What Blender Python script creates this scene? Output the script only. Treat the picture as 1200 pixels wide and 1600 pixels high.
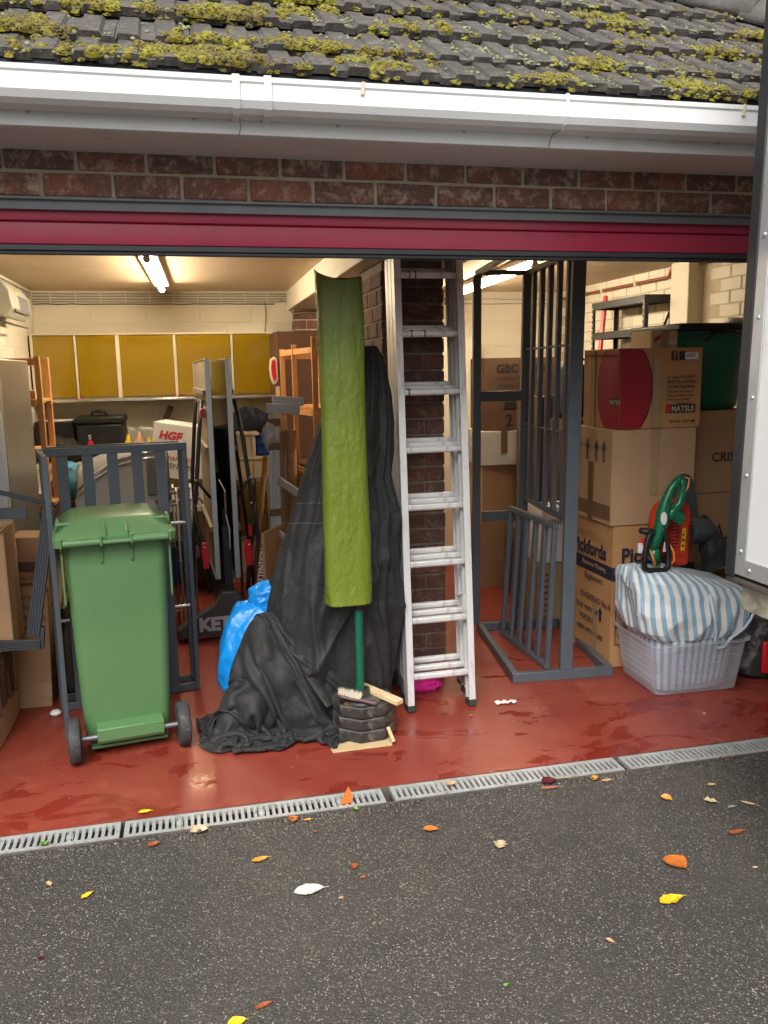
import bpy, math, random
from mathutils import Vector, Matrix, noise
random.seed(7)
for o in list(bpy.data.objects): bpy.data.objects.remove(o)
scene = bpy.context.scene
COL = scene.collection
R = math.radians

# ---------------------------------------------------------------- camera
cam_d = bpy.data.cameras.new('camera'); cam = bpy.data.objects.new('camera', cam_d); COL.objects.link(cam)
cam_d.sensor_fit = 'HORIZONTAL'; cam_d.sensor_width = 36.0; cam_d.lens = 39.0
cam_d.clip_start = 0.05; cam_d.clip_end = 400
right = Vector((0.97441661, -0.22396693, -0.01873742))
down = Vector((-0.05529793, -0.15810599, -0.98587252))
fwd = Vector((0.21784034, 0.9616867, -0.16644601))
up = -down
cam.matrix_world = Matrix(((right.x, up.x, -fwd.x, 0.0), (right.y, up.y, -fwd.y, -3.0697),
                           (right.z, up.z, -fwd.z, 1.6571), (0, 0, 0, 1)))
scene.camera = cam

# ---------------------------------------------------------------- overcast daylight
SUN_EL, SUN_ROT = R(52), R(205)
w = bpy.data.worlds.new('World'); scene.world = w; w.use_nodes = True
nt = w.node_tree; nt.nodes.clear()
sky = nt.nodes.new('ShaderNodeTexSky'); sky.sky_type = 'NISHITA'; sky.sun_disc = False
sky.sun_elevation = SUN_EL; sky.sun_rotation = SUN_ROT; sky.air_density = 1.0; sky.dust_density = 6.0; sky.ozone_density = 1.0
hs = nt.nodes.new('ShaderNodeHueSaturation'); hs.inputs['Saturation'].default_value = 0.15     # cloud cover: grey, not blue
bg = nt.nodes.new('ShaderNodeBackground'); bg.inputs['Strength'].default_value = 0.085
out = nt.nodes.new('ShaderNodeOutputWorld')
nt.links.new(sky.outputs[0], hs.inputs['Color']); nt.links.new(hs.outputs[0], bg.inputs['Color']); nt.links.new(bg.outputs[0], out.inputs['Surface'])
sun_d = bpy.data.lights.new('sun', 'SUN'); sun_d.energy = 1.3; sun_d.angle = R(50); sun_d.color = (1.0, 0.97, 0.92)
sun = bpy.data.objects.new('sun', sun_d); COL.objects.link(sun)
sd = Vector((math.sin(SUN_ROT) * math.cos(SUN_EL), math.cos(SUN_ROT) * math.cos(SUN_EL), math.sin(SUN_EL)))
sun.rotation_euler = sd.to_track_quat('Z', 'Y').to_euler(); sun.location = sd * 20
scene.view_settings.view_transform = 'Standard'; scene.view_settings.look = 'None'
scene.view_settings.exposure = 1.25; scene.view_settings.gamma = 1.0; scene.view_settings.use_curve_mapping = False
scene.render.resolution_x = 768; scene.render.resolution_y = 1024
scene.render.engine = 'CYCLES'
scene.cycles.max_bounces = 8; scene.cycles.diffuse_bounces = 4; scene.cycles.glossy_bounces = 3
scene.cycles.transmission_bounces = 6; scene.cycles.transparent_max_bounces = 8
scene.cycles.caustics_reflective = False; scene.cycles.caustics_refractive = False

# ---------------------------------------------------------------- helpers: meshes
V = Vector
def frame_from(d, upv=(0, 0, 1)):
    d = V(d).normalized(); u = V(upv)
    if abs(d.dot(u.normalized())) > 0.999: u = V((0, 1, 0))
    s = d.cross(u).normalized(); t = s.cross(d).normalized()
    return d, s, t

class MB:
    def __init__(self): self.v = []; self.f = []
    def add(self, vs, fs):
        b = len(self.v); self.v += [V(p) for p in vs]; self.f += [[i + b for i in q] for q in fs]; return self
    def box(self, x0, x1, y0, y1, z0, z1):
        vs = [(x, y, z) for z in (z0, z1) for y in (y0, y1) for x in (x0, x1)]
        return self.add(vs, [(0, 2, 3, 1), (4, 5, 7, 6), (0, 1, 5, 4), (2, 6, 7, 3), (0, 4, 6, 2), (1, 3, 7, 5)])
    def obox(self, o, a, b, c):           # corner + three edge vectors (a x b points along c)
        o, a, b, c = V(o), V(a), V(b), V(c)
        vs = [o, o + a, o + b, o + a + b, o + c, o + a + c, o + b + c, o + a + b + c]
        return self.add(vs, [(0, 2, 3, 1), (4, 5, 7, 6), (0, 1, 5, 4), (2, 6, 7, 3), (0, 4, 6, 2), (1, 3, 7, 5)])
    def bar(self, p, q, w, h, upv=(0, 0, 1)):   # rectangular bar; w across, h along upv
        p, q = V(p), V(q); d, s, t = frame_from(q - p, upv)
        return self.obox(p - s * w / 2 - t * h / 2, s * w, t * h, -(p - q)) if False else self._bar(p, q, s, t, w, h)
    def _bar(self, p, q, s, t, w, h):
        vs = []
        for c in (p, q):
            for a, b in ((-1, -1), (1, -1), (1, 1), (-1, 1)): vs.append(c + s * w / 2 * a + t * h / 2 * b)
        return self.add(vs, [(3, 2, 1, 0), (4, 5, 6, 7), (0, 1, 5, 4), (1, 2, 6, 5), (2, 3, 7, 6), (3, 0, 4, 7)])
    def tube(self, pts, r, n=10, caps=True, closed=False):
        pts = [V(p) for p in pts]; m = len(pts); b = len(self.v)
        rs = r if isinstance(r, (list, tuple)) else [r] * m
        prev = None
        for i, p in enumerate(pts):
            if closed: d = pts[(i + 1) % m] - pts[i - 1]
            else: d = pts[min(i + 1, m - 1)] - pts[max(i - 1, 0)]
            d.normalize()
            if prev is None:
                _, s, t = frame_from(d, (0, 0, 1) if abs(d.z) < .9 else (0, 1, 0))
            else:
                s = prev - d * prev.dot(d); s.normalize(); t = d.cross(s)
            prev = s; t = d.cross(s)
            for k in range(n):
                a = 2 * math.pi * k / n; self.v.append(p + (s * math.cos(a) + t * math.sin(a)) * rs[i])
        for i in range(m if closed else m - 1):
            j = (i + 1) % m
            for k in range(n):
                l = (k + 1) % n; self.f.append([b + i * n + k, b + i * n + l, b + j * n + l, b + j * n + k])
        if caps and not closed:
            self.f.append([b + k for k in range(n)][::-1]); self.f.append([b + (m - 1) * n + k for k in range(n)])
        return self
    def lathe(self, prof, n=32, c=(0, 0, 0), ax=(0, 0, 1), squash=(1, 1)):   # prof: (radius, height)
        d, s, t = frame_from(ax, (0, 1, 0) if abs(V(ax).normalized().z) > .9 else (0, 0, 1)); c = V(c); b = len(self.v); m = len(prof)
        for r, h in prof:
            for k in range(n):
                a = 2 * math.pi * k / n
                self.v.append(c + d * h + s * math.cos(a) * r * squash[0] + t * math.sin(a) * r * squash[1])
        for i in range(m - 1):
            for k in range(n):
                l = (k + 1) % n; self.f.append([b + i * n + k, b + i * n + l, b + (i + 1) * n + l, b + (i + 1) * n + k])
        if prof[0][0] > 1e-6: self.f.append([b + k for k in range(n)][::-1])
        if prof[-1][0] > 1e-6: self.f.append([b + (m - 1) * n + k for k in range(n)])
        return self
    def prism(self, poly, o, u, v, wv):    # polygon in (u, v) extruded along wv
        o, u, v, wv = V(o), V(u), V(v), V(wv); n = len(poly)
        ar = sum(poly[i][0] * poly[(i + 1) % n][1] - poly[(i + 1) % n][0] * poly[i][1] for i in range(n))
        if ar * u.cross(v).dot(wv) < 0: poly = poly[::-1]
        vs = [o + u * a + v * b for a, b in poly] + [o + u * a + v * b + wv for a, b in poly]
        fs = [list(range(n))[::-1], list(range(n, 2 * n))] + [[i, (i + 1) % n, n + (i + 1) % n, n + i] for i in range(n)]
        return self.add(vs, fs)
    def grid(self, fn, nu, nv, wrap=False):
        b = len(self.v)
        for j in range(nv + 1):
            for i in range(nu + (0 if wrap else 1)): self.v.append(V(fn(i / nu, j / nv)))
        W = nu if wrap else nu + 1
        for j in range(nv):
            for i in range(nu):
                k = (i + 1) % W if wrap else i + 1
                self.f.append([b + j * W + i, b + j * W + k, b + (j + 1) * W + k, b + (j + 1) * W + i])
        return self
    def xform(self, M): self.v = [M @ p for p in self.v]; return self
    def mesh(self, name):
        me = bpy.data.meshes.new(name); me.from_pydata([tuple(p) for p in self.v], [], self.f); me.update(); return me
    def build(self, name, m, parent=None, smooth=False, bevel=0.0, seg=2, origin=None, solid=0.0, sub=0, local=False):
        xs = [p.x for p in self.v]; ys = [p.y for p in self.v]; zs = [p.z for p in self.v]
        if local: o0 = V((0, 0, 0))
        else: o0 = V(origin) if origin is not None else V(((min(xs) + max(xs)) / 2, (min(ys) + max(ys)) / 2, min(zs)))
        self.v = [p - o0 for p in self.v]
        me = self.mesh(name); me.materials.append(m)
        ob = bpy.data.objects.new(name, me); COL.objects.link(ob); ob.location = o0
        if parent is not None:
            ob.parent = parent
            if not local: ob.matrix_parent_inverse = world_of(parent).inverted()
        if smooth: smooth_by(me, smooth if smooth is not True else 180)
        if solid:
            md = ob.modifiers.new('solid', 'SOLIDIFY'); md.thickness = solid; md.offset = 0
        if bevel:
            md = ob.modifiers.new('bevel', 'BEVEL'); md.width = bevel; md.segments = seg; md.limit_method = 'ANGLE'; md.angle_limit = R(35)
            if not smooth: smooth_by(me, 30)
        if sub:
            md = ob.modifiers.new('sub', 'SUBSURF'); md.levels = sub; md.render_levels = sub
        return ob

def world_of(o):
    m = o.matrix_basis.copy()
    while o.parent is not None:
        m = o.parent.matrix_basis @ o.matrix_parent_inverse @ m if False else o.matrix_parent_inverse @ m
        m = o.parent.matrix_basis @ m; o = o.parent
    return m
def smooth_by(me, ang):
    me.shade_smooth()
    if ang < 180:
        try: me.set_sharp_from_angle(angle=R(ang))
        except Exception: pass

def tag(o, label=None, cat=None, group=None, kind=None):
    if label: o['label'] = label
    if cat: o['category'] = cat
    if group: o['group'] = group
    if kind: o['kind'] = kind
    return o
def thing(name, label, cat, loc=(0, 0, 0), rotz=0.0, group=None):
    o = bpy.data.objects.new(name, None); COL.objects.link(o); o.location = loc; o.rotation_euler = (0, 0, rotz)
    o.empty_display_size = 0.1
    return tag(o, label, cat, group)
def inst(name, me, m=None, loc=(0, 0, 0), parent=None, rot=(0, 0, 0), scale=(1, 1, 1)):
    ob = bpy.data.objects.new(name, me); COL.objects.link(ob); ob.location = loc; ob.rotation_euler = rot; ob.scale = scale
    if parent is not None: ob.parent = parent; ob.matrix_parent_inverse = world_of(parent).inverted()
    return ob
def text(s, size, m, parent, o, u, v, name='lettering', align='LEFT', sx=1.0, bold=0.0, lift=0.0012, sp=1.0):
    cu = bpy.data.curves.new('t', 'FONT'); cu.body = s; cu.size = size; cu.align_x = align; cu.extrude = 0.0004; cu.offset = bold; cu.resolution_u = 3
    cu.space_character = sp
    ob = bpy.data.objects.new('t', cu); me = bpy.data.meshes.new_from_object(ob)
    bpy.data.objects.remove(ob)
    u = V(u).normalized(); v = V(v).normalized(); n = u.cross(v)
    o = V(o) + n * lift
    for p in me.vertices: p.co = u * p.co.x * sx + v * p.co.y + n * p.co.z
    me.name = name; me.materials.clear(); me.materials.append(m)
    t = bpy.data.objects.new(name, me); COL.objects.link(t); t.location = o
    if parent is not None: t.parent = parent; t.matrix_parent_inverse = world_of(parent).inverted()
    return t

# ---------------------------------------------------------------- helpers: materials
def new_mat(name):
    m = bpy.data.materials.new(name); m.use_nodes = True; t = m.node_tree; t.nodes.clear()
    o = t.nodes.new('ShaderNodeOutputMaterial'); b = t.nodes.new('ShaderNodeBsdfPrincipled'); t.links.new(b.outputs[0], o.inputs[0])
    return m, t, b
def nd(t, kind, **kw):
    n = t.nodes.new(kind)
    for k, v in kw.items():
        if k in n.inputs.keys(): n.inputs[k].default_value = v
        else: setattr(n, k, v)
    return n
def coord(t, which='Object'): return t.nodes.new('ShaderNodeTexCoord').outputs[which]
def noise_n(t, vec, scale, detail=5, rough=.55, dist=0.0):
    n = nd(t, 'ShaderNodeTexNoise', Scale=scale, Detail=detail, Roughness=rough, Distortion=dist); t.links.new(vec, n.inputs['Vector']); return n.outputs['Fac']
def vor_n(t, vec, scale, feature='F1', out_='Distance', rnd=1.0):
    n = nd(t, 'ShaderNodeTexVoronoi', feature=feature); n.inputs['Scale'].default_value = scale; n.inputs['Randomness'].default_value = rnd
    t.links.new(vec, n.inputs['Vector']); return n.outputs[out_]
def ramp(t, fac, stops):
    r = t.nodes.new('ShaderNodeValToRGB'); t.links.new(fac, r.inputs[0]); e = r.color_ramp.elements
    while len(e) < len(stops): e.new(0.5)
    for i, (p, c) in enumerate(stops):
        e[i].position = p; e[i].color = (c, c, c, 1) if isinstance(c, (int, float)) else (*c, 1)
    return r.outputs[0]
def mix(t, fac, a, b, mode='MIX'):
    n = t.nodes.new('ShaderNodeMix'); n.data_type = 'RGBA'; n.blend_type = mode; n.clamp_factor = True
    for s, x in ((0, fac), (6, a), (7, b)):
        if hasattr(x, 'links'): t.links.new(x, n.inputs[s])
        elif isinstance(x, (int, float)): n.inputs[s].default_value = x if s == 0 else (x, x, x, 1)
        else: n.inputs[s].default_value = (*x[:3], 1)
    return n.outputs[2]
def math_n(t, op, a, b=0.0):
    n = t.nodes.new('ShaderNodeMath'); n.operation = op; n.use_clamp = False
    for i, x in enumerate((a, b)):
        if hasattr(x, 'links'): t.links.new(x, n.inputs[i])
        else: n.inputs[i].default_value = x
    return n.outputs[0]
def bump_n(t, b, h, strength=.4, dist=.004, prev=None):
    n = nd(t, 'ShaderNodeBump', Strength=strength, Distance=dist); t.links.new(h, n.inputs['Height'])
    if prev is not None: t.links.new(prev, n.inputs['Normal'])
    t.links.new(n.outputs[0], b.inputs['Normal']); return n.outputs[0]
def mapping(t, vec, sc=(1, 1, 1), rot=(0, 0, 0), loc=(0, 0, 0)):
    n = t.nodes.new('ShaderNodeMapping'); t.links.new(vec, n.inputs['Vector'])
    n.inputs['Scale'].default_value = sc; n.inputs['Rotation'].default_value = rot; n.inputs['Location'].default_value = loc
    return n.outputs[0]
def sc3(c, k): return tuple(min(1.0, x * k) for x in c)

def M(name, col, rough=.5, metal=0.0, var=.14, vs=5.0, bump=0.0, bs=70.0, bd=.002, rnd=0.0, spec=.5, rvar=.12, dirt=None, dirt_amt=.5, dirt_scale=9.0, coat=0.0, trans=0.0, stretch=None):
    m, t, b = new_mat(name); c = coord(t)
    if stretch: c = mapping(t, c, stretch)
    n1 = noise_n(t, c, vs, 6, .6)
    colr = mix(t, ramp(t, n1, [(.28, 0), (.72, 1)]), sc3(col, 1 - var), sc3(col, 1 + var))
    if dirt is not None:
        n2 = noise_n(t, c, dirt_scale, 8, .68, .6)
        colr = mix(t, ramp(t, n2, [(.62 - .25 * dirt_amt, 0), (.82 - .12 * dirt_amt, 1)]), colr, dirt)
    if rnd:
        oi = t.nodes.new('ShaderNodeObjectInfo'); h = t.nodes.new('ShaderNodeHueSaturation')
        t.links.new(colr, h.inputs['Color'])
        t.links.new(math_n(t, 'ADD', math_n(t, 'MULTIPLY', oi.outputs['Random'], rnd * 2), 1 - rnd), h.inputs['Value'])
        colr = h.outputs[0]
    t.links.new(colr, b.inputs['Base Color'])
    rr = math_n(t, 'ADD', math_n(t, 'MULTIPLY', noise_n(t, c, vs * 2.7, 4), rvar * 2), rough - rvar)
    t.links.new(rr, b.inputs['Roughness'])
    b.inputs['Metallic'].default_value = metal; b.inputs['Specular IOR Level'].default_value = spec
    b.inputs['Coat Weight'].default_value = coat; b.inputs['Transmission Weight'].default_value = trans
    if bump: bump_n(t, b, noise_n(t, c, bs, 4, .6), bump, bd)
    return m
def emit(name, col, strength):
    m = bpy.data.materials.new(name); m.use_nodes = True; t = m.node_tree; t.nodes.clear()
    o = t.nodes.new('ShaderNodeOutputMaterial'); e = t.nodes.new('ShaderNodeEmission'); e.inputs[0].default_value = (*col, 1); e.inputs[1].default_value = strength
    t.links.new(e.outputs[0], o.inputs[0]); return m
# ================================================================ shared materials
m_white_upvc = M('white_upvc', (.70, .71, .71), .32, var=.03, dirt=(.55, .54, .50), dirt_amt=.12, dirt_scale=3)
m_steel_grey = M('grey_lintel_steel', (.17, .18, .19), .5, .2, var=.15)
m_black_rubber = M('black_rubber', (.022, .022, .024), .55, var=.2, bump=.2, bs=120)
m_black_plastic = M('black_plastic', (.014, .0145, .016), .42, var=.2, dirt=(.06, .055, .05), dirt_amt=.1, spec=.3)
m_cable_grey = M('grey_cable', (.36, .33, .27), .5)
m_black_metal = M('black_tube_steel', (.028, .029, .032), .38, .3, var=.2)
m_grey_paint = M('blue_grey_painted_steel', (.080, .098, .116), .42, .0, var=.12, vs=3, dirt=(.05, .06, .07), dirt_amt=.12, dirt_scale=7, bump=.08, bs=200)
m_alu = M('weathered_aluminium', (.71, .71, .70), .42, .30, var=.12, vs=7, dirt=(.34, .32, .30), dirt_amt=.36, dirt_scale=22, stretch=(1, 1, .25))
m_chrome = M('bright_trim', (.75, .74, .72), .22, .9, var=.05)
m_pine = None

def wood_mat(name, a, b_, rough=.55, scale=5.0, axis=2):
    m, t, b = new_mat(name); c = coord(t)
    s = [22.0, 22.0, 22.0]; s[axis] = 1.6
    g = noise_n(t, mapping(t, c, tuple(s)), scale * .35, 6, .6, .8)
    col = mix(t, ramp(t, g, [(.32, 0), (.68, 1)]), a, b_)
    k = vor_n(t, mapping(t, c, (3, 3, 3)), 3.1)
    col = mix(t, ramp(t, k, [(.03, 1), (.09, 0)]), col, sc3(a, .35))
    t.links.new(col, b.inputs['Base Color']); b.inputs['Roughness'].default_value = rough
    bump_n(t, b, g, .12, .002); return m
m_pine = wood_mat('orange_pine', (.46, .20, .06), (.62, .31, .11))
m_pine_pale = wood_mat('pale_pine', (.50, .33, .16), (.66, .48, .27))
m_oak_dark = wood_mat('dark_brown_wood', (.045, .022, .012), (.085, .042, .022))
m_pale_plank = wood_mat('sawn_batten', (.58, .42, .22), (.70, .55, .33), axis=0)

def cream_mat(name, col, bump=.35):
    m, t, b = new_mat(name); c = coord(t)
    n = noise_n(t, c, 2.1, 6, .6); n2 = noise_n(t, c, 14, 8, .7, .5)
    cl = mix(t, ramp(t, n, [(.3, 0), (.7, 1)]), sc3(col, .93), sc3(col, 1.06))
    cl = mix(t, ramp(t, n2, [(.64, 0), (.82, .5)]), cl, sc3(col, .62))
    t.links.new(cl, b.inputs['Base Color']); b.inputs['Roughness'].default_value = .62
    bump_n(t, b, noise_n(t, c, 55, 6, .65), bump, .004); return m
m_cream = cream_mat('cream_wall_paint', (.74, .68, .55))
m_ceil = cream_mat('tan_ceiling_paint', (.60, .47, .32), .1)

def brick_mat(name, a, b_, c_, pale):
    m, t, b = new_mat(name); c = coord(t)
    oi = t.nodes.new('ShaderNodeObjectInfo')
    add = t.nodes.new('ShaderNodeVectorMath'); add.operation = 'ADD'; t.links.new(c, add.inputs[0]); t.links.new(oi.outputs['Location'], add.inputs[1])
    v = add.outputs[0]
    base = ramp(t, oi.outputs['Random'], [(.0, a), (.45, b_), (1.0, c_)])
    n = noise_n(t, v, 9, 6, .65, .5)
    col = mix(t, ramp(t, n, [(.35, 0), (.7, 1)]), base, c_)
    n2 = noise_n(t, v, 19, 8, .76, .25)
    col = mix(t, ramp(t, n2, [(.50, 0), (.64, .8)]), col, pale)
    n3 = noise_n(t, v, 60, 4, .6)
    col = mix(t, ramp(t, n3, [(.2, .5), (.5, 0)]), col, (.03, .018, .015))
    t.links.new(col, b.inputs['Base Color']); b.inputs['Roughness'].default_value = .85
    bump_n(t, b, noise_n(t, v, 70, 8, .7), .6, .005); return m
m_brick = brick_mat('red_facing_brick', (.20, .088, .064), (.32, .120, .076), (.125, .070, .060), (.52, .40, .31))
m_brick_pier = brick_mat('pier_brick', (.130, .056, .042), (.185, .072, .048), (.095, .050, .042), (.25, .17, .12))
m_mortar = M('sandy_mortar', (.42, .365, .27), .9, var=.2, vs=12, bump=.6, bs=90, bd=.004)

def red_floor_mat():
    m, t, b = new_mat('red_floor_paint'); c = coord(t)
    n = noise_n(t, c, 1.3, 7, .6, .4); n2 = noise_n(t, c, 5.5, 8, .68, .8); n3 = noise_n(t, c, 38, 6, .7, .3)
    col = mix(t, ramp(t, n, [(.3, 0), (.7, 1)]), (.185, .028, .017), (.275, .050, .031))
    col = mix(t, ramp(t, n2, [(.55, 0), (.75, .55)]), col, (.33, .092, .060))         # worn, chalky paint
    col = mix(t, ramp(t, n3, [(.66, 0), (.74, .5)]), col, (.42, .19, .13))          # small chips and grit
    col = mix(t, ramp(t, n3, [(.27, .55), (.34, 0)]), col, (.07, .03, .022))
    # patch where the paint has lifted, in front of the folded table
    sx = t.nodes.new('ShaderNodeSeparateXYZ'); t.links.new(c, sx.inputs[0])
    dx = math_n(t, 'ADD', sx.outputs[0], math_n(t, 'ADD', math_n(t, 'MULTIPLY', n2, .10), -.05 + .045))
    dy = math_n(t, 'ADD', sx.outputs[1], math_n(t, 'ADD', math_n(t, 'MULTIPLY', n2, .2), -.1 - .50))
    strip = ramp(t, math_n(t, 'ABSOLUTE', dx), [(.045, 1), (.062, 0)])
    along = ramp(t, math_n(t, 'ABSOLUTE', dy), [(.36, 1), (.44, 0)])
    stripe = mix(t, 1.0, strip, along, 'MULTIPLY')
    col = mix(t, mix(t, 1.0, stripe, (.32, .32, .32), 'MULTIPLY'), col, (.46, .19, .105))
    bare = mix(t, 1.0, ramp(t, math_n(t, 'ABSOLUTE', dx), [(.03, 1), (.06, 0)]), ramp(t, math_n(t, 'ABSOLUTE', math_n(t, 'ADD', dy, .27)), [(.05, 1), (.085, 0)]), 'MULTIPLY')
    bare = mix(t, 1.0, bare, ramp(t, n3, [(.47, 0), (.55, 1)]), 'MULTIPLY')
    col = mix(t, bare, col, (.50, .29, .18))
    # damp: darker, glossier patches near the open side
    nw = noise_n(t, mapping(t, c, (1, 1.7, 1)), 3.2, 5, .55, .9)
    edge = ramp(t, sx.outputs[1], [(.0, 0), (.05, 1)])
    wet = ramp(t, math_n(t, 'SUBTRACT', nw, math_n(t, 'MULTIPLY', math_n(t, 'MAXIMUM', math_n(t, 'SUBTRACT', sx.outputs[1], .35), 0.0), .10)), [(.545, 0), (.60, 1)])
    col = mix(t, wet, col, mix(t, 1.0, col, (.80, .56, .52), 'MULTIPLY'))
    t.links.new(col, b.inputs['Base Color'])
    r = mix(t, wet, ramp(t, n2, [(.3, .28), (.7, .52)]), .14)
    t.links.new(r, b.inputs['Roughness'])
    bump_n(t, b, mix(t, .25, n2, n3), .16, .004); return m
m_floor = red_floor_mat()

def asphalt_mat():
    m, t, b = new_mat('wet_asphalt'); c = coord(t)
    big = noise_n(t, c, .9, 6, .6, .3); mid = noise_n(t, c, 7, 6, .6)
    col = mix(t, ramp(t, big, [(.3, 0), (.7, 1)]), (.036, .0326, .0290), (.060, .0540, .0478))
    col = mix(t, ramp(t, mid, [(.45, 0), (.75, .5)]), col, (.020, .0186, .0172))
    vc = nd(t, 'ShaderNodeTexVoronoi'); vc.inputs['Scale'].default_value = 160.0; t.links.new(c, vc.inputs['Vector'])
    sp = t.nodes.new('ShaderNodeSeparateColor'); t.links.new(vc.outputs['Color'], sp.inputs[0])
    core = ramp(t, vc.outputs['Distance'], [(.34, 1), (.56, 0)])
    keep = ramp(t, sp.outputs[0], [(.50, 0), (.58, 1)])
    chip = mix(t, 1.0, core, keep, 'MULTIPLY')
    tone = ramp(t, sp.outputs[1], [(.0, (.070, .062, .052)), (.50, (.130, .116, .098)), (.80, (.22, .198, .168)), (1.0, (.40, .365, .31))])
    col = mix(t, mix(t, 1.0, chip, ramp(t, noise_n(t, c, 2.6, 5, .6), [(.3, .45), (.65, 1)]), 'MULTIPLY'), col, tone)
    vd = nd(t, 'ShaderNodeTexVoronoi'); vd.inputs['Scale'].default_value = 330.0; t.links.new(c, vd.inputs['Vector'])
    s2 = t.nodes.new('ShaderNodeSeparateColor'); t.links.new(vd.outputs['Color'], s2.inputs[0])
    col = mix(t, mix(t, 1.0, ramp(t, vd.outputs['Distance'], [(.3, 1), (.5, 0)]), ramp(t, s2.outputs[0], [(.66, 0), (.74, .7)]), 'MULTIPLY'), col, (.12, .11, .095))
    t.links.new(col, b.inputs['Base Color'])
    t.links.new(ramp(t, mid, [(.3, .42), (.7, .66)]), b.inputs['Roughness'])
    p = bump_n(t, b, mix(t, .5, ramp(t, vc.outputs['Distance'], [(.1, 1), (.7, 0)]), noise_n(t, c, 260, 3)), .75, .004)
    bump_n(t, b, mid, .25, .01, p); return m
m_asphalt = asphalt_mat()

# ================================================================ ground
def struct(o): o['kind'] = 'structure'; return o
XL, XR, YB, ZC = -1.25, 3.48, 4.5, 2.372
struct(MB().box(-60, 60, -60, -.1285, -.4, -.010).build('driveway', m_asphalt, origin=(0, 0, 0)))
struct(MB().box(-60, 60, .25, 60, -.40, -.06).build('ground', m_asphalt, origin=(0, 0, 0)))
struct(MB().box(XL - .2, XR + .2, -.0005, YB + .2, -.12, 0).build('floor', m_floor, origin=(0, 0, 0)))
# broken tarmac edge against the drain
eb = MB()
for i in range(230):
    x = -1.6 + i * .02 + random.uniform(-.006, .006); s = random.uniform(.005, .014)
    eb.lathe([(s * 1.0, 0), (s * .85, s * .5), (0.0005, s * .75)], 6, (x, -.134 - abs(random.gauss(0, .010)), -.0115))
struct(eb.build('tarmac_edge', m_asphalt, smooth=True))

# ---- channel drain: concrete trough and slotted galvanised grates
m_galv = M('galvanised_grate', (.43, .44, .43), .48, .35, var=.16, vs=14, dirt=(.16, .13, .10), dirt_amt=.30, dirt_scale=26, bump=.15, bs=120)
m_trough = M('dirty_concrete', (.10, .085, .07), .9, var=.35, vs=14, bump=.5, bs=60)
tr = MB(); tr.box(-1.8, 4.2, -.1275, -.1215, -.16, -.004); tr.box(-1.8, 4.2, -.0065, -.001, -.16, -.003); tr.box(-1.8, 4.2, -.121, -.007, -.17, -.12)
struct(tr.build('drain_channel', m_trough))
def grate_mesh(L=.988, W=.1125, n=41):
    g = MB(); h = .018; bw = .018
    g.box(0, L, 0, bw, -h, 0); g.box(0, L, W - bw, W, -h, 0)
    pit = (L - .024) / n; sl = pit * .46
    x = 0.0; g.box(0, .012 + (pit - sl) / 2, bw, W - bw, -h, 0); g.box(L - .012 - (pit - sl) / 2, L, bw, W - bw, -h, 0)
    for i in range(n - 1):
        a = .012 + i * pit + (pit + sl) / 2; b = a + (pit - sl)
        g.box(a, b, bw, W - bw, -h, -.0006)
    for i in (7, 20, 33):       # solid cells with the fixing bolt
        a = .012 + i * pit + (pit + sl) / 2; b = a + (pit - sl)
        g.box(a - .006, b + .006, W / 2 - .014, W / 2 + .014, -h, -.001)
        g.lathe([(.0085, -.0005), (.0085, .0035), (.005, .0045), (.0001, .0045)], 6, ((a + b) / 2, W / 2, 0))
    return g
gm = grate_mesh().mesh('drain_grate'); gm.materials.append(m_galv)
glab = ['slotted grey drain grate by the green bin wheels', 'slotted grey drain grate in front of the black cover and the parasol base', 'slotted grey drain grate running from the ladder to the slatted stand', 'slotted grey drain grate by the clear storage tub']
glab.append('slotted grey drain grate beyond the clear storage tub beside the black bin')
for i, x in enumerate((-1.335, -.332, .693, 1.709, 2.712)):
    o = inst('drain_grate', gm, loc=(x, -.1205, -.002 - .001 * (i % 2)), rot=(0, 0, R((.15, -.1, .12, -.05, .05)[i])))
    tag(o, glab[i], 'drain grate', 'drain grates along the threshold')

# ================================================================ brick wall over the opening
CH, BL, JT = .083, .2265, .011
def brick_mesh(lx, ly, lz, seed, bev=.0035):
    rr = random.Random(seed); g = MB()
    j = lambda s=.0018: rr.uniform(-s, s)
    vs = [(x * (lx / 2) + j(), y * (ly / 2) + j(), z * lz / 2 + j()) for z in (-1, 1) for y in (-1, 1) for x in (-1, 1)]
    g.add(vs, [(0, 2, 3, 1), (4, 5, 7, 6), (0, 1, 5, 4), (2, 6, 7, 3), (0, 4, 6, 2), (1, 3, 7, 5)])
    return g.mesh('brick')
def bevelled(me, mat_, wdt=.004):
    import bmesh
    bm = bmesh.new(); bm.from_mesh(me); bmesh.ops.bevel(bm, geom=list(bm.edges), offset=wdt, segments=1, affect='EDGES'); bm.to_mesh(me); bm.free()
    me.materials.clear(); me.materials.append(mat_); me.shade_smooth(); me.set_sharp_from_angle(angle=R(20)); return me
wf = MB()
wf.box(XL - .25, XR + .3, .0062, .10, 2.248, 2.56); wf.box(XL - .25, -1.16, .0062, .215, 0, 2.2479); wf.box(3.40, XR + .3, .0062, .215, 0, 2.2479)
wall_front = struct(wf.build('wall_front', m_mortar, origin=(0, 0, 0)))
bm_s = [bevelled(brick_mesh(.2155, .1, .072, s), m_brick) for s in range(5)]
joint_x = -.445                         # a vertical joint of the lower course
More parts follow.
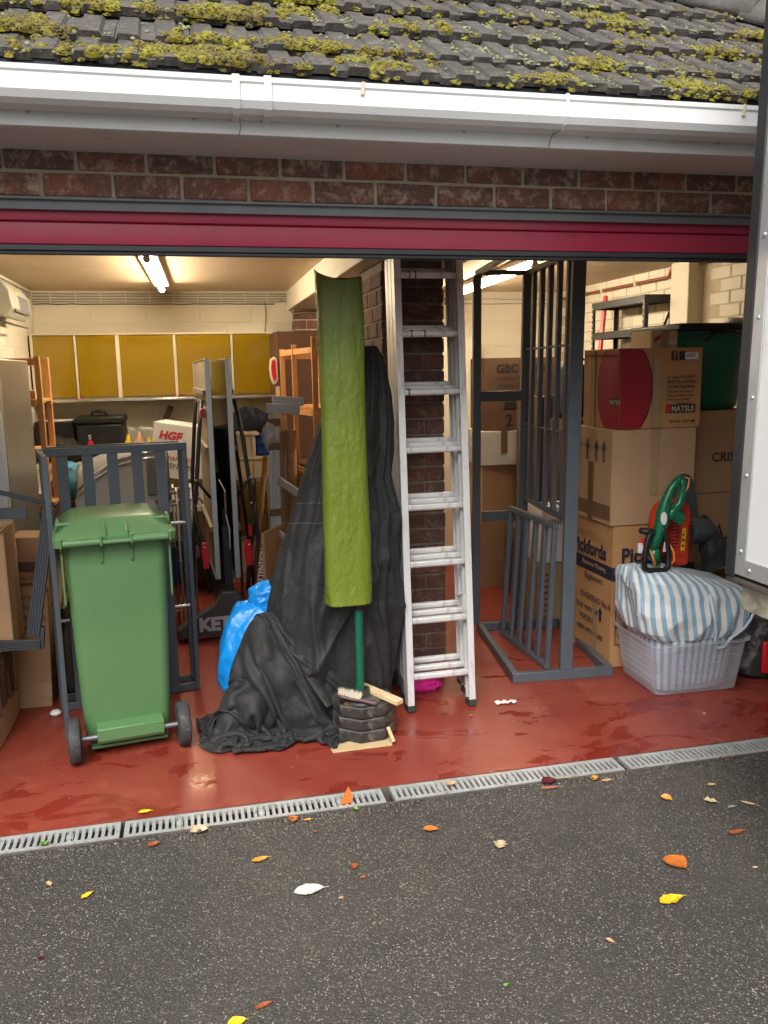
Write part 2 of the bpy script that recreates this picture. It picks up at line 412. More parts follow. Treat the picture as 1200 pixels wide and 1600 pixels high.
for row, (z, off) in enumerate(((2.2895, 0.0), (2.2895 + CH, .5), (2.2895 + 2 * CH, 0.0))):
    x = joint_x - 5 * BL + off * BL
    while x < XR + .25:
        inst('brick', bm_s[random.randrange(5)], loc=(x + BL / 2, .0502 + random.uniform(-.0015, .0015), z), parent=wall_front, rot=(random.uniform(-.006, .006), random.uniform(-.004, .004), random.choice((0, math.pi)) + random.uniform(-.004, .004)))
        x += BL
for side, x0 in (('l', -1.17), ('r', 3.41)):
    for k in range(27):
        z = .0415 + k * CH
        if z > 2.22: break
        for q in range(2):
            xx = (x0 - .1 - q * BL - (k % 2) * .0) if side == 'l' else (x0 + .1 + q * BL)
            if side == 'l' and xx < -1.55: continue
            if side == 'r' and xx > 3.75: continue
            inst('brick', bm_s[random.randrange(5)], loc=(xx, .0502, z), parent=wall_front)
# steel lintel lip
struct(MB().box(XL - .2, XR + .25, -.006, .0058, 2.241, 2.2505).build('lintel_lip', m_steel_grey, wall_front, bevel=.002))
struct(MB().box(-1.16, 3.40, .012, .0250, 2.212, 2.2475).build('lintel_plate', m_steel_grey, wall_front))

# ================================================================ inner walls, ceiling, beam, pier
bw = MB(); bw.box(XL - .2, XR + .2, YB, YB + .2, 0, 2.6)
wall_back = struct(bw.build('wall_back', m_cream, origin=(0, 0, 0)))
bl_m = bevelled(brick_mesh(.439, .1, .214, 3), m_cream, .0035); bl_m.name = 'block'
for k in range(11):
    z = .1125 + k * .225 + .077 - .225 * 1
    if z < .05 or z > 2.36: continue
    x = XL + .22 - (k % 2) * .225 + .01
    while x < XR - .1:
        inst('block', bl_m, loc=(x, YB + .0475 + random.uniform(-.001, .001), z), parent=wall_back); x += .45
wl = MB(); wl.box(XL - .2, XL, .105, YB, 0, 2.6)
wall_left = struct(wl.build('wall_left', m_cream, origin=(0, 0, 0)))
for k in range(11):
    z = .1125 + k * .225 + .077 - .225
    if z < .05 or z > 2.36: continue
    y = YB - .24 - (k % 2) * .225
    while y > 1.6:
        inst('block', bl_m, loc=(XL - .0475, y, z), parent=wall_left, rot=(0, 0, R(90))); y -= .45
m_joint = M('dusty_cream_joint', (.50, .42, .29), .8, var=.2, vs=14)
wr = MB(); wr.box(XR, XR + .2, .22, YB, 0, 2.6)
wall_right = struct(wr.build('wall_right', m_joint, origin=(0, 0, 0)))
br_m = bevelled(brick_mesh(.217, .1, .074, 9), m_cream, .004); br_m.name = 'brick'
for k in range(28):
    z = 2.345 - k * CH
    y = YB - .12 - (k % 2) * .113
    while y > (.4 if k < 11 else 2.6):
        if not (2.09 < y < 2.44) : inst('brick', br_m, loc=(XR + .0445 + random.uniform(-.0012, .0012), y, z), parent=wall_right, rot=(0, 0, R(90)))
        y -= BL
MB().box(XR - .115, XR + .01, 2.20, 2.42, 0, ZC).build('pilaster', m_cream, wall_right, bevel=.006)
struct(MB().box(XL - .1, XR + .1, .215, YB + .1, ZC, ZC + .05).build('ceiling', m_ceil, origin=(0, 0, 0)))
struct(MB().box(.865, 1.42, .40, YB, 2.205, ZC + .002).build('ceiling_beam', m_cream, origin=(1.1, 0, 2.2), bevel=.006))

# central brick pier
PX0, PX1, PY0, PY1 = .955, 1.282, 1.12, 1.672
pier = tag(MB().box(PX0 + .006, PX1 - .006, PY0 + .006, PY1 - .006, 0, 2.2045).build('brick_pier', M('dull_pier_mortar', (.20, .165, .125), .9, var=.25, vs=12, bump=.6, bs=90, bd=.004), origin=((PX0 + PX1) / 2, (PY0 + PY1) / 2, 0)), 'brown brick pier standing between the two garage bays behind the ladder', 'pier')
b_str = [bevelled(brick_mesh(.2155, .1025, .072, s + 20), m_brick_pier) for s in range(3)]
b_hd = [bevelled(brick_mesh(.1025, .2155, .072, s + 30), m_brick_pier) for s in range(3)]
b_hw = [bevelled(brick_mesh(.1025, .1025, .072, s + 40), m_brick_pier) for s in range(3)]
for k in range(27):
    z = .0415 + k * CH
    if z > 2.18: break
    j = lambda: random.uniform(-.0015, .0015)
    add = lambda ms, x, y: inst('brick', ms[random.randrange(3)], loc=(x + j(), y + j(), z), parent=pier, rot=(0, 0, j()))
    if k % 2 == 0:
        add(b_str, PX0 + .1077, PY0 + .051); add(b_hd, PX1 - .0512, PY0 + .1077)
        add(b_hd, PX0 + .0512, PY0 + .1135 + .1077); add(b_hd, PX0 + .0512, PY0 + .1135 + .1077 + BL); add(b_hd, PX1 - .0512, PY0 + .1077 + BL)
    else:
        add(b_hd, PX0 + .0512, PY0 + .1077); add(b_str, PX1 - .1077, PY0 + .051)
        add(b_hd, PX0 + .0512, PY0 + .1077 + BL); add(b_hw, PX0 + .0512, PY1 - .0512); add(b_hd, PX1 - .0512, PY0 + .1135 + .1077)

# small brick return on the back wall under the beam
back_pier = tag(MB().box(.911, 1.226, YB - .199, YB - .001, 0, 2.2045).build('brick_pier', m_mortar), 'brown brick pier on the cream back wall behind the pine shelves', 'pier')
for k in range(12):
    z = 2.155 - k * CH
    if k % 2: inst('brick', b_hd[0], loc=(.957, YB - .098, z), parent=back_pier); inst('brick', b_str[1], loc=(1.125, YB - .153, z), parent=back_pier)
    else: inst('brick', b_str[2], loc=(1.013, YB - .153, z), parent=back_pier); inst('brick', b_hd[1], loc=(1.181, YB - .098, z), parent=back_pier)

# ================================================================ roller door
m_door = M('crimson_door_slats', (.41, .028, .074), .34, .0, var=.06, vs=2, dirt=(.16, .02, .035), dirt_amt=.06)
door = thing('roller_door', 'crimson roller shutter door rolled up under the brick lintel', 'garage door', (1.12, .05, 2.07))
DX0, DX1 = -1.15, 3.39
z = 2.1035
for k, hgt in enumerate((.0765, .0765, .0765)):
    prof = [(-.001, 0), (-.0055, .003), (-.0068, .010), (-.0074, .036), (-.0068, .062), (-.0055, .0700), (-.001, .0732), (.011, .0732), (.011, 0)]
    MB().prism(prof, (DX0, .047, z), (0, 1, 0), (0, 0, 1), (DX1 - DX0, 0, 0)).build('door_slat', m_door, door, smooth=30)
    z += hgt
MB().box(DX0, DX1, .034, .064, 2.083, 2.1025).build('bottom_rail', M('dark_bottom_rail', (.045, .047, .052), .45, .2), door, bevel=.003)
MB().box(DX0, DX1, .040, .058, 2.070, 2.0825).build('rubber_seal', m_black_rubber, door, bevel=.003)
MB().lathe([(.13, 0), (.13, DX1 - DX0)], 28, (DX0, .245, 2.235), (1, 0, 0)).build('roller', m_door, door, smooth=40)
# ================================================================ eaves: soffit, fascia, gutter
ZS = 2.396
struct(MB().box(-2.0, 3.9, -.289, .0055, ZS, ZS + .012).build('soffit', m_white_upvc, wall_front))
m_fascia = m_white_upvc
fs = MB(); fs.box(-2.0, 3.9, -.302, -.2895, ZS - .006, 2.545); fs.box(-2.0, 3.9, -.2892, -.262, ZS - .006, ZS - .0005)
fascia = struct(fs.build('fascia', m_white_upvc, bevel=.002))
m_screw = M('grey_screw_cap', (.42, .42, .42), .4, .3)
for x in (-.42, .055, .50, .92, 1.36, 1.86, 2.3):
    MB().lathe([(.0065, 0), (.0065, .0025), (.003, .004), (.0001, .004)], 12, (x, -.3022, ZS + .034), (0, -1, 0)).build('screw_cap', m_screw, fascia, smooth=40)
gut = thing('gutter', 'white square-section rain gutter along the fascia under the mossy roof', 'gutter', (.8, -.35, 2.43))
GB, GT = 2.430, 2.527
gp = [(-.303, GT - .004), (-.303, GB + .012), (-.312, GB), (-.374, GB), (-.392, GB + .012), (-.4035, GB + .032), (-.4035, GT - .020), (-.4075, GT - .014), (-.4075, GT), (-.3935, GT), (-.3935, GT - .004), (-.4005, GT - .008),
      (-.4005, GB + .033), (-.3895, GB + .0145), (-.373, GB + .003), (-.313, GB + .003), (-.306, GB + .013), (-.306, GT - .004)]
MB().prism(gp, (-2.0, 0, 0), (0, 1, 0), (0, 0, 1), (5.9, 0, 0)).build('trough', m_white_upvc, gut)
def strap(x, wd=.020):
    s = [(-.3035, GT + .002), (-.3035, GB - .004), (-.312, GB - .0045), (-.376, GB - .0045), (-.396, GB + .009), (-.4085, GB + .031), (-.4115, GT - .014), (-.4115, GT + .0035), (-.392, GT + .0035), (-.392, GT + .0005), (-.4080, GT + .0005),
         (-.4080, GT - .015), (-.4042, GB + .032), (-.3925, GB + .0115), (-.3745, GB - .0004), (-.3035, GB - .0004)]
    MB().prism([(a, b) for a, b in s], (x, 0, 0), (0, 1, 0), (0, 0, 1), (wd, 0, 0)).build('strap', m_white_upvc, gut)
strap(.168, .022); strap(.262, .022); strap(1.232, .010)
m_gum = M('yellowed_sealant', (.55, .50, .38), .6)
for x in (.565, 1.888):
    MB().bar((x, -.4085, GT + .002), (x - .006, -.4085, GT - .034), .011, .003, (0, -1, 0)).build('sealant_smear', m_gum, gut)
# cobweb strand under the joint and leaf debris
MB().tube([(.190, -.352, GB - .005), (.192, -.33, GB - .03), (.187, -.308, GB - .045)], .0012, 5).build('cobweb', m_trough, gut)
MB().tube([(1.215, -.35, GB - .004), (1.212, -.33, GB - .026), (1.217, -.308, GB - .04)], .0014, 5).build('cobweb', m_trough, gut)

# ================================================================ roof
TH = R(35); EY, EZ = -.348, 2.575
su = V((0, math.cos(TH), math.sin(TH))); sn = V((0, -math.sin(TH), math.cos(TH)))
def on_roof(x, s, h=0.0): return V((x, EY, EZ)) + su * s + sn * h
def tile_mat():
    m, t, b = new_mat('lichened_concrete_tile'); c = coord(t)
    oi = t.nodes.new('ShaderNodeObjectInfo'); add = t.nodes.new('ShaderNodeVectorMath'); add.operation = 'ADD'
    t.links.new(c, add.inputs[0]); t.links.new(oi.outputs['Location'], add.inputs[1]); v = add.outputs[0]
    base = ramp(t, oi.outputs['Random'], [(0, (.050, .043, .040)), (.5, (.064, .055, .051)), (1, (.058, .051, .049))])
    col = mix(t, ramp(t, noise_n(t, v, 6, 6, .6), [(.35, 0), (.7, .8)]), base, (.090, .080, .074))
    col = mix(t, ramp(t, noise_n(t, v, 22, 8, .7, .6), [(.52, 0), (.66, .75)]), col, (.19, .175, .135))
    col = mix(t, ramp(t, noise_n(t, v, 95, 4, .6), [(.64, 0), (.70, .8)]), col, (.36, .35, .30))
    col = mix(t, ramp(t, noise_n(t, v, 11, 6, .7, .8), [(.52, 0), (.68, .75)]), col, (.045, .040, .020))
    t.links.new(col, b.inputs['Base Color']); b.inputs['Roughness'].default_value = .88
    bump_n(t, b, noise_n(t, v, 85, 8, .7), .7, .005); return m
m_tile = tile_mat()
roof = struct(MB().prism([(-2.0, 0), (3.58, 0), (1.25, 2.85), (-2.0, 2.85)], on_roof(0, -.0, -.055), (1, 0, 0), su, sn * .012).build('roof', m_tile, origin=(1, 1, 2.6)))
struct(MB().prism([(3.58, EY), (3.58, 5.0), (1.25, 2.67), (1.25, 2.0)], (0, 0, 0), (1, 0, 0), (0, 1, 0), (0, 0, .01)).xform(Matrix(((1, 0, 0, 0), (0, 1, 0, 0), (-math.tan(TH), 0, 1, 2.505 + 3.58 * math.tan(TH)), (0, 0, 0, 1)))).build('roof_side', m_tile, roof))
GA, TWd, TL = .29, .23, .375
def tile_mesh(seed):
    rr = random.Random(seed); g = MB(); n = 2; pit = TWd / n
    prof = []
    for i in range(n):
        a = i * pit
        prof += [(a + .006, .002), (a + .012, .013), (a + .070, .013), (a + .079, .001), (a + pit - .001, .001)]
    prof = [(0.0008, .001)] + prof; top = [(x - TWd / 2, y) for x, y in prof]
    top[-1] = (TWd / 2 - .0008, .001)
    bot = [(x, -.019 if abs(y) < .006 else -.012) for x, y in top]
    vs = []; ns = 4
    for k in range(ns):
        s = TL * k / (ns - 1)
        for x, y in top: vs.append((x, s + (rr.uniform(-.004, .003) if k == 0 else 0), y + rr.uniform(-.0012, .0012)))
    m_ = len(top); b0 = len(vs)
    for x, y in bot: vs.append((x, rr.uniform(-.001, .003), y))
    for x, y in bot: vs.append((x, TL, y))
    fs = []
    for k in range(ns - 1):
        for i in range(m_ - 1): fs.append((k * m_ + i, k * m_ + i + 1, (k + 1) * m_ + i + 1, (k + 1) * m_ + i))
    for i in range(m_ - 1): fs.append((b0 + i, b0 + i + 1, i + 1, i))
    fs.append((0, (ns - 1) * m_, b0 + m_, b0)); fs.append((m_ - 1, b0 + m_ - 1, b0 + 2 * m_ - 1, ns * m_ - 1))
    g.add(vs, fs); me = g.mesh('tile'); me.materials.append(m_tile); return me
tiles = [tile_mesh(s) for s in range(7)]
LAP = math.asin(.034 / TL)
courses = [-.012, .185] + [.185 + GA * k for k in range(1, 7)]
for ci, s in enumerate(courses):
    x = -1.55 + (TWd / 2 if ci % 2 else 0)
    while x < 3.3:
        p = on_roof(x, s, .0)
        if x < 3.44 - s * math.cos(TH):
            L = random.uniform(-.004, .004)
            o = inst('tile', tiles[random.randrange(7)], loc=p + su * L + sn * (.001 + random.uniform(0, .004)), parent=roof, rot=(TH - LAP + random.uniform(-.008, .008), random.uniform(-.008, .008), random.uniform(-.006, .006)))
        x += TWd
# hip tiles
hd = V((-1, 1, math.tan(TH))).normalized()
m_hip = M('pale_hip_concrete', (.095, .088, .080), .9, var=.35, vs=9, bump=.7, bs=60, bd=.006, dirt=(.09, .08, .06), dirt_amt=.4)
hp0 = V((3.58, EY, EZ - .03))
for k in range(8):
    a = hp0 + hd * (.30 * k); b = a + hd * .345
    g = MB(); nn = 12; side = hd.cross(V((0, 0, 1))).normalized(); u2 = side.cross(hd).normalized()
    def f(i, j, a=a, b=b):
        ang = math.pi * (i * 1.16 - .08); c = a.lerp(b, j) + u2 * (.012 * (1 - j))
        return c + side * math.cos(ang) * .125 + u2 * (math.sin(ang) * .095 - .01)
    g.grid(f, nn, 2); g.build('hip_tile', m_hip, roof, smooth=60, solid=.016)
# moss cushions
def moss_mat():
    m, t, b = new_mat('cushion_moss'); c = coord(t)
    n = noise_n(t, c, 5, 5, .65); n2 = noise_n(t, c, 60, 4, .6)
    col = ramp(t, n, [(.28, (.085, .055, .014)), (.42, (.210, .160, .010)), (.55, (.340, .300, .010)), (.72, (.190, .225, .018))])
    col = mix(t, ramp(t, n2, [(.38, .6), (.58, 0)]), col, (.055, .042, .014))
    col = mix(t, ramp(t, noise_n(t, c, 150, 3), [(.58, 0), (.7, .5)]), col, (.36, .34, .10))
    t.links.new(col, b.inputs['Base Color']); b.inputs['Roughness'].default_value = .95; b.inputs['Specular IOR Level'].default_value = .15
    b.inputs['Sheen Weight'].default_value = .25
    bump_n(t, b, noise_n(t, c, 320, 3, .7), .9, .006); return m
m_moss = moss_mat()
m_lichen_moss = M('pale_lichen_cushion', (.27, .285, .14), .95, var=.35, vs=30, bump=.9, bs=300, bd=.005)
def blob(g, c, r, flat=.62, n=7):
    pr = []; rr = random.random
    rings = 3; b = len(g.v); ph = rr() * 6.28
    for k in range(rings):
        el = k / rings * math.pi / 2
        for i in range(n):
            a = ph + 2 * math.pi * i / n + k * .4; q = r * (1 + random.uniform(-.18, .18))
            g.v.append(c + V((1, 0, 0)) * math.cos(a) * math.cos(el) * q + su * math.sin(a) * math.cos(el) * q + sn * (math.sin(el) * q * flat))
    g.v.append(c + sn * r * flat)
    for k in range(rings - 1):
        for i in range(n): l = (i + 1) % n; g.f.append([b + k * n + i, b + k * n + l, b + (k + 1) * n + l, b + (k + 1) * n + i])
    for i in range(n): g.f.append([b + (rings - 1) * n + i, b + (rings - 1) * n + (i + 1) % n, b + rings * n])
mg = MB(); ml = MB()
def tile_h(s):                  # height of the tile surface above the roof plane at slope distance s
    cs = [c for c in courses if c <= s]
    if not cs: return .0
    return .010 - math.sin(LAP) * (s - cs[-1])
rm = random.Random(11)
def cushion(g, x, s, hgt, rc, big):
    n = max(3, int((rc / .0052) ** 2 * .9))
    blob(g, on_roof(x, s, hgt - .004), rc * 1.02, big * 1.05, 9)
    for q in range(min(n, 46)):
        rr_ = rc * math.sqrt(rm.random()); a = rm.uniform(0, 6.283); rise = (1 - (rr_ / rc) ** 2) ** .5 * rc * big
        blob(g, on_roof(x + rr_ * math.cos(a) * 1.15, s + rr_ * math.sin(a), hgt + rise - .003), rm.uniform(.0028, .0056), rm.uniform(.6, 1.0), 5)
for _ in range(8500):
    x = rm.uniform(-1.1, 3.2); ci = rm.choice((0, 0, 1, 1, 1, 2, 2, 2, 3, 3, 3, 4, 4, 5)); sb = courses[ci]
    s = sb + min(abs(rm.gauss(0, .06)), .27)
    if rm.random() < .3: s = sb + rm.uniform(.0, .26)
    patch = noise.noise(V((x * 3.1, s * 4.0, 3.1))); left = max(0, .9 - x) * .22
    dens = patch * 1.25 + .10 + left + (.16 if ci == 0 else 0) - .025 * ci
    if rm.random() > dens: continue
    rc = rm.choice((.007, .010, .013, .017, .021)) + (.016 * rm.random() if dens > .40 else 0)
    if x > 1.0: rc *= .75
    # most cushions sit in the channels between the raised pads and at the tile nibs
    cushion(mg, x, s, tile_h(s), rc, rm.uniform(.5, .95))
for _ in range(900):            # tufts hanging over the front of the tile courses
    x = rm.uniform(-1.1, 3.2); ci = rm.choice((0, 1, 1, 2, 2, 3, 4)); sb = courses[ci]
    if noise.noise(V((x * 3.1, sb * 4.0, 3.1))) + .3 < rm.random() * .6: continue
    cushion(mg, x, sb - .003, -.006 + rm.uniform(-.006, .006), rm.uniform(.008, .015), .6)
for _ in range(9000):
    x = rm.uniform(-1.1, 3.2); ci = rm.choice((0, 1, 2, 3, 4, 5, 6)); s = courses[ci] + rm.uniform(0, GA)
    dens = noise.noise(V((x * 2.1, s * 3.0, 8.0))) + .12 + .14 * x
    if rm.random() > dens: continue
    for q in range(rm.randint(1, 4)): blob(ml, on_roof(x + rm.gauss(0, .010), s + rm.gauss(0, .010), tile_h(s) - .003), rm.uniform(.0035, .0085), rm.uniform(.5, .9), 6)
tag(mg.build('moss', m_moss, smooth=True), 'yellow-green cushion moss growing over the roof tiles', 'moss', kind='stuff')
tag(ml.build('lichen', m_lichen_moss, smooth=True), 'pale grey-green lichen tufts dotted over the roof tiles', 'lichen', kind='stuff')
# dark eaves edge: black strip added as the shadow between tiles and gutter
struct(MB().box(-1.9, 3.6, -.340, -.305, 2.50, 2.562).build('eaves_shade_strip', m_black_rubber, roof))

# ================================================================ services: tubes, cables, pipes
m_tube = emit('lit_fluorescent_tube', (1.0, .84, .60), 46.0)
m_batten = M('white_batten', (.75, .73, .68), .45)
def strip_light(x0, y0, x1, y1, label):
    t = thing('strip_light', label, 'strip light', ((x0 + x1) / 2, (y0 + y1) / 2, ZC), group='strip lights on the garage ceiling')
    d = (V((x1, y1, 0)) - V((x0, y0, 0))).normalized()
    zt = ZC - .060
    MB().bar((x0, y0, ZC - .0165), (x1, y1, ZC - .0165), .110, .032).build('batten', m_batten, t, bevel=.003)
    MB().tube([V((x0, y0, zt)) + d * .035, V((x1, y1, zt)) - d * .035], .019, 14).build('tube', m_tube, t, smooth=40)
    for e, s in (((x0, y0), 1), ((x1, y1), -1)):
        MB().tube([V((*e, zt)) + d * .002 * s, V((*e, zt)) + d * .045 * s], .0215, 14).build('end_cap', m_batten, t, smooth=40)
        MB().bar(V((*e, zt - .012)) + d * .012 * s, V((*e, ZC - .026)) + d * .012 * s, .03, .022, d).build('bracket', m_batten, t)
strip_light(-.205, 1.98, -.175, 3.80, 'lit strip light on the ceiling of the bay with mustard cupboards')
strip_light(2.20, 2.10, 2.315, 4.0, 'lit strip light on the ceiling above the stacked cartons')
cb = MB()
ca = thing('cable_run', 'thin grey cables clipped along the top of the cream back wall', 'cable', (0, YB, 2.3))
for k in range(4):
    z0 = 2.348 - k * .022
    pts = [(XL + .01 + i * .1, YB - .012 - .004 * (k % 2), z0 + .005 * noise.noise(V((i * .5, k * 3.1, 0)))) for i in range(22)]
    MB().tube(pts, .0055, 7).build('cable', m_cable_grey, ca, smooth=True)
MB().tube([(XL + .01 + i * .1, YB - .012, 2.262 + .008 * noise.noise(V((i * .8, 1, 0)))) for i in range(21)], .004, 7).build('cable', m_black_rubber, ca, smooth=True)
for i in range(10):
    x = XL + .15 + i * .2
    MB().box(x - .004, x + .004, YB - .022, YB - .001, 2.268, 2.356).build('cable_clip', m_cream, ca)
MB().tube([(.67 + .01 * math.sin(i), YB - .01, 2.29 - i * .07) for i in range(6)], .004, 6).build('cable', m_cable_grey, ca, smooth=True)
MB().tube([(.80, YB - .01, 2.30), (.875, YB - .02, 2.27), (.885, YB - .05, 2.20), (.90, YB - .21, 2.165), (.97, YB - .225, 2.172), (1.30, YB - .225, 2.175)], .0045, 6).build('cable', m_cable_grey, ca, smooth=True)
cc = thing('cable_run', 'thin brown cable clipped high on the right bay back wall', 'cable', (2.6, YB, 2.25))
MB().tube([(1.45 + i * .15, YB - .008, 2.262 + .003 * math.sin(i * 2)) for i in range(14)], .005, 6).build('cable', m_cable_grey, cc, smooth=True)
MB().tube([(1.45 + i * .15, YB - .008, 2.305 + .003 * math.sin(i * 2.3)) for i in range(14)], .004, 6).build('cable', m_cable_grey, cc, smooth=True)
cl = thing('cable_run', 'thin cables clipped along the left wall above the heater', 'cable', (XL, 3.6, 2.3))
for k in range(3): MB().tube([(XL + .012, 2.4 + i * .2, 2.345 - k * .022) for i in range(11)], .0055, 6).build('cable', m_cable_grey, cl, smooth=True)
m_copper = M('copper_pipe', (.34, .13, .07), .42, .55, var=.2)
pp = thing('copper_pipe', 'brown copper pipe running high along the cream brick right wall', 'pipe', (XR - .03, 3.2, 2.3))
MB().tube([(XR - .03, 1.2, 2.352), (XR - .03, 2.55, 2.352)], .014, 12).build('pipe', m_copper, pp, smooth=True)
MB().tube([(XR - .03, 2.50, 2.352), (XR - .03, 2.56, 2.345), (XR - .03, 2.58, 2.305), (XR - .03, 2.62, 2.298), (XR - .03, 4.40, 2.298), (XR - .035, 4.44, 2.285), (XR - .05, 4.455, 2.24), (XR - .05, 4.455, .1)], .014, 12).build('pipe', m_copper, pp, smooth=True)
for y in (3.05, 3.6, 4.15): MB().box(XR - .048, XR - .001, y - .012, y + .012, 2.280, 2.316).build('pipe_clip', m_cream, pp, bevel=.003)
# ================================================================ materials for the stored things
def card_mat(name, col, var=.08):
    m, t, b = new_mat(name); c = coord(t)
    n = noise_n(t, c, 3.5, 6, .6); n2 = noise_n(t, c, 30, 7, .7)
    col_ = mix(t, ramp(t, n, [(.3, 0), (.7, 1)]), sc3(col, 1 - var), sc3(col, 1 + var))
    col_ = mix(t, ramp(t, n2, [(.60, 0), (.78, .35)]), col_, sc3(col, .6))
    col_ = mix(t, ramp(t, noise_n(t, c, 8, 8, .75, 1.5), [(.66, 0), (.72, .25)]), col_, sc3(col, 1.5))
    t.links.new(col_, b.inputs['Base Color']); b.inputs['Roughness'].default_value = .72; b.inputs['Specular IOR Level'].default_value = .3
    w = nd(t, 'ShaderNodeTexWave', Scale=42.0, Distortion=.4); w.bands_direction = 'DIAGONAL'; t.links.new(c, w.inputs['Vector'])
    bump_n(t, b, mix(t, .7, w.outputs['Fac'], n2), .10, .0015); return m
m_card = card_mat('brown_cardboard', (.42, .265, .145))
m_card_orange = card_mat('tan_cardboard', (.46, .25, .105))
m_card_dark = card_mat('dull_shaded_cardboard', (.135, .078, .048))  # dull board, darkened further to hold the shade on the rear stack
m_card_white = card_mat('white_cardboard', (.62, .60, .57))
m_tape_brown = M('brown_parcel_tape', (.20, .115, .055), .22, var=.15)
m_tape_clear = M('clear_parcel_tape', (.36, .25, .135), .15, var=.1, spec=.6)
m_ink = M('black_ink', (.020, .018, .018), .6, var=.1)
m_ink_brown = M('brown_ink', (.10, .05, .03), .6)
m_ink_red = M('red_ink', (.45, .02, .03), .55)
m_paper = M('white_paper', (.75, .75, .74), .7, var=.05, bump=.2, bs=30)
m_red_plastic = M('red_plastic', (.55, .012, .022), .35, var=.08)

def carton(label, loc, size, rotz=0.0, m=None, tilt=(0, 0), tape=None, tape_m=None, name='carton', group=None, seam=True, jit=.006, cat='cardboard box', face_tape=False):
    """box with a slightly slumped skin; local x across, y deep, origin at base centre; returns the thing"""
    t = thing(name, label, cat, loc, rotz, group); t.rotation_euler = (tilt[0], tilt[1], rotz)
    sx, sy, sz = size; m = m or m_card; rr = random.Random(label)
    g = MB(); nu, nv = 4, 4
    ph = [rr.uniform(0, 50) for _ in range(6)]
    def bulge(p, n, k):
        d = noise.noise(V((p.x * 3 + ph[k], p.y * 3, p.z * 3))) * jit
        return p + V(n) * d
    faces = [((-1, -1), (1, 0, 0), (0, 0, 1), (0, -1, 0)), ((1, -1), (0, 1, 0), (0, 0, 1), (1, 0, 0)), ((1, 1), (-1, 0, 0), (0, 0, 1), (0, 1, 0)), ((-1, 1), (0, -1, 0), (0, 0, 1), (-1, 0, 0))]
    import bmesh
    bm = bmesh.new(); bmesh.ops.create_cube(bm, size=1.0)
    bmesh.ops.subdivide_edges(bm, edges=list(bm.edges), cuts=5, use_grid_fill=True)
    for v in bm.verts:
        p = v.co.copy(); q = V((p.x * sx, p.y * sy, (p.z + .5) * sz))
        out = V((1 if p.x > .49 else -1 if p.x < -.49 else 0, 1 if p.y > .49 else -1 if p.y < -.49 else 0, 1 if p.z > .49 else 0))
        if abs(out.x) + abs(out.y) + abs(out.z) == 1:
            q += out * noise.noise(V((q.x * 5 + ph[0], q.y * 5 + ph[1], q.z * 5))) * jit
        v.co = q
    sharp = [e for e in bm.edges if len(e.link_faces) == 2 and e.calc_face_angle(0) > .8]
    bmesh.ops.bevel(bm, geom=sharp, offset=.004, segments=2, affect='EDGES')
    me = bpy.data.meshes.new('carton_body'); bm.to_mesh(me); bm.free(); me.materials.append(m); me.shade_smooth(); me.set_sharp_from_angle(angle=R(50))
    o = bpy.data.objects.new('carton_body', me); COL.objects.link(o); o.parent = t
    if seam:
        MB().box(-sx / 2 + .002, sx / 2 - .002, -.0012, .0012, sz + jit * .3, sz + jit * .3 + .0012).build('flap_gap', m_ink_brown, t, local=True)
    if tape:
        w_ = .05; tm = tape_m or m_tape_brown
        if tape in ('x', 'both'):
            g = MB(); g.box(-sx / 2 - .0015, sx / 2 + .0015, -w_ / 2, w_ / 2, sz + jit * .4 + .001, sz + jit * .4 + .002)
            g.box(-sx / 2 - jit * .5 - .002, -sx / 2 - jit * .5 - .001, -w_ / 2, w_ / 2, sz - .09, sz); g.box(sx / 2 + jit * .5 + .001, sx / 2 + jit * .5 + .002, -w_ / 2, w_ / 2, sz - .09, sz)
            g.build('tape', tm, t, local=True)
        if tape in ('y', 'both'):
            g = MB(); g.box(-w_ / 2, w_ / 2, -sy / 2 - .0015, sy / 2 + .0015, sz + jit * .4 + .0022, sz + jit * .4 + .0032)
            g.box(-w_ / 2, w_ / 2, -sy / 2 - jit * .5 - .002, -sy / 2 - jit * .5 - .001, sz - .16, sz)
            g.build('tape', tm, t, local=True)
    t['sx'] = sx
    return t
def local_text(t, s, size, m, p, u, v, **kw):
    mt = world_of(t); r3 = mt.to_3x3()
    return text(s, size, m, t, mt @ V(p), r3 @ V(u), r3 @ V(v), **kw)
def local_mesh(t, mb, name, m, **kw):
    return mb.build(name, m, t, local=True, **kw)

# ================================================================ green wheelie bin (its wheeled back towards the drive)
def bin_mat():
    m, t, b = new_mat('green_bin_plastic'); c = coord(t)
    n = noise_n(t, c, 2.2, 6, .6); n2 = noise_n(t, c, 40, 6, .7)
    col = mix(t, ramp(t, n, [(.3, 0), (.7, 1)]), (.080, .180, .070), (.102, .218, .088))
    col = mix(t, ramp(t, n2, [(.66, 0), (.74, .5)]), col, (.24, .36, .20))
    col = mix(t, ramp(t, noise_n(t, c, 9, 8, .7, 1), [(.62, 0), (.8, .35)]), col, (.10, .14, .06))
    t.links.new(col, b.inputs['Base Color']); t.links.new(ramp(t, n2, [(.3, .34), (.7, .48)]), b.inputs['Roughness'])
    bump_n(t, b, noise_n(t, c, 300, 3), .12, .001); return m
m_bin = bin_mat()
bin_ = thing('wheelie_bin', 'green plastic wheelie bin with closed lid and two black wheels', 'wheelie bin', (-.352, .615, 0), R(8.2))
def rrect(hx, y0, y1, r, n=5):
    pts = []
    for cx, cy, a0 in ((hx - r, y1 - r, 0), (-hx + r, y1 - r, 90), (-hx + r, y0 + r, 180), (hx - r, y0 + r, 270)):
        for i in range(n + 1): a = R(a0 + 90 * i / n); pts.append((cx + r * math.cos(a), cy + r * math.sin(a)))
    return pts
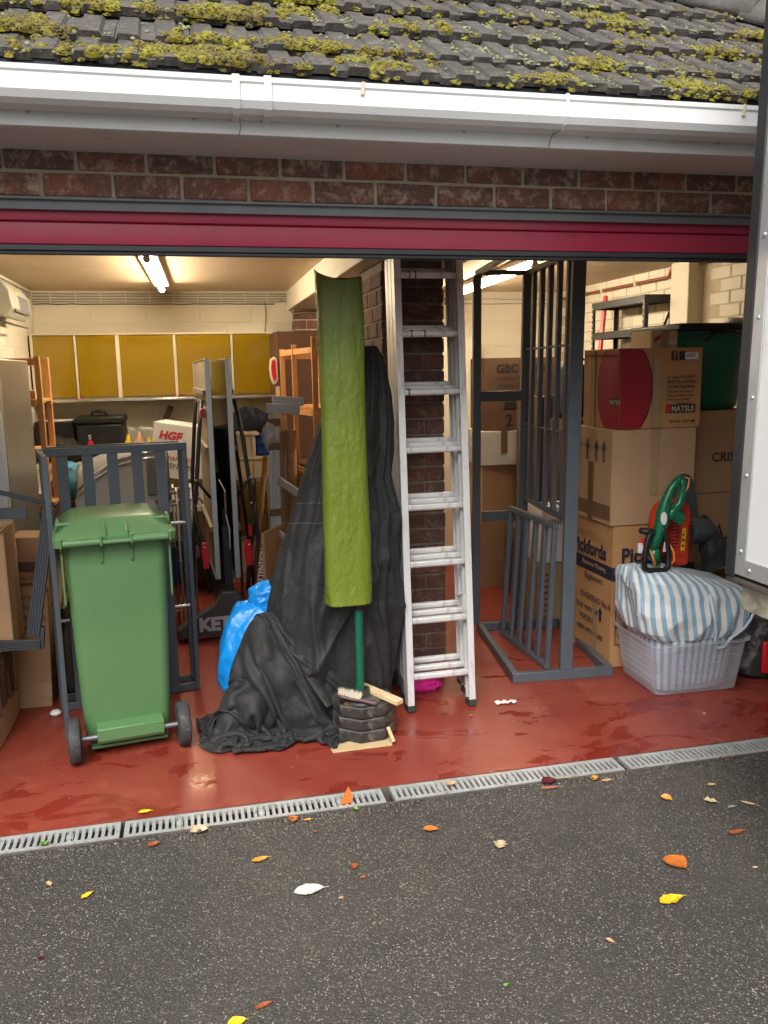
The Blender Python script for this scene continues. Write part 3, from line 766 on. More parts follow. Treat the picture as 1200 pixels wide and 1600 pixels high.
g = MB(); prof = [(.045, .170, .035, .405, .035), (.06, .182, .020, .415, .04), (.12, .186, .012, .42, .04), (.5, .200, .006, .455, .045), (.90, .212, .0, .488, .045), (.945, .214, .0, .49, .045), (.95, .226, -.008, .502, .045), (.985, .228, -.008, .504, .045)]
rings = [rrect(hx, y0, y1, r) for z, hx, y0, y1, r in prof]; n_ = len(rings[0])
for (z, *_), rg in zip(prof, rings): g.v += [V((x, y, z)) for x, y in rg]
for k in range(len(prof) - 1):
    for i in range(n_): l = (i + 1) % n_; g.f.append([k * n_ + i, k * n_ + l, (k + 1) * n_ + l, (k + 1) * n_ + i])
g.f.append(list(range(n_))[::-1])
local_mesh(bin_, g, 'body', m_bin, smooth=40)
# lid: sloped skirt, crowned top
g = MB(); lp = [(.955, .252, -.045, .535, .03), (.99, .254, -.047, .537, .03), (1.000, .245, -.035, .53, .04), (1.020, .215, .01, .50, .05), (1.052, .180, .055, .44, .05), (1.058, .165, .075, .42, .05)]
rings = [rrect(hx, y0, y1, r) for z, hx, y0, y1, r in lp]; n_ = len(rings[0])
for (z, *_), rg in zip(lp, rings): g.v += [V((x, y, z)) for x, y in rg]
for k in range(len(lp) - 1):
    for i in range(n_): l = (i + 1) % n_; g.f.append([k * n_ + i, k * n_ + l, (k + 1) * n_ + l, (k + 1) * n_ + i])
g.f.append(list(range((len(lp) - 1) * n_, len(lp) * n_))); g.f.append(list(range(n_))[::-1])
lid = local_mesh(bin_, g, 'lid', m_bin, smooth=28, bevel=0)
for x in (-.125, -.0, ):
    pass
for x in (-.045, .045):
    local_mesh(lid, MB().prism([(-.052, .985), (-.050, 1.012), (.02, 1.035), (.07, 1.056), (.075, 1.04), (-.02, .985)], (x - .0035, 0, 0), (0, 1, 0), (0, 0, 1), (.007, 0, 0)), 'lid_rib', m_bin)
for sx in (-1, 1):
    hb = MB(); cx = sx * .20
    hb.tube([(cx - .035, .055, 1.012), (cx - .032, .055, 1.040), (cx + .032, .055, 1.040), (cx + .035, .055, 1.008)], .0075, 8)
    hb.tube([(cx - .032, .055, 1.040), (cx - .03, .13, 1.046), (cx - .028, .16, 1.03)], .007, 8); hb.tube([(cx + .032, .055, 1.040), (cx + .03, .13, 1.046), (cx + .025, .16, 1.02)], .007, 8)
    local_mesh(lid, hb, 'lid_handle', m_bin, smooth=True)
    local_mesh(bin_, MB().tube([(sx * .215, -.052, .972), (sx * .06, -.052, .972)], .0155, 12), 'handle_bar', m_bin, smooth=40)
local_mesh(bin_, MB().tube([(-.058, -.052, .968), (.058, -.052, .968)], .0105, 10), 'hinge_pin', m_bin, smooth=40)
for x, zl in ((-.222, .70), (-.062, .875), (.062, .875), (.222, .70)):
    local_mesh(bin_, MB().prism([(-.068, .995), (-.066, .955), (-.035, .945), (-.012, .92), (-.010, zl), (.002, zl - .012), (.002, .985), (-.03, .998)], (x - .004, 0, 0), (0, 1, 0), (0, 0, 1), (.008, 0, 0)), 'hinge_flange', m_bin, bevel=.0015)
m_tyre = M('scuffed_bin_tyre', (.035, .036, .038), .7, var=.3, vs=18, dirt=(.14, .13, .12), dirt_amt=.35, dirt_scale=30, bump=.3, bs=80)
for sx in (-1, 1):
    w_ = local_mesh(bin_, MB().lathe([(.030, -.026), (.060, -.026), (.085, -.027), (.096, -.022), (.1, -.012), (.1, .012), (.096, .022), (.085, .027), (.060, .026), (.03, .026)], 36, (sx * .232, -.03, .1), (1, 0, 0)), 'wheel', m_tyre, smooth=40)
    local_mesh(w_, MB().lathe([(.055, -.0275), (.055, -.029), (.02, -.031), (.0002, -.031)], 24, (sx * .232, -.03, .1), (-1, 0, 0)), 'hub', m_black_plastic, smooth=40)
m_axle = M('dull_axle_steel', (.20, .21, .23), .4, .7)
local_mesh(bin_, MB().tube([(-.206, -.03, .1), (.206, -.03, .1)], .0125, 12), 'axle', m_axle, smooth=40)
local_mesh(bin_, MB().prism([(.03, .060), (-.042, .068), (-.052, .085), (-.052, .138), (.018, .150)], (-.138, 0, 0), (0, 1, 0), (0, 0, 1), (.286, 0, 0)), 'axle_housing', m_bin, bevel=.004)
local_mesh(bin_, MB().box(-.165, .165, .0, .06, .030, .0448), 'base_foot', m_bin, bevel=.004)

# ================================================================ blue-grey slatted steel frame behind the bin
fr = thing('steel_rack', 'blue-grey steel frame with wide upright slats standing behind the green bin', 'metal frame', (-.38, 1.2, 0))
A, B = V((-.728, 1.165, 0)), V((-.040, 1.298, 0)); ex = (B - A).normalized(); ey = V((-ex.y, ex.x, 0)); FW = (B - A).length; FH = 1.322
def fp(a, b, z): return A + ex * a + ey * b + V((0, 0, z))
def fbar(name, p, q, w_, h_, upv=(0, 0, 1)): return MB().bar(p, q, w_, h_, upv).build(name, m_grey_paint, fr, bevel=.0025)
fbar('top_rail', fp(0, 0, FH - .02), fp(FW, 0, FH - .02), .022, .038); fbar('top_rail', fp(0.03, .13, FH - .02), fp(FW, .13, FH - .02), .022, .038)
fbar('top_rail', fp(FW - .011, .013, FH - .021), fp(FW - .011, .118, FH - .021), .02, .034)
fbar('top_rail', fp(0.0, .13, FH - .022), fp(0.015, -.352, FH - .022), .020, .034)
fbar('bottom_rail', fp(.024, 0, .02), fp(FW - .024, 0, .02), .022, .038); fbar('bottom_rail', fp(.024, .13, .02), fp(FW - .024, .13, .02), .022, .038)
fbar('bottom_rail', fp(FW - .011, .013, .019), fp(FW - .011, .118, .019), .02, .034)
for a, b in ((.012, 0), (FW - .012, 0), (.012, .13), (FW - .012, .13)):
    fbar('post', fp(a, b, 0), fp(a, b, FH - .0395), .022, .024, ey)
fbar('post', fp(.015, -.362, 0), fp(.015, -.362, FH - .005), .024, .012, ey)
for k in range(5):
    a = .075 + k * .1165 + .027
    fbar('slat', fp(a, -.004, .0395), fp(a, -.004, FH - .0395), .052, .010, ey)
for z in (.46, .905): MB().tube([fp(.025, .018, z), fp(FW - .025, .018, z)], .008, 8).build('cross_rod', M('pale_steel_rod', (.35, .36, .37), .4, .5), fr, smooth=40)

# ================================================================ ribbed charcoal frame propped on the cartons
m_char = M('charcoal_composite', (.048, .056, .066), .45, var=.12)
rb = thing('ribbed_frame', 'charcoal ribbed frame propped on the low carton beside the slatted steel frame', 'frame', (-.83, .86, .435))
def ribbed(p, q, w_, name):
    p, q = V(p), V(q); d = (q - p).normalized(); nrm = V((0, -1, 0)); s = d.cross(nrm).normalized(); g = MB()
    g._bar(p, q, s, nrm, w_, .018)
    for k in range(5): g._bar(p + s * (w_ * (-.4 + .2 * k)) + nrm * .011, q + s * (w_ * (-.4 + .2 * k)) + nrm * .011, s, nrm, w_ * .12, .006)
    return g.build(name, m_char, rb, bevel=.001)
ribbed((-.765, .86, .50), (-.655, .90, 1.075), .056, 'stile')
ribbed((-1.20, .86, .48), (-.738, .86, .452), .046, 'rail')
MB().bar((-1.2, .85, 1.075), (-.742, .85, 1.068), .02, .05).build('rail', m_char, rb, bevel=.002)
MB().bar((-1.2, .66, 1.31), (-.64, .93, 1.085), .03, .022).build('arm', m_char, rb, bevel=.002)
MB().bar((-.742, .875, .43), (-.730, .875, .53), .03, .03).build('corner_block', m_char, rb, bevel=.002)

# ================================================================ cartons at the left edge
c1 = carton('low brown carton with dark tape marks under the charcoal ribbed frame', (-1.17, .985, 0), (.48, .50, .425), 0, m_card, name='carton')
for k, y in enumerate((-.17, -.06, .05)):
    local_mesh(c1, MB().tube([(.246, y, .14 + .02 * k), (.247, y, .36), (.247, y + .02, .385), (.247, y + .055, .385), (.247, y + .07, .36), (.247, y + .07, .16)], .008, 6), 'brown_stroke', m_ink_brown)
local_text(c1, 'SMJ-2', .072, m_ink, (.248, .03, .155), (0, 1, -.1), (0, .1, 1), sx=.9)
c2 = carton('upright pale carton standing on top of the low carton', (-.985, 1.02, .427), (.25, .30, .555), R(2), m_card, seam=False)
local_mesh(c2, MB().add([(.02, -.15, .553), (.125, -.15, .553), (.16, -.19, .600), (.115, -.17, .56)], [(0, 1, 2, 3)]), 'torn_flap', m_card, solid=.004)
c3 = carton('tall flat brown carton with upside-down printing behind the charcoal frame', (-1.0, 1.37, 0), (.44, .22, .885), R(-1), card_mat('flat_carton_board', (.40, .235, .125)), seam=False, tilt=(0, R(2.2)))
local_mesh(c3, MB().box(-.22, .2205, -.1155, -.1145, .715, .765), 'printed_band', m_ink_brown)
local_mesh(c3, MB().box(-.22, .2205, -.1155, -.1145, .645, .658), 'printed_band', m_ink_brown)
for s, z, sz_ in (('THIS WAY OUT OF THIS BOX', .695, .036), ('www.cycleservice', .595, .042), ('service@cycle', .545, .042), ('020 3600 1414', .492, .042), ('Customer Service', .44, .042)):
    local_text(c3, s, sz_, m_ink_brown, (.205, -.1165, z + .0), (-1, 0, 0), (0, 0, -1), sx=.85)
local_mesh(c3, MB().box(.155, .222, -.1152, -.1142, .06, .14), 'tape', m_tape_clear)
tag(MB().lathe([(.001, .003), (.022, .004), (.028, .014), (.018, .026), (.001, .03)], 9, (-.745, 1.12, 0)).xform(Matrix.Identity(4)).build('paper_scrap', m_paper), 'small crumpled white paper scrap on the red floor beside the low carton', 'paper')

# ================================================================ stainless fridge, pine rack, wall heater
m_inox = M('brushed_stainless', (.36, .335, .30), .38, .75, var=.08, stretch=(8, 8, .4), vs=6)
fz = thing('fridge', 'tall stainless steel fridge standing against the left wall', 'fridge', (-1.07, 1.65, 0))
MB().box(-1.245, -.90, 1.335, 2.08, .03, 1.755).build('cabinet', m_inox, fz, bevel=.006)
fd = MB().box(-1.245, -.902, 1.27, 1.332, .05, 1.75).build('door', M('pale_fridge_door', (.55, .57, .60), .35, .3), fz, bevel=.008)
MB().tube([(-.96, 1.268, 1.02), (-.955, 1.225, 1.04), (-.955, 1.222, 1.22), (-.96, 1.268, 1.25)], .011, 10).build('handle', m_chrome, fd, smooth=True)
MB().box(-1.06, -.935, 1.262, 1.2695, 1.262, 1.285).build('maker_plate', m_paper, fz)
MB().box(-1.2, -.93, 1.36, 2.05, 0, .0295).build('plinth', m_black_plastic, fz)
pr = thing('pine_rack', 'orange pine rack beside the stainless fridge', 'shelf rack', (-1.05, 2.45, 0))
for x, y in ((-.885, 2.30), (-.885, 2.62), (-1.22, 2.30), (-1.22, 2.62)): MB().bar((x, y, 0), (x, y, 1.785), .032, .042, (0, 1, 0)).build('post', m_pine, pr, bevel=.002)
for z in (1.525, 1.22, .88, .45):
    MB().box(-1.235, -.87, 2.284, 2.636, z - .012, z + .008).build('shelf', m_pine, pr, bevel=.002)
    MB().box(-1.204, -.902, 2.270, 2.2835, z - .035, z + .007).build('shelf_rail', m_pine, pr, bevel=.002)
MB().box(-1.204, -.902, 2.288, 2.310, 1.735, 1.775).build('top_rail', m_pine, pr, bevel=.002)
MB().box(-1.204, -.902, 2.61, 2.63, 1.735, 1.775).build('top_rail', m_pine, pr, bevel=.002)
tag(MB().box(-.985, -.915, 2.33, 2.47, 1.534, 1.585).build('wood_block', m_pine_pale, bevel=.003), 'small pale wood block on the upper shelf of the orange pine rack', 'wood block')
m_heat = M('cream_heater_case', (.42, .42, .36), .45, var=.06)
ht = thing('wall_heater', 'cream electric fan heater mounted high on the left wall', 'heater', (-1.14, 3.05, 2.1))
MB().prism([(XL + .002, 2.08), (-1.12, 2.045), (-1.07, 2.10), (-1.085, 2.21), (-1.13, 2.27), (XL + .002, 2.27)], (0, 2.72, 0), (1, 0, 0), (0, 0, 1), (0, .66, 0)).build('case', m_heat, ht, bevel=.008)
MB().box(-1.0725, -1.066, 2.80, 3.30, 2.085, 2.10).build('grille', M('dark_grille', (.16, .15, .15), .5), ht)
for k in range(9):
    z = 2.108 + k * .0105
    MB().bar((-1.071 - (z - 2.1) * .13, 2.98, z), (-1.071 - (z - 2.1) * .13, 3.32, z), .008, .005).build('grille_bar', M('grille_grey', (.14, .13, .14), .5) if k == 0 else bpy.data.materials['grille_grey'], ht)
MB().bar((-1.105, 2.98, 2.236), (-1.105, 3.06, 2.236), .045, .004, (1, 0, .9)).build('warning_label', M('yellow_label', (.75, .55, .03), .5), ht)
MB().tube([(XL + .02, 2.70, 2.30), (XL + .10, 2.66, 2.29), (XL + .11, 2.63, 2.22), (XL + .05, 2.65, 2.14), (XL + .02, 2.7, 2.12)], .007, 7).build('flex', m_black_rubber, ht, smooth=True)
MB().tube([(XL + .02, 3.36, 2.04), (-1.10, 3.36, 2.005), (-1.10, 2.8, 2.005), (XL + .02, 2.8, 2.04)], .006, 7).build('bracket', m_axle, ht, smooth=40)
nb = thing('wall_notice', 'small grey notice with a dark panel fixed to the left wall', 'notice', (XL, 2.9, 1.75))
MB().box(XL + .001, XL + .006, 2.72, 3.02, 1.86, 1.99).build('sheet', M('grey_notice', (.42, .41, .40), .7), nb); MB().box(XL + .0065, XL + .010, 2.72, 3.02, 1.79, 1.855).build('panel', m_black_plastic, nb)

# ================================================================ mustard wall cupboards
m_mustard = M('gloss_mustard_laminate', (.28, .172, .004), .12, var=.05, vs=1.5, rvar=.04, coat=.3)
m_ivory = M('ivory_edging', (.72, .63, .47), .4, var=.05)
cu = thing('wall_cupboards', 'row of gloss mustard wall cupboards with ivory edging on the back wall', 'cupboards', (-.22, 4.3, 1.46))
MB().box(-1.235, .74, 4.17, YB - .001, 1.462, 1.998).build('carcass', m_ivory, cu)
cx = [-1.222, -.893, -.566, -.113, .352, .735]
for i in range(5):
    a, b = cx[i] + .013, cx[i + 1] - .013
    MB().box(a, b, 4.150, 4.168, 1.495, 1.988).build('door', m_mustard, cu, bevel=.0015)
    if i < 4:
        dd = .016 if i != 1 else .030
        MB().box(cx[i + 1] - dd / 2, cx[i + 1] + dd / 2, 4.142, 4.1695, 1.478, 1.992).build('edging', m_ivory, cu, bevel=.002)
MB().box(-1.233, -1.211, 4.142, 4.1695, 1.478, 1.992).build('edging', m_ivory, cu, bevel=.002); MB().box(.724, .742, 4.142, 4.1695, 1.478, 1.992).build('edging', m_ivory, cu, bevel=.002)
MB().box(-1.233, .742, 4.144, 4.1695, 1.9925, 2.004).build('edging', m_ivory, cu, bevel=.002)
MB().box(-1.233, .742, 4.138, 4.1695, 1.458, 1.4765).build('pull_trim', m_chrome, cu, bevel=.003)
for x in (cx[1], cx[3]):
    for s in (-1, 1): MB().box(x + s * .03 - .018, x + s * .03 + .018, 4.1475, 4.1495, 1.4965, 1.508).build('red_sticker', m_red_plastic, cu)
MB().tube([(-1.245, 4.20, 1.99), (-1.24, 4.16, 1.75), (-1.24, 4.16, 1.46)], .007, 7).build('flex', m_black_rubber, cu, smooth=True)

# ================================================================ bench along the back wall and what stands on it
be = thing('workbench', 'long cream workbench with cupboards along the back wall', 'workbench', (-.3, 4.1, 0))
MB().box(XL + .005, .86, 3.74, YB - .002, .955, .995).build('worktop', m_ivory, be, bevel=.004)
for k in range(5):
    a = XL + .02 + k * .415
    MB().box(a, a + .405, 3.77, 3.79, .10, .945).build('cupboard_door', m_ivory, be, bevel=.003)
MB().box(XL + .02, .84, 3.80, YB - .01, .0, .954).build('carcass', m_ivory, be)
MB().box(-.55, .8, YB - .035, YB - .001, 1.385, 1.405).build('pipe_shelf', m_ivory, be)
s1 = thing('storage_box', 'black storage box with white paper on its lid on the workbench', 'storage box', (-1.08, 4.1, .996))
MB().box(-1.22, -.92, 3.95, 4.25, .997, 1.315).build('body', m_black_plastic, s1, bevel=.012); MB().box(-1.17, -.95, 3.97, 4.2, 1.3155, 1.322).build('paper', m_paper, s1)
s2 = thing('tool_case', 'black plastic tool case with carry handle on the workbench', 'tool case', (-.71, 4.1, .996))
MB().box(-.905, -.545, 3.90, 4.28, .997, 1.29).build('body', m_black_plastic, s2, bevel=.02); MB().box(-.915, -.535, 3.89, 4.29, 1.292, 1.345).build('lid', m_black_plastic, s2, bevel=.012)
MB().tube([(-.80, 4.08, 1.34), (-.79, 4.08, 1.375), (-.74, 4.08, 1.385), (-.69, 4.08, 1.375), (-.68, 4.08, 1.34)], .012, 8).build('handle', m_black_plastic, s2, smooth=True)
text('S', .05, m_paper, s2, (-.815, 3.899, 1.17), (1, 0, 0), (0, 0, 1))
MB().lathe([(.022, 0), (.022, .004)], 14, (-.80, 3.8985, 1.14), (0, -1, 0)).build('badge', m_red_plastic, s2)
for i, (x, h, r, mm, lb, ct) in enumerate(((-.515, .20, .032, M('yellow_bottle', (.70, .50, .03), .4), 'yellow plastic bottle on the workbench next to the black tool case', 'bottle'), (-.43, .22, .036, M('pinkish_carton', (.55, .30, .22), .5), 'pink bottle on the workbench between two yellow ones', 'bottle'),
                                           (-.355, .17, .030, bpy.data.materials['yellow_bottle'], 'yellow plastic bottle leaning by the torn grey packet on the workbench', 'bottle'))):
    tag(MB().lathe([(r * .9, 0), (r, .01), (r, h * .65), (r * .5, h * .82), (r * .4, h), (.0005, h)], 14, (x, 3.93, .997)).build('bottle', mm, smooth=40), lb, ct, 'bottles on the workbench')
tag(MB().grid(lambda u, v: (-.52 + u * .26, 3.98 + .02 * math.sin(u * 9), 1.0 + v * .25 + .02 * noise.noise(V((u * 6, v * 6, 2)))), 12, 8).build('torn_packet', M('grey_packet', (.30, .30, .27), .5), smooth=True, solid=.01), 'crumpled grey packet standing behind the bottles on the workbench', 'packet')
tag(MB().bar((-.36, 4.3, .998), (-.175, 4.36, 1.40), .05, .02, (0, 1, 0)).build('plank_offcut', m_oak_dark, bevel=.002), 'dark wood offcut leaning on the wall under the mustard cupboards', 'plank')
tag(MB().lathe([(.02, 0), (.10, .02), (.14, .10), (.15, .22), (.155, .23), (.145, .23), (.135, .11), (.09, .03), (.001, .03)], 28, (-.11, 4.2, .997)).build('bowl', M('dark_green_bowl', (.02, .035, .03), .25), smooth=40), 'shiny dark bowl on the workbench behind the white printed carton', 'bowl')
h1 = carton('white printed carton with red letters standing behind the folded table', (-.10, 3.38, .90), (.42, .30, .40), R(-14), m_card_white, tilt=(0, R(9)), name='carton')
local_text(h1, 'HGF', .085, m_ink_red, (-.165, -.1535, .285), (1, 0, 0), (.18, 0, 1), bold=.004)
local_text(h1, 'GUARANTEED', .045, m_ink_red, (-.18, -.1535, .135), (1, 0, 0), (0, 0, 1)); local_text(h1, 'REAL ENGLISH', .055, m_ink, (-.20, -.1535, .075), (1, 0, 0), (0, 0, 1), sx=.95)
h2 = carton('brown carton printed with pale ring figures under the white printed carton', (-.09, 3.40, .45), (.46, .40, .45), R(-6), m_card_dark, name='carton')
for k, x in enumerate((-.13, .10)):
    gg = MB(); gg.prism([(-.085, -.09), (.085, -.09), (.085, .07), (.045, .105), (-.045, .105), (-.085, .07)], (x, -.2055, .30), (1, 0, 0), (0, 0, 1), (0, -.001, 0)); local_mesh(h2, gg, 'printed_panel', m_card_white)
    for r0, z in ((.022, .345), (.052, .26)):
        local_mesh(h2, MB().tube([(x + r0 * math.cos(a), -.2075, z + r0 * math.sin(a)) for a in [i * math.pi / 10 for i in range(20 if r0 < .03 else 11)]], .006, 5, closed=r0 < .03), 'printed_ring', m_ink_brown)
st = thing('low_table', 'low dark table under the printed cartons behind the slatted frame', 'table', (-.09, 3.4, 0))
MB().box(-.36, .17, 3.16, 3.62, .41, .448).build('tabletop', m_oak_dark, st, bevel=.003)
for x in (-.34, .15):
    for y in (3.18, 3.60): MB().box(x - .018, x + .018, y - .018, y + .018, 0, .4095).build('leg', m_oak_dark, st)
# silver framed garden chairs folded behind the frame
m_silver = M('dull_silver_tube', (.42, .41, .38), .4, .6)
for k, (x, y, lb) in enumerate(((-.20, 2.42, 'folded silver tube chair behind the slatted steel frame'), (-.11, 2.62, 'folded silver tube chair leaning nearest to the printed cartons'))):
    ch = thing('folded_chair', lb, 'chair', (x, y, 0), group='folded tube chairs behind the slatted frame')
    for s in (-.055, .075): MB().tube([(x + s, y, .0), (x + s * .95, y + .06, .45), (x + s * .9, y + .10, .93)], .010, 8).build('side_tube', m_silver, ch, smooth=True)
    for z in (.90, .82, .45, .12): MB().tube([(x - .055, y + .10 * z, z), (x + .07, y + .10 * z, z)], .008, 8).build('cross_tube', m_silver, ch, smooth=True)
    MB().box(x - .05, x + .06, y + .03, y + .05, .30, .55).build('seat', m_black_plastic if k else M('navy_cloth', (.02, .03, .09), .8), ch, bevel=.01)

# ================================================================ grey moulded barbecue hood behind the slats
m_bbq = M('glossy_grey_hood', (.36, .37, .37), .16, .1, var=.06)
bq = thing('barbecue', 'grey domed barbecue with dark cabinet behind the slatted frame', 'barbecue', (-.46, 2.45, 0))
def hood(u, v):
    x = -.735 + .56 * u; e = max(0.0, math.sin(math.pi * (.14 + .50 * u))) ** .8
    a = math.pi * v * .98; ry = .24 * (.75 + .25 * e); top = .20 + .23 * e
    return (x, 2.56 - ry * math.cos(a), .78 + top * math.sin(a))
MB().grid(hood, 26, 18).build('hood', m_bbq, bq, smooth=True, solid=.006)
MB().prism([(-.735, .76), (-.175, .76), (-.175, 1.18), (-.24, 1.195), (-.42, 1.175), (-.56, 1.10), (-.68, .98), (-.735, .92)], (0, 1.985, 0), (1, 0, 0), (0, .34, 1), (0, .03, 0)).build('front_panel', m_bbq, bq, bevel=.012)
for i, o_ in enumerate((.0, .035)):
    MB().tube([(x_, 1.985 + .34 * (z_ - o_) - .004, z_ - o_) for x_, z_ in ((-.71, .97), (-.62, 1.065), (-.48, 1.145), (-.33, 1.18), (-.20, 1.185))], .006, 8).build('highlight_line', m_chrome, bq, smooth=True)  # bright lines laid along the hood as its highlight bands
MB().prism([(-.30, .92), (-.195, .92), (-.195, 1.15), (-.30, 1.15)], (0, 1.972, 0), (1, 0, 0), (0, .34, 1), (0, .012, 0)).build('side_window', M('dark_gloss_panel', (.12, .125, .13), .12), bq, bevel=.008)
MB().lathe([(.013, 0), (.013, .004), (.006, .007), (.0005, .007)], 14, (-.245, 2.278, .88), (0, -1, .2)).build('badge', m_ink_red, bq, smooth=40)
MB().prism([(-.46, .62), (-.40, .86), (-.355, .905), (-.31, .86), (-.24, .80), (-.185, .80), (-.185, .62)], (0, 1.979, 0), (1, 0, 0), (0, .34, 1), (0, -.008, 0)).build('dark_recess', M('navy_black_panel', (.012, .016, .026), .4), bq)
MB().box(-.70, -.20, 2.30, 2.70, .06, .7595).build('cabinet', m_black_plastic, bq, bevel=.01)
for x in (-.66, -.24): MB().lathe([(.03, -.01), (.03, .01)], 16, (x, 2.36, .03), (1, 0, 0)).build('castor', m_black_rubber, bq)

def crumple(name, label, cat, c, r, m, seed, n=36, amp=.25, f=2.2, squash=(1, 1, 1), flat=True, parent=None, ridge=1.0, octs=4):
    g = MB(); sd = V((seed * 7.3, seed * 3.1, seed * 1.7)); c = V(c)
    def fn(u, v):
        a = 2 * math.pi * u; e = math.pi * (v - .5)
        d = V((math.cos(a) * math.cos(e), math.sin(a) * math.cos(e), math.sin(e)))
        q = d * f + sd
        w_ = noise.noise_vector(q * .8) * .6
        k = 0; am = 1.0; fr_ = 1.0
        for o in range(octs):
            k += am * (1 - 2 * abs(noise.noise((q + w_) * fr_ + sd))) ; am *= .5; fr_ *= 1.9
        rr_ = r * (1 + amp * k * ridge * .6)
        p = V((d.x * squash[0], d.y * squash[1], d.z * squash[2])) * rr_
        if flat and p.z < -r * squash[2] * .72: p.z = -r * squash[2] * .72
        return c + p
    g.grid(fn, n, n // 2, wrap=True)
    o = g.build(name, m, parent, smooth=60)
    if label: tag(o, label, cat)
    return o
crumple_later = []
def bag_mat(name, col, rough=.28, spec=.5, trans=0.0):
    m, t, b = new_mat(name); c = coord(t)
    n = noise_n(t, c, 9, 6, .6, 1.0); v = vor_n(t, mapping(t, c, (1, 1, .6)), 16, 'DISTANCE_TO_EDGE')
    cl = mix(t, ramp(t, n, [(.3, 0), (.7, 1)]), sc3(col, .8), sc3(col, 1.15)); t.links.new(cl, b.inputs['Base Color'])
    b.inputs['Roughness'].default_value = rough; b.inputs['Specular IOR Level'].default_value = spec
    p = bump_n(t, b, ramp(t, v, [(.0, 0), (.25, 1)]), .35, .006); bump_n(t, b, n, .5, .01, p); return m
m_bluebag = bag_mat('blue_polythene', (.008, .26, .72))
m_bluebag2 = bag_mat('royal_blue_polythene', (.01, .07, .45))
m_teal = bag_mat('teal_cloth', (.05, .22, .33), .7)
m_navy = M('navy_fabric', (.012, .016, .034), .85, var=.3, bump=.3, bs=200)
crumple('cloth_bundle', 'crumpled blue cloth bundle behind the slats beside the grey barbecue', 'cloth', (-.83, 2.85, .95), .13, m_teal, 2, squash=(.75, .8, .95))
crate2 = thing('side_table', 'small wooden table carrying the blue cloth bundle', 'table', (-.9, 2.88, 0))
MB().box(-1.02, -.72, 2.72, 3.02, .80, .848).build('tabletop', m_oak_dark, crate2, bevel=.003)
for x in (-.995, -.745):
    for y in (2.74, 3.0): MB().box(x - .015, x + .015, y - .015, y + .015, 0, .7995).build('leg', m_oak_dark, crate2)
tag(MB().box(-.99, -.91, 2.36, 2.50, .889, .955).build('small_box', M('pale_pink_box', (.50, .42, .40), .6), bevel=.003), 'small pale pink box on a lower shelf of the pine rack', 'box')
gg = MB(); rg = random.Random(4)
for k in range(46):
    p = V((-.80 + rg.gauss(0, .04), 2.05 + rg.gauss(0, .06), .60)); d = V((rg.gauss(0, .35), rg.gauss(0, .3), 1)).normalized(); L = rg.uniform(.14, .34); s = d.cross(V((0, 1, 0))).normalized() * .010
    gg.add([p - s, p + s, p + d * L * .6 + s * .8 + V((0, 0, .0)), p + d * L, p + d * L * .6 - s * .8], [(0, 1, 2, 3, 4)])
pl = thing('potted_plant', 'leafy green potted plant beside the stainless fridge', 'plant', (-.80, 2.05, 0))
gg.build('foliage', M('plant_green', (.06, .20, .015), .45), pl); MB().lathe([(.07, .42), (.095, .60), (.10, .605), (.085, .605), (.08, .585), (.001, .585)], 20, (-.80, 2.05, 0)).build('pot', M('plant_pot', (.16, .07, .04), .7), pl, smooth=40)
MB().lathe([(.11, 0), (.11, .03), (.05, .05), (.05, .37), (.12, .40), (.12, .42), (.001, .42)], 20, (-.80, 2.05, 0)).build('stand', m_oak_dark, pl, smooth=40)
crumple('paper_bundle', 'torn bundle of brown packing paper between the slatted frame and the charcoal frame', 'paper', (-.665, 1.02, .73), .10, M('kraft_paper', (.36, .23, .12), .8, bump=.4, bs=40), 5, squash=(.42, .35, 1.15), amp=.5, flat=False)
crumple('dark_sack', 'dark grey-green sack slumped on the floor behind the slatted frame', 'sack', (-.60, 1.52, .22), .26, M('dark_sacking', (.05, .045, .03), .8, bump=.4, bs=60), 6, squash=(.8, .7, 1.15))

crumple('black_holdall', 'black holdall slumped on the workbench in front of the storage box', 'bag', (-1.02, 3.86, 1.085), .11, M('black_nylon', (.008, .008, .009), .7, bump=.3, bs=80), 41, squash=(1.1, .8, .9), amp=.4)
crumple('black_rubbish_sack', 'large black rubbish sack standing between the pine rack and the barbecue', 'sack', (-.86, 3.32, .40), .36, bag_mat('black_polythene', (.008, .008, .009), .3), 42, n=60, squash=(.72, .7, 1.45), amp=.25, f=1.6)
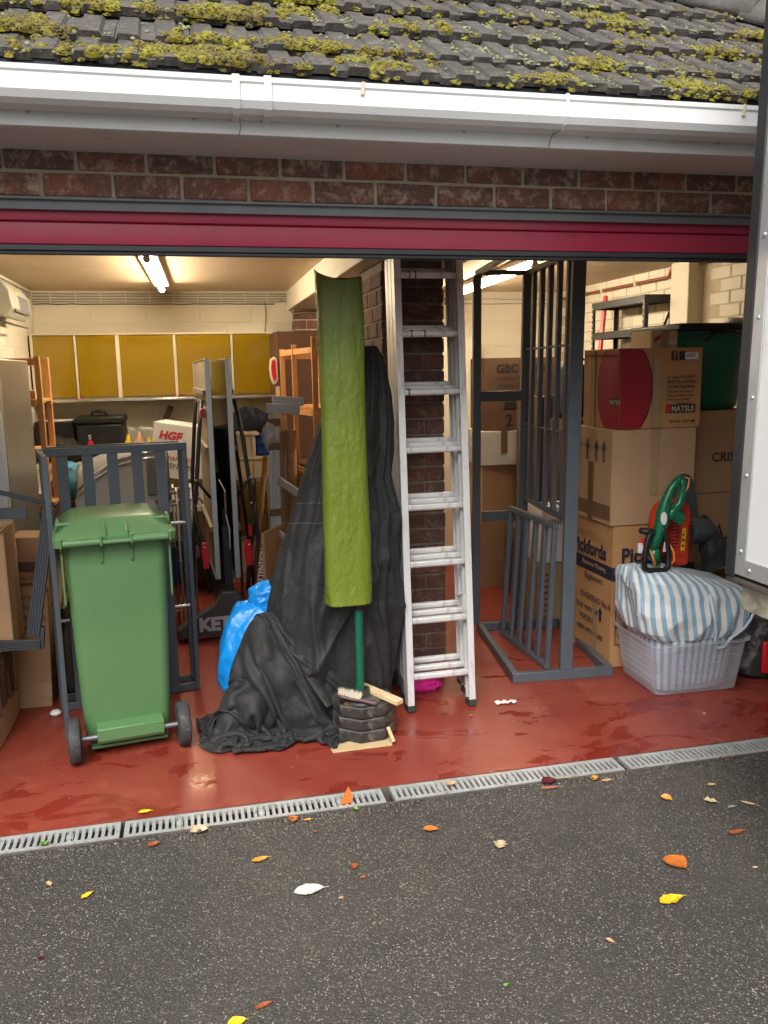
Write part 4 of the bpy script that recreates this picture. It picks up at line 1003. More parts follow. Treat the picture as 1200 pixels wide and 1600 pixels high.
# ================================================================ folded table-tennis table
tt = thing('table_tennis_table', 'folded table-tennis table on its wheeled base with red catches', 'table tennis table', (.16, 2.15, 0))
m_ttop = M('dark_green_table_top', (.006, .022, .017), .16, var=.15, rvar=.03)
m_tback = M('brown_table_underside', (.24, .19, .13), .6, var=.25, vs=4, stretch=(1, .6, 3))
m_tedge = M('ribbed_aluminium_edge', (.52, .55, .54), .35, .6, var=.08)
Y0, Y1, Z0, Z1 = 2.15, 3.66, .385, 1.755
for sx, xc in ((-1, .102), (1, .226)):
    p_ = MB().box(xc - .010, xc + .010, Y0 + .004, Y1 - .004, Z0 + .004, Z1 - .004).build('table_half', m_ttop, tt)
    xb = xc + sx * .0115
    MB().box(xb - .0012, xb + .0012, Y0 + .015, Y1 - .015, Z0 + .015, Z1 - .015).build('underside', m_tback, p_)
    for (a, b, c_, d_) in ((Y0 - .004, Y0 + .003, Z0, Z1), (Y1 - .003, Y1 + .004, Z0, Z1)): MB().box(xc - .0165, xc + .0165, a, b, c_, d_).build('edge_trim', m_tedge, p_, bevel=.002)
    for z in (Z0, Z1 - .0035): MB().box(xc - .0165, xc + .0165, Y0 + .0035, Y1 - .0035, z, z + .0035).build('edge_trim', m_tedge, p_)
    xo = xc + sx * .028
    for z in (.7, 1.2, 1.55): MB().bar((xo - sx * .004, Y0 + .03, z), (xo - sx * .004, Y1 - .03, z), .02, .03).build('stiffener', m_tback, p_)
    # outer leg frame: long tube, stay and red catch
    xa = xc + sx * .05; xf = xc + sx * .16
    MB().tube([(xa - sx * .01, Y0 + .10, 1.50), (xa + sx * .02, Y0 + .02, 1.28), (xf - sx * .02, Y0 + .02, .62), (xf + sx * .01, Y0 + .06, .06)], .013, 10).build('leg_tube', m_black_metal, tt, smooth=True)
    MB().tube([(xa - sx * .0, Y0 + .55, 1.50), (xa + sx * .02, Y0 + .62, 1.30), (xf, Y0 + .66, .30), (xf + sx * .01, Y0 + .66, .05)], .013, 10).build('leg_tube', m_black_metal, tt, smooth=True)
    MB().tube([(xa - sx * .01, Y0 + .10, 1.49), (xa - sx * .01, Y0 + .55, 1.49)], .012, 10).build('cross_tube', m_black_metal, tt, smooth=True)
    MB().tube([(xa + sx * .055, Y0 + .01, 1.02), (xc + sx * .02, Y0 + .02, .90)], .009, 8).build('stay', m_black_metal, tt, smooth=True)
    MB().tube([(xa + sx * .075, Y0 + .01, .86), (xa + sx * .01, Y0 + .0, .40)], .010, 8).build('stay', m_black_metal, tt, smooth=True)
    MB().tube([(xf - sx * .045, Y0 + .03, .75), (xa + sx * .005, Y0 - .01, .30)], .014, 8).build('swing_arm', m_black_metal, tt, smooth=True)
    for z, yy in ((1.02, 0), (.86, 0)): MB().lathe([(.006, 0), (.006, .014), (.0005, .016)], 10, (xa + sx * .055, Y0 + yy, z), (0, -1, 0)).build('rivet', m_chrome, tt, smooth=40)
    ca_ = MB().prism([(-.022, 0), (-.018, -.06), (.018, -.062), (.024, -.01), (.022, .06), (.012, .105), (-.020, .105), (-.026, .06)], (xa + sx * .022, Y0 - .035, .525), (1, 0, 0), (0, 0, 1), (0, .028, 0)).build('catch', m_red_plastic, tt, bevel=.004)
    MB().lathe([(.007, 0), (.007, .004), (.0005, .005)], 10, (xa + sx * .026, Y0 - .0352, .60), (0, -1, 0)).build('rivet', m_chrome, ca_)
MB().prism([(-.012, 0), (.012, 0), (.014, .06), (-.010, .07)], (.312, Y0 - .03, .655), (1, 0, 0), (0, 0, 1), (0, .02, 0)).build('catch_lever', m_red_plastic, tt, bevel=.003)
MB().box(.045, .075, Y0 - .02, Y0 + .012, 1.40, 1.455).build('handle', m_red_plastic, tt, bevel=.004)
MB().box(.140, .190, Y0 - .02, Y0 + .02, .22, .72).build('centre_post', M('post_blueblack', (.022, .028, .036), .4, .2), tt, bevel=.004)
MB().box(.148, .180, Y0 - .012, Y0 + .028, .7205, .83).build('cord_cleat', m_black_plastic, tt, bevel=.003)
MB().tube([(.135, Y0 - .02, 1.02), (.165, Y0 - .03, .955), (.170, Y0 - .032, .94), (.166, Y0 - .03, .80), (.185, Y0 - .028, .70), (.182, Y0 - .026, .58)], .004, 7).build('cord', m_paper, tt, smooth=True)
MB().tube([(.167, Y0 - .035, .94), (.1665, Y0 - .034, .80)], .007, 8).build('cord_grip', m_chrome, tt)
m_ttbase = M('slate_plastic_base', (.062, .068, .070), .45, var=.1)
base_poly = [(-.33, .03), (-.33, .085), (-.235, .145), (-.09, .225), (-.062, .285), (-.048, .31), (.048, .31), (.062, .285), (.09, .225), (.235, .145), (.33, .085), (.33, .03)]
bs_ = MB().prism(base_poly, (.165, 2.10, 0), (1, 0, 0), (0, 0, 1), (0, .10, 0)).build('base', m_ttbase, tt, bevel=.008)
MB().prism([(-.225, .152), (-.09, .232), (-.066, .285), (-.10, .225), (-.235, .147)], (.165, 2.094, 0), (1, 0, 0), (0, 0, 1), (0, .005, 0)).build('base_ridge', M('ridge_grey', (.14, .15, .15), .4), bs_)
text('KETTLER', .115, M('silver_lettering', (.55, .56, .57), .45), bs_, (-.035, 2.0995, .072), (1, 0, 0), (0, 0, 1), bold=.006, sp=.95)
MB().box(.12, .21, 2.205, 3.60, .06, .10).build('base_beam', m_black_metal, tt, bevel=.004)
MB().prism(base_poly, (.165, 3.61, 0), (1, 0, 0), (0, 0, 1), (0, .08, 0)).build('base', m_ttbase, tt, bevel=.008)
for x in (-.12, .45):
    for y in (2.15, 3.65): MB().lathe([(.03, -.014), (.034, -.008), (.034, .008), (.03, .014)], 18, (x, y, .034), (1, 0, 0)).build('castor', m_black_rubber, tt, smooth=40)

tt.rotation_euler = (0, 0, R(2.4))

# ================================================================ crate, clothes, bags behind the folded table
cr = thing('plastic_crate', 'cream plastic crate standing on the cream cabinet behind the folded table', 'crate', (.385, 3.7, 1.0))
m_crate = M('cream_plastic', (.60, .55, .44), .45, var=.05)
MB().box(.30, .475, 3.60, 3.80, 1.012, 1.175).build('body', m_crate, cr, bevel=.008); MB().box(.29, .505, 3.59, 3.81, 1.1765, 1.20).build('rim', m_crate, cr, bevel=.005)
for k in range(4): MB().box(.32 + k * .042, .326 + k * .042, 3.594, 3.5995, 1.02, 1.17).build('rib', m_crate, cr)
crumple('clothes_heap', 'heap of navy clothes piled behind the cream plastic crate', 'clothes', (.46, 4.0, 1.17), .17, m_navy, 8, squash=(.95, .7, .95), amp=.45)
crumple('polythene_bag', 'royal blue polythene bag beside the cream plastic crate', 'bag', (.555, 3.68, 1.075), .085, m_bluebag2, 9, squash=(.75, .7, 1.0), amp=.5)
cab = thing('cream_cabinet', 'cream double-door cabinet under the plastic crate', 'cabinet', (.45, 3.75, 0))
MB().box(.23, .66, 3.56, 3.735, .0, .99).build('carcass', m_ivory, cab, bevel=.004); MB().box(.215, .675, 3.545, 3.735, .9905, 1.011).build('top', m_ivory, cab, bevel=.004)
for a in (.237, .449): MB().box(a, a + .204, 3.540, 3.559, .08, .97).build('door', m_ivory, cab, bevel=.003)
m_olive = M('mustard_canvas', (.30, .21, .02), .7)
for k, (x, y) in enumerate(((.36, 3.05), (.47, 3.2))):
    dk = thing('deck_chair', ('folded mustard canvas chair beside the folded table', 'folded mustard canvas chair in front of the cream cabinet')[k], 'chair', (x, y, 0), group='mustard canvas chairs')
    for s in (-.07, .07): MB().bar((x + s, y, 0), (x + s * .9, y + .14, .88), .022, .02).build('side_bar', m_silver if k else m_oak_dark, dk)
    MB().bar((x - .062, y + .13, .86), (x + .062, y + .13, .86), .02, .03).build('top_bar', m_silver, dk); MB().bar((x - .062, y + .07, .44), (x + .062, y + .07, .44), .02, .03).build('cross_bar', m_silver, dk)
    MB().grid(lambda u, v: (x - .06 + .12 * u, y + .07 + .055 * v + .02 * math.sin(v * 3.1), .46 + .38 * v), 6, 8).build('canvas', m_olive, dk, smooth=True, solid=.003)

# ================================================================ grey bundle of poles, pole, board, cardboard tube, pine shelves, brown wardrobe
m_greyalu = M('grey_anodised_bar', (.42, .44, .45), .45, .4, var=.08)
bn = thing('bar_bundle', 'bundle of grey metal bars bound with brown tape leaning by the pine shelves', 'metal bars', (.47, 2.2, 0))
for k in range(4):
    x = .435 + k * .0165
    MB().bar((x + .005, 2.15 + .004 * (k % 2), .0), (x + .045, 2.30, 1.44 - .02 * (k % 3)), .0150, .03, (0, 1, 0)).build('bar', m_greyalu, bn, bevel=.002)
for z in (1.35, 1.20, .78):
    y = 2.15 + .104 * z; MB().box(.432 + .027 * z - .002, .507 + .027 * z, y - .024, y + .024, z - .024, z + .024).build('tape_band', m_tape_brown, bn, bevel=.003)
MB().bar((.455, 2.235, 1.445), (.665, 2.235, 1.425), .02, .062).build('cross_bar', m_greyalu, bn, bevel=.003); MB().bar((.50, 2.29, 1.492), (.70, 2.29, 1.475), .02, .055).build('cross_bar', m_greyalu, bn, bevel=.003)
MB().bar((.51, 2.20, .99), (.64, 2.05, .90), .018, .05).build('step_rail', m_greyalu, bn, bevel=.003); MB().bar((.632, 2.06, .92), (.600, 2.06, .50), .022, .022, (0, 1, 0)).build('step_rail', m_greyalu, bn, bevel=.003)
MB().bar((.49, 2.19, .66), (.60, 2.06, .56), .018, .035).build('step_rail', m_greyalu, bn, bevel=.003)
crumple('shrink_wrap', None, None, (.475, 2.275, 1.26), .05, bag_mat('clear_wrap', (.42, .42, .42), .15), 12, squash=(.8, .5, 1.5), amp=.4, flat=False, parent=bn, n=24)
tag(MB().tube([(.345, 2.36, 0), (.375, 2.40, .50), (.455, 2.46, 1.12)], [.021, .020, .016], 12).build('wooden_pole', M('varnished_pole', (.36, .18, .045), .4, var=.2, stretch=(6, 6, .5)), smooth=True), 'varnished wooden pole leaning between the folded table and the grey bars', 'pole')
bd = tag(MB().obox((.365, 1.95, .30), (.02, 0, 0), (.18, .35, 0), (0, 0, .40)).build('chipboard_panel', M('tan_chipboard', (.33, .20, .10), .6, var=.12, vs=30), bevel=.003), 'tan chipboard panel leaning behind the blue bag', 'board')
crt = carton('brown carton under the leaning chipboard panel', (.47, 2.05, 0), (.28, .32, .298), R(3), m_card_dark)
sg = thing('warning_strip', 'narrow dark red strip with white lettering beside the chipboard panel', 'sign', (.375, 2.02, .3))
MB().bar((.345, 1.97, .36), (.382, 1.99, .66), .040, .004, (0, 1, 0)).build('strip', M('dark_red_strip', (.16, .012, .02), .5), sg)
text('ATTENTION', .042, m_paper, sg, (.360, 1.967, .365), V((.037, .02, .30)), V((-1, 0, .12)))
ctube = tag(MB().lathe([(.038, 0), (.038, 1.28), (.034, 1.28), (.034, .02)], 20, (.635, 2.55, 0)).build('cardboard_tube', m_card, smooth=40), 'tall cardboard tube standing in front of the brown wardrobe', 'tube')
tag(MB().lathe([(.030, 0), (.030, 1.32), (.0005, 1.32)], 16, (.575, 2.60, 0)).build('rolled_paper', M('patterned_roll', (.50, .40, .25), .7, var=.35, vs=60)), 'tall roll of mottled paper beside the cardboard tube', 'roll')
tag(MB().prism([(-.035, 1.30), (.0, 1.43), (.02, 1.40), (.06, 1.42), (.075, 1.33), (.06, 1.28), (.0, 1.27)], (.54, 2.50, 0), (1, 0, 0), (0, 0, 1), (0, .05, 0)).build('torn_packing', m_pine_pale, bevel=.004), 'torn pale packing card on top of the grey bars', 'card')
ps = thing('pine_shelves', 'tall open pine shelf unit leaning in front of the brown wardrobe', 'shelf unit', (.78, 2.4, 0))
for x, y, zt in ((.775, 2.28, 1.885), (.985, 2.28, 1.885), (.700, 2.72, 1.85), (.655, 3.06, 1.83), (.93, 3.06, 1.83)): MB().bar((x, y, 0), (x, y, zt), .034, .026, (0, 1, 0)).build('post', m_pine, ps, bevel=.002)
for z in (1.78, 1.38, .98, .58, .2):
    MB().bar((.775, 2.267, z), (.985, 2.267, z), .02, .048).build('front_rail', m_pine, ps, bevel=.002)
    MB().bar((.657, 3.046, z), (.93, 3.046, z), .02, .048).build('back_rail', m_pine, ps, bevel=.002)
    MB().bar((.765, 2.295, z + .02), (.650, 3.045, z + .02), .018, .04).build('side_rail', m_pine, ps, bevel=.002)
    MB().bar((.985, 2.295, z + .02), (.93, 3.045, z + .02), .018, .04).build('side_rail', m_pine, ps, bevel=.002)
    if z < 1.5: MB().prism([(.79, 2.30), (.975, 2.30), (.925, 3.03), (.665, 3.03)], (0, 0, z + .041), (1, 0, 0), (0, 1, 0), (0, 0, .012)).build('shelf', m_pine if z != .98 else m_oak_dark, ps)
for k in range(7):
    z = .60 + k * .045
    tag(MB().box(.80 + .006 * (k % 2), .95, 2.33, 2.55, .634 + k * .046, .634 + k * .046 + .042).build('video_box', m_black_plastic, bevel=.004), (('bottom black slim case of the pile on the pine shelf', 'second black slim case up from the bottom of the pine shelf pile', 'third black slim case up from the bottom of the pine shelf pile', 'black slim case at the middle of the pine shelf pile', 'third black slim case down from the top of the pine shelf pile', 'second black slim case down from the top of the pine shelf pile', 'topmost black slim case of the pile on the pine shelf')[k]), 'case', 'black cases piled on the pine shelf')
wd = carton('large dark brown carton wardrobe against the back wall behind the pine shelves', (.905, 3.90, 0), (.46, .50, 1.985), R(2), card_mat('wardrobe_board', (.105, .05, .028)), jit=.008, tape='x', tape_m=m_tape_brown)
gl = thing('oven_glove', 'red and white oven glove hanging beside the brown wardrobe carton', 'oven glove', (.655, 3.60, 1.55))
MB().prism([(-.02, .17), (.01, .19), (.03, .17), (.035, .02), (.02, -.02), (-.005, -.03), (-.022, .02), (-.03, .10)], (.635, 3.56, 1.60), (1, 0, 0), (0, 0, 1), (0, .03, 0)).build('trim', M('white_quilting', (.66, .58, .48), .8), gl, bevel=.006)
MB().prism([(-.010, .155), (.01, .17), (.018, .15), (.022, .02), (.006, -.005), (-.010, .03), (-.018, .10)], (.637, 3.554, 1.60), (1, 0, 0), (0, 0, 1), (0, .006, 0)).build('face', m_red_plastic, gl, bevel=.002)
tag(MB().bar((.665, 3.58, .0), (.668, 3.60, 1.56), .03, .02, (0, 1, 0)).build('pine_batten', m_pine_pale, bevel=.002), 'pale pine batten standing upright beside the brown wardrobe carton', 'batten')
# ================================================================ black fabric cover (tall, draped) and its crumpled skirt
import numpy as np
def cloth_black(name, col=(.0185, .0192, .0200), rough=.6):
    m, t, b = new_mat(name); c = coord(t)
    n = noise_n(t, c, 6, 6, .6); n2 = noise_n(t, c, 26, 7, .7, .6)
    cl = mix(t, ramp(t, n, [(.3, 0), (.7, 1)]), sc3(col, .85), sc3(col, 1.2)); cl = mix(t, ramp(t, n2, [(.64, 0), (.8, .35)]), cl, (.07, .068, .064))
    t.links.new(cl, b.inputs['Base Color']); b.inputs['Roughness'].default_value = rough; b.inputs['Specular IOR Level'].default_value = .32; b.inputs['Sheen Weight'].default_value = .05
    p0 = bump_n(t, b, ramp(t, vor_n(t, mapping(t, c, (9, 9, 6)), 1.0, 'DISTANCE_TO_EDGE'), [(0, 0), (.22, 1)]), .28, .012); p = bump_n(t, b, noise_n(t, c, 22, 6, .65, 1.4), .50, .009, p0); bump_n(t, b, noise_n(t, c, 420, 2), .12, .0008, p); return m
# crumpled heap: a small cloth relaxation, gravity on stiff fabric over a core and the floor
def relax_cloth(n, m_, size, start, cores, pins, steps, seed, h_noise=.07):
    rg = np.random.default_rng(seed); d = size[0] / (n - 1); e = size[1] / (m_ - 1)
    P = np.zeros((n, m_, 3))
    for i in range(n):
        for j in range(m_): P[i, j] = start(i / (n - 1), j / (m_ - 1))
    sm = rg.normal(0, 1, (n // 6 + 2, m_ // 6 + 2))
    xi = np.linspace(0, sm.shape[0] - 1.001, n); yi = np.linspace(0, sm.shape[1] - 1.001, m_)
    X, Y = np.meshgrid(xi, yi, indexing='ij'); x0, y0 = X.astype(int), Y.astype(int); fx, fy = X - x0, Y - y0
    N = sm[x0, y0] * (1 - fx) * (1 - fy) + sm[x0 + 1, y0] * fx * (1 - fy) + sm[x0, y0 + 1] * (1 - fx) * fy + sm[x0 + 1, y0 + 1] * fx * fy
    P[:, :, 2] += N * h_noise + .02
    Q = P.copy()
    s2 = rg.uniform(.86, 1.24, (n // 9 + 2, m_ // 9 + 2)); xi = np.linspace(0, s2.shape[0] - 1.001, n); yi = np.linspace(0, s2.shape[1] - 1.001, m_); X, Y = np.meshgrid(xi, yi, indexing='ij'); x0, y0 = X.astype(int), Y.astype(int); fx, fy = X - x0, Y - y0
    FS = (s2[x0, y0] * (1 - fx) * (1 - fy) + s2[x0 + 1, y0] * fx * (1 - fy) + s2[x0, y0 + 1] * (1 - fx) * fy + s2[x0 + 1, y0 + 1] * fx * fy)[:, :, None]
    def con(A, B, L, w=.5):
        D = B - A; l = np.linalg.norm(D, axis=2, keepdims=True) + 1e-9; c = D * (1 - L / l) * w; A += c; B -= c
    for s in range(steps):
        vel = (P - Q) * .93; Q = P.copy(); P = P + vel; P[:, :, 2] -= .0011
        for it in range(5):
            for o in (0, 1):
                a, b = P[o:-1:2], P[o + 1::2]; k = min(len(a), len(b)); con(a[:k], b[:k], d * FS[o:-1:2][:k])
                a, b = P[:, o:-1:2], P[:, o + 1::2]; k = min(a.shape[1], b.shape[1]); con(a[:, :k], b[:, :k], e * FS[:, o:-1:2][:, :k])
            dd = math.hypot(d, e)
            for oi in (0, 1):
                for oj in (0, 1):
                    a, b = P[oi:-1:2, oj:-1:2], P[oi + 1::2, oj + 1::2]; k, l = min(a.shape[0], b.shape[0]), min(a.shape[1], b.shape[1]); con(a[:k, :l], b[:k, :l], dd, .25)
                    a, b = P[oi + 1::2, oj:-1:2], P[oi:-1:2, oj + 1::2]; k, l = min(a.shape[0], b.shape[0]), min(a.shape[1], b.shape[1]); con(a[:k, :l], b[:k, :l], dd, .25)
            for o in range(4):      # bending
                a, b = P[o:-2:4], P[o + 2::4]; k = min(len(a), len(b)); con(a[:k], b[:k], 2 * d, .10)
                a, b = P[:, o:-2:4], P[:, o + 2::4]; k = min(a.shape[1], b.shape[1]); con(a[:, :k], b[:, :k], 2 * e, .10)
            for c, r in cores:
                D = (P - c) / r; l = np.linalg.norm(D, axis=2, keepdims=True); f = l < 1
                P = np.where(f, c + D / np.maximum(l, 1e-6) * r, P); Q = np.where(f, Q * .55 + P * .45, Q)
            P[:, :, 2] = np.maximum(P[:, :, 2], .006 + .008 * (rg.random((n, m_)) * 0 + .5))
            for (i, j), q in pins: P[i, j] = q
        on = P[:, :, 2] < .02
        Q[on] = Q[on] * .4 + P[on] * .6
    return P
m_cover = cloth_black('black_coated_fabric')
cv = thing('furniture_cover', 'tall black fabric cover draped like a tent in front of the brick pier', 'cover', (.64, .85, 0))
prof = [(.02, .46, .84, .17), (.10, .42, .875, .20), (.22, .355, .91, .225), (.34, .33, .925, .235), (.507, .322, .937, .24), (.757, .378, .942, .225), (.90, .42, .935, .21), (1.0, .455, .945, .20), (1.094, .483, .925, .185), (1.167, .505, .910, .175), (1.30, .55, .925, .16), (1.414, .59, .934, .145), (1.55, .655, .925, .115), (1.66, .72, .905, .085), (1.74, .775, .885, .05), (1.775, .81, .86, .025)]
def ip(z, k):
    for i in range(len(prof) - 1):
        if z <= prof[i + 1][0]:
            a, b = prof[i], prof[i + 1]; f = (z - a[0]) / (b[0] - a[0]); f = max(0, min(1, f)); return a[k] + (b[k] - a[k]) * f
    return prof[-1][k]
# the shell: fuller cloth than the form under it, let down until it hangs in folds
NA, NZ = 230, 180
def rdg(x, y, z): return 1 - 2 * abs(noise.noise(V((x, y, z))))
def base_pt(u, v):
    z = .012 + 1.765 * v; x0, x1, ry = ip(z, 1), ip(z, 2), ip(z, 3); cx, rx = (x0 + x1) / 2, (x1 - x0) / 2; a = R(150 + 240 * u)
    e = 2.3; ca, sa = math.cos(a), math.sin(a); r_ = (abs(ca) ** e + abs(sa) ** e) ** (-1 / e)
    wp = .35 * noise.noise(V((ca * 1.5, sa * 1.5, z * 2.0 + 7)))
    lo = max(0.0, 1 - z / 1.75); f1 = max(0, rdg(ca * 2.7 + wp, sa * 2.7 + .25 * z, z * .55)) ** 1.6
    f2 = max(0, rdg(ca * 2.2 + z * 1.5 + wp, sa * 2.2, z * 1.3 + 5)) ** 2.2; f3 = max(0, rdg(ca * 2.0 - z * 2.1, sa * 2.0 + wp, z * 1.7 + 11)) ** 2.6; f4 = rdg(ca * 7, sa * 7, z * 3.5)
    d = (.055 * f1 * (.25 + lo) + .050 * f2 * lo ** .6 * (z < 1.3) * min(1, (1.3 - z) * 3) + .045 * f3 * lo * min(1, z * 4) + .004 * f4 - .030 * (.3 + lo)) * (.35 + .65 * abs(sa))
    return (cx + (rx * r_ + d) * ca, .85 + (ry * r_ + d) * sa, z)
Pv = np.array([[base_pt(i / (NA - 1), j / (NZ - 1)) for j in range(NZ)] for i in range(NA)])
g = MB(); g.v = [V(Pv[i, j]) for j in range(NZ) for i in range(NA)]
g.f = [[j * NA + i, j * NA + i + 1, (j + 1) * NA + i + 1, (j + 1) * NA + i] for j in range(NZ - 1) for i in range(NA - 1)]
g.build('shell', m_cover, cv, smooth=True, solid=.003)
def cover_pt(u, v, push=0.0):       # point on the hung shell
    fa = ((u * 360 - 150) % 360) / 240 * (NA - 1); fv = max(0, min(1, v)) * (NZ - 1); i, j = min(NA - 2, int(fa)), min(NZ - 2, int(fv)); a, b = fa - i, fv - j
    p = Pv[i, j] * (1 - a) * (1 - b) + Pv[i + 1, j] * a * (1 - b) + Pv[i, j + 1] * (1 - a) * b + Pv[i + 1, j + 1] * a * b
    c = V((.66, .85, p[2])); p = V(p); return p + (p - c).normalized() * push
def seam(z0, dz, a0, a1, name):
    def f(u, v):
        a = a0 + (a1 - a0) * u; z = z0 + dz * math.sin(u * 2.2) + (v - .5) * .085
        return cover_pt(a, (z - .015) / 1.76, .0035)
    MB().grid(f, 60, 4).build(name, m_cover, cv, smooth=True)
seam(1.00, .02, .52, .72, 'seam_band'); seam(.95, .01, .88, 1.03, 'seam_band')
m_stitch = M('pale_stitching', (.20, .20, .20), .8)
for dz_ in (.046, -.046):
    MB().tube([cover_pt(.52 + .20 * i / 40, (1.00 + .02 * math.sin(i / 40 * 2.2) + dz_ - .015) / 1.76, .0045) for i in range(41)], .0011, 5).build('stitch_line', m_stitch, cv)

n1, n2 = 96, 84
def start(u, v):            # bunched-up sheet
    return (0.345 + (u - .5) * .66 + .04 * math.sin(v * 9), .70 + (v - .5) * .40 + .03 * math.sin(u * 14), .54 - .25 * max(0, u - .5) + .09 * math.sin(u * 19 + v * 4) + .07 * math.sin(v * 17))
cores = [(np.array((.275, .76, .0)), np.array((.17, .13, .54))), (np.array((.44, .71, .0)), np.array((.20, .13, .42))), (np.array((.15, .69, .0)), np.array((.12, .10, .25))), (np.array((.63, .87, .45)), np.array((.325, .25, .75))),
         (np.array((.20, .62, .16)), np.array((.075, .06, .07))), (np.array((.34, .62, .24)), np.array((.06, .05, .08))), (np.array((.42, .60, .10)), np.array((.09, .06, .06))), (np.array((.27, .66, .36)), np.array((.05, .05, .07))), (np.array((.10, .63, .08)), np.array((.06, .05, .06)))]
pins = []
Pc = relax_cloth(n1, n2, (1.70, 1.40), start, cores, pins, 130, 5)
g = MB(); g.v = [V(Pc[i, j]) for j in range(n2) for i in range(n1)]
g.f = [[j * n1 + i, j * n1 + i + 1, (j + 1) * n1 + i + 1, (j + 1) * n1 + i] for j in range(n2 - 1) for i in range(n1 - 1)]
hp = thing('crumpled_cover', 'crumpled black fabric cover heaped on the red floor beside the blue bag', 'cover', (.3, .7, 0))
heap = g.build('fabric', m_cover, hp, smooth=True, solid=.004, sub=1)
MB().tube([(.06, .66, .11), (.02, .62, .10), (-.005, .60, .05), (-.005, .585, .012), (.03, .575, .007), (.08, .58, .008), (.13, .60, .010)], .0035, 7).build('drawstring', m_black_rubber, hp, smooth=True)

# ================================================================ blue polythene sack
bb = crumple('polythene_sack', 'bright blue crumpled polythene sack behind the crumpled black cover', 'sack', (.255, 1.02, .235), .27, m_bluebag, 21, n=110, amp=.16, f=1.25, octs=3, squash=(.72, .62, 1.05))
kn = crumple('tied_neck', None, None, (.335, 1.0, .545), .075, m_bluebag, 23, n=60, amp=.45, f=1.8, octs=3, squash=(1.25, .8, .95), flat=False, parent=bb)

# ================================================================ parasol in a green sleeve on a stacked black base
def tarp_mat():
    m, t, b = new_mat('olive_woven_tarp'); c = coord(t)
    n = noise_n(t, c, 3, 5, .6); cr1 = noise_n(t, mapping(t, c, (44, 44, 20)), 1.0, 5, .62, 1.6); cr2 = vor_n(t, mapping(t, c, (30, 30, 22)), 1.0, 'DISTANCE_TO_EDGE')
    cl = mix(t, ramp(t, n, [(.3, 0), (.7, 1)]), (.118, .170, .013), (.155, .205, .020))
    cl = mix(t, ramp(t, cr1, [(.58, 0), (.72, .35)]), cl, (.27, .33, .06))
    t.links.new(cl, b.inputs['Base Color']); b.inputs['Roughness'].default_value = .36; b.inputs['Specular IOR Level'].default_value = .5
    p = bump_n(t, b, cr1, .40, .006); bump_n(t, b, ramp(t, cr2, [(0, 0), (.16, 1)]), .16, .003, p); return m
m_tarp = tarp_mat()
um = thing('parasol', 'closed parasol in an olive green tarpaulin sleeve with dark green pole', 'parasol', (.684, .50, .2))
def sleeve(u, v):
    a = 2 * math.pi * u; z = .632 + 1.425 * v
    cx = .641 - .004 * v; hw = .102 - .012 * v + .005 * math.sin(v * 9) * v; hd = .062 - .014 * v
    e = 3.2; ca, sa = math.cos(a), math.sin(a); r_ = (abs(ca) ** e + abs(sa) ** e) ** (-1 / e)
    w_ = .0028 * noise.noise(V((ca * 2.2, sa * 2.2, z * 4))) + .0018 * (1 - 2 * abs(noise.noise(V((ca * 4.2 + 3, sa * 4.2, z * 7.5))))) + .0013 * (1 - 2 * abs(noise.noise(V((ca * 9 + .6 * math.sin(z * 30), sa * 9, z * 19)))))
    x = cx + (hw * r_ + w_) * ca; y = .515 + (hd * r_ + w_ * 1.2) * sa
    if v > .9: 
        k = (v - .9) / .1; x -= .012 * k * max(0, -ca); z += .028 * k * max(0, -ca) ** 3 - .018 * k * max(0, -sa) * (1 - abs(ca))
    if v < .03: x += .003 * math.sin(a * 4)
    return (x, y, z)
MB().grid(sleeve, 120, 260, wrap=True).build('sleeve', m_tarp, um, smooth=True, solid=.002)
m_pole = M('dark_green_pole', (.006, .105, .058), .25, .0, var=.08)
MB().tube([(.682, .505, .17), (.690, .512, 2.0)], .0195, 18).build('pole', m_pole, um, smooth=40)
MB().lathe([(.026, 0), (.026, .028), (.030, .032), (.030, .06), (.001, .06)], 18, (.686, .506, .60)).build('collar', m_black_plastic, um, smooth=40)
m_bslab = M('weathered_black_slab', (.030, .028, .026), .5, var=.3, vs=9, dirt=(.20, .175, .14), dirt_amt=.55, dirt_scale=13, bump=.35, bs=60, bd=.003)
pb = thing('parasol_stand', 'stack of three weathered black octagonal slabs holding the parasol pole', 'parasol base', (.70, .525, 0))
def octo(r, cut=.30): 
    k = r * (1 - cut); return [(r, -k * .62), (r, k * .62), (k * .62, r), (-k * .62, r), (-r, k * .62), (-r, -k * .62), (-k * .62, -r), (k * .62, -r)]
for k in range(3):
    z = .010 + k * .056; rr_ = .137 - .001 * k
    pts = [(x * math.cos(.10 + .03 * k) - y * math.sin(.10 + .03 * k), x * math.sin(.10 + .03 * k) + y * math.cos(.10 + .03 * k)) for x, y in octo(rr_)]
    MB().prism(pts, (.700, .525, z), (1, 0, 0), (0, 1, 0), (0, 0, .0535)).build('slab', m_bslab, pb, bevel=.007)
MB().lathe([(.105, 0), (.098, .010), (.05, .014), (.036, .016), (.034, .045), (.021, .046), (.0205, .01)], 28, (.692, .512, .1775)).build('top_boss', m_bslab, pb, smooth=40)
MB().lathe([(.016, 0), (.016, .006), (.0005, .012)], 12, (.610, .450, .1775)).build('bolt', M('rusty_bolt', (.25, .11, .05), .6, .4), pb, smooth=40)
cs = tag(MB().prism([(.521, .340), (.792, .345), (.835, .60), (.50, .665)], (0, 0, .001), (1, 0, 0), (0, 1, 0), (0, 0, .007)).build('cardboard_sheet', card_mat('pad_card', (.50, .36, .20)), bevel=.0015), 'flat cardboard sheet on the floor under the parasol base', 'cardboard')
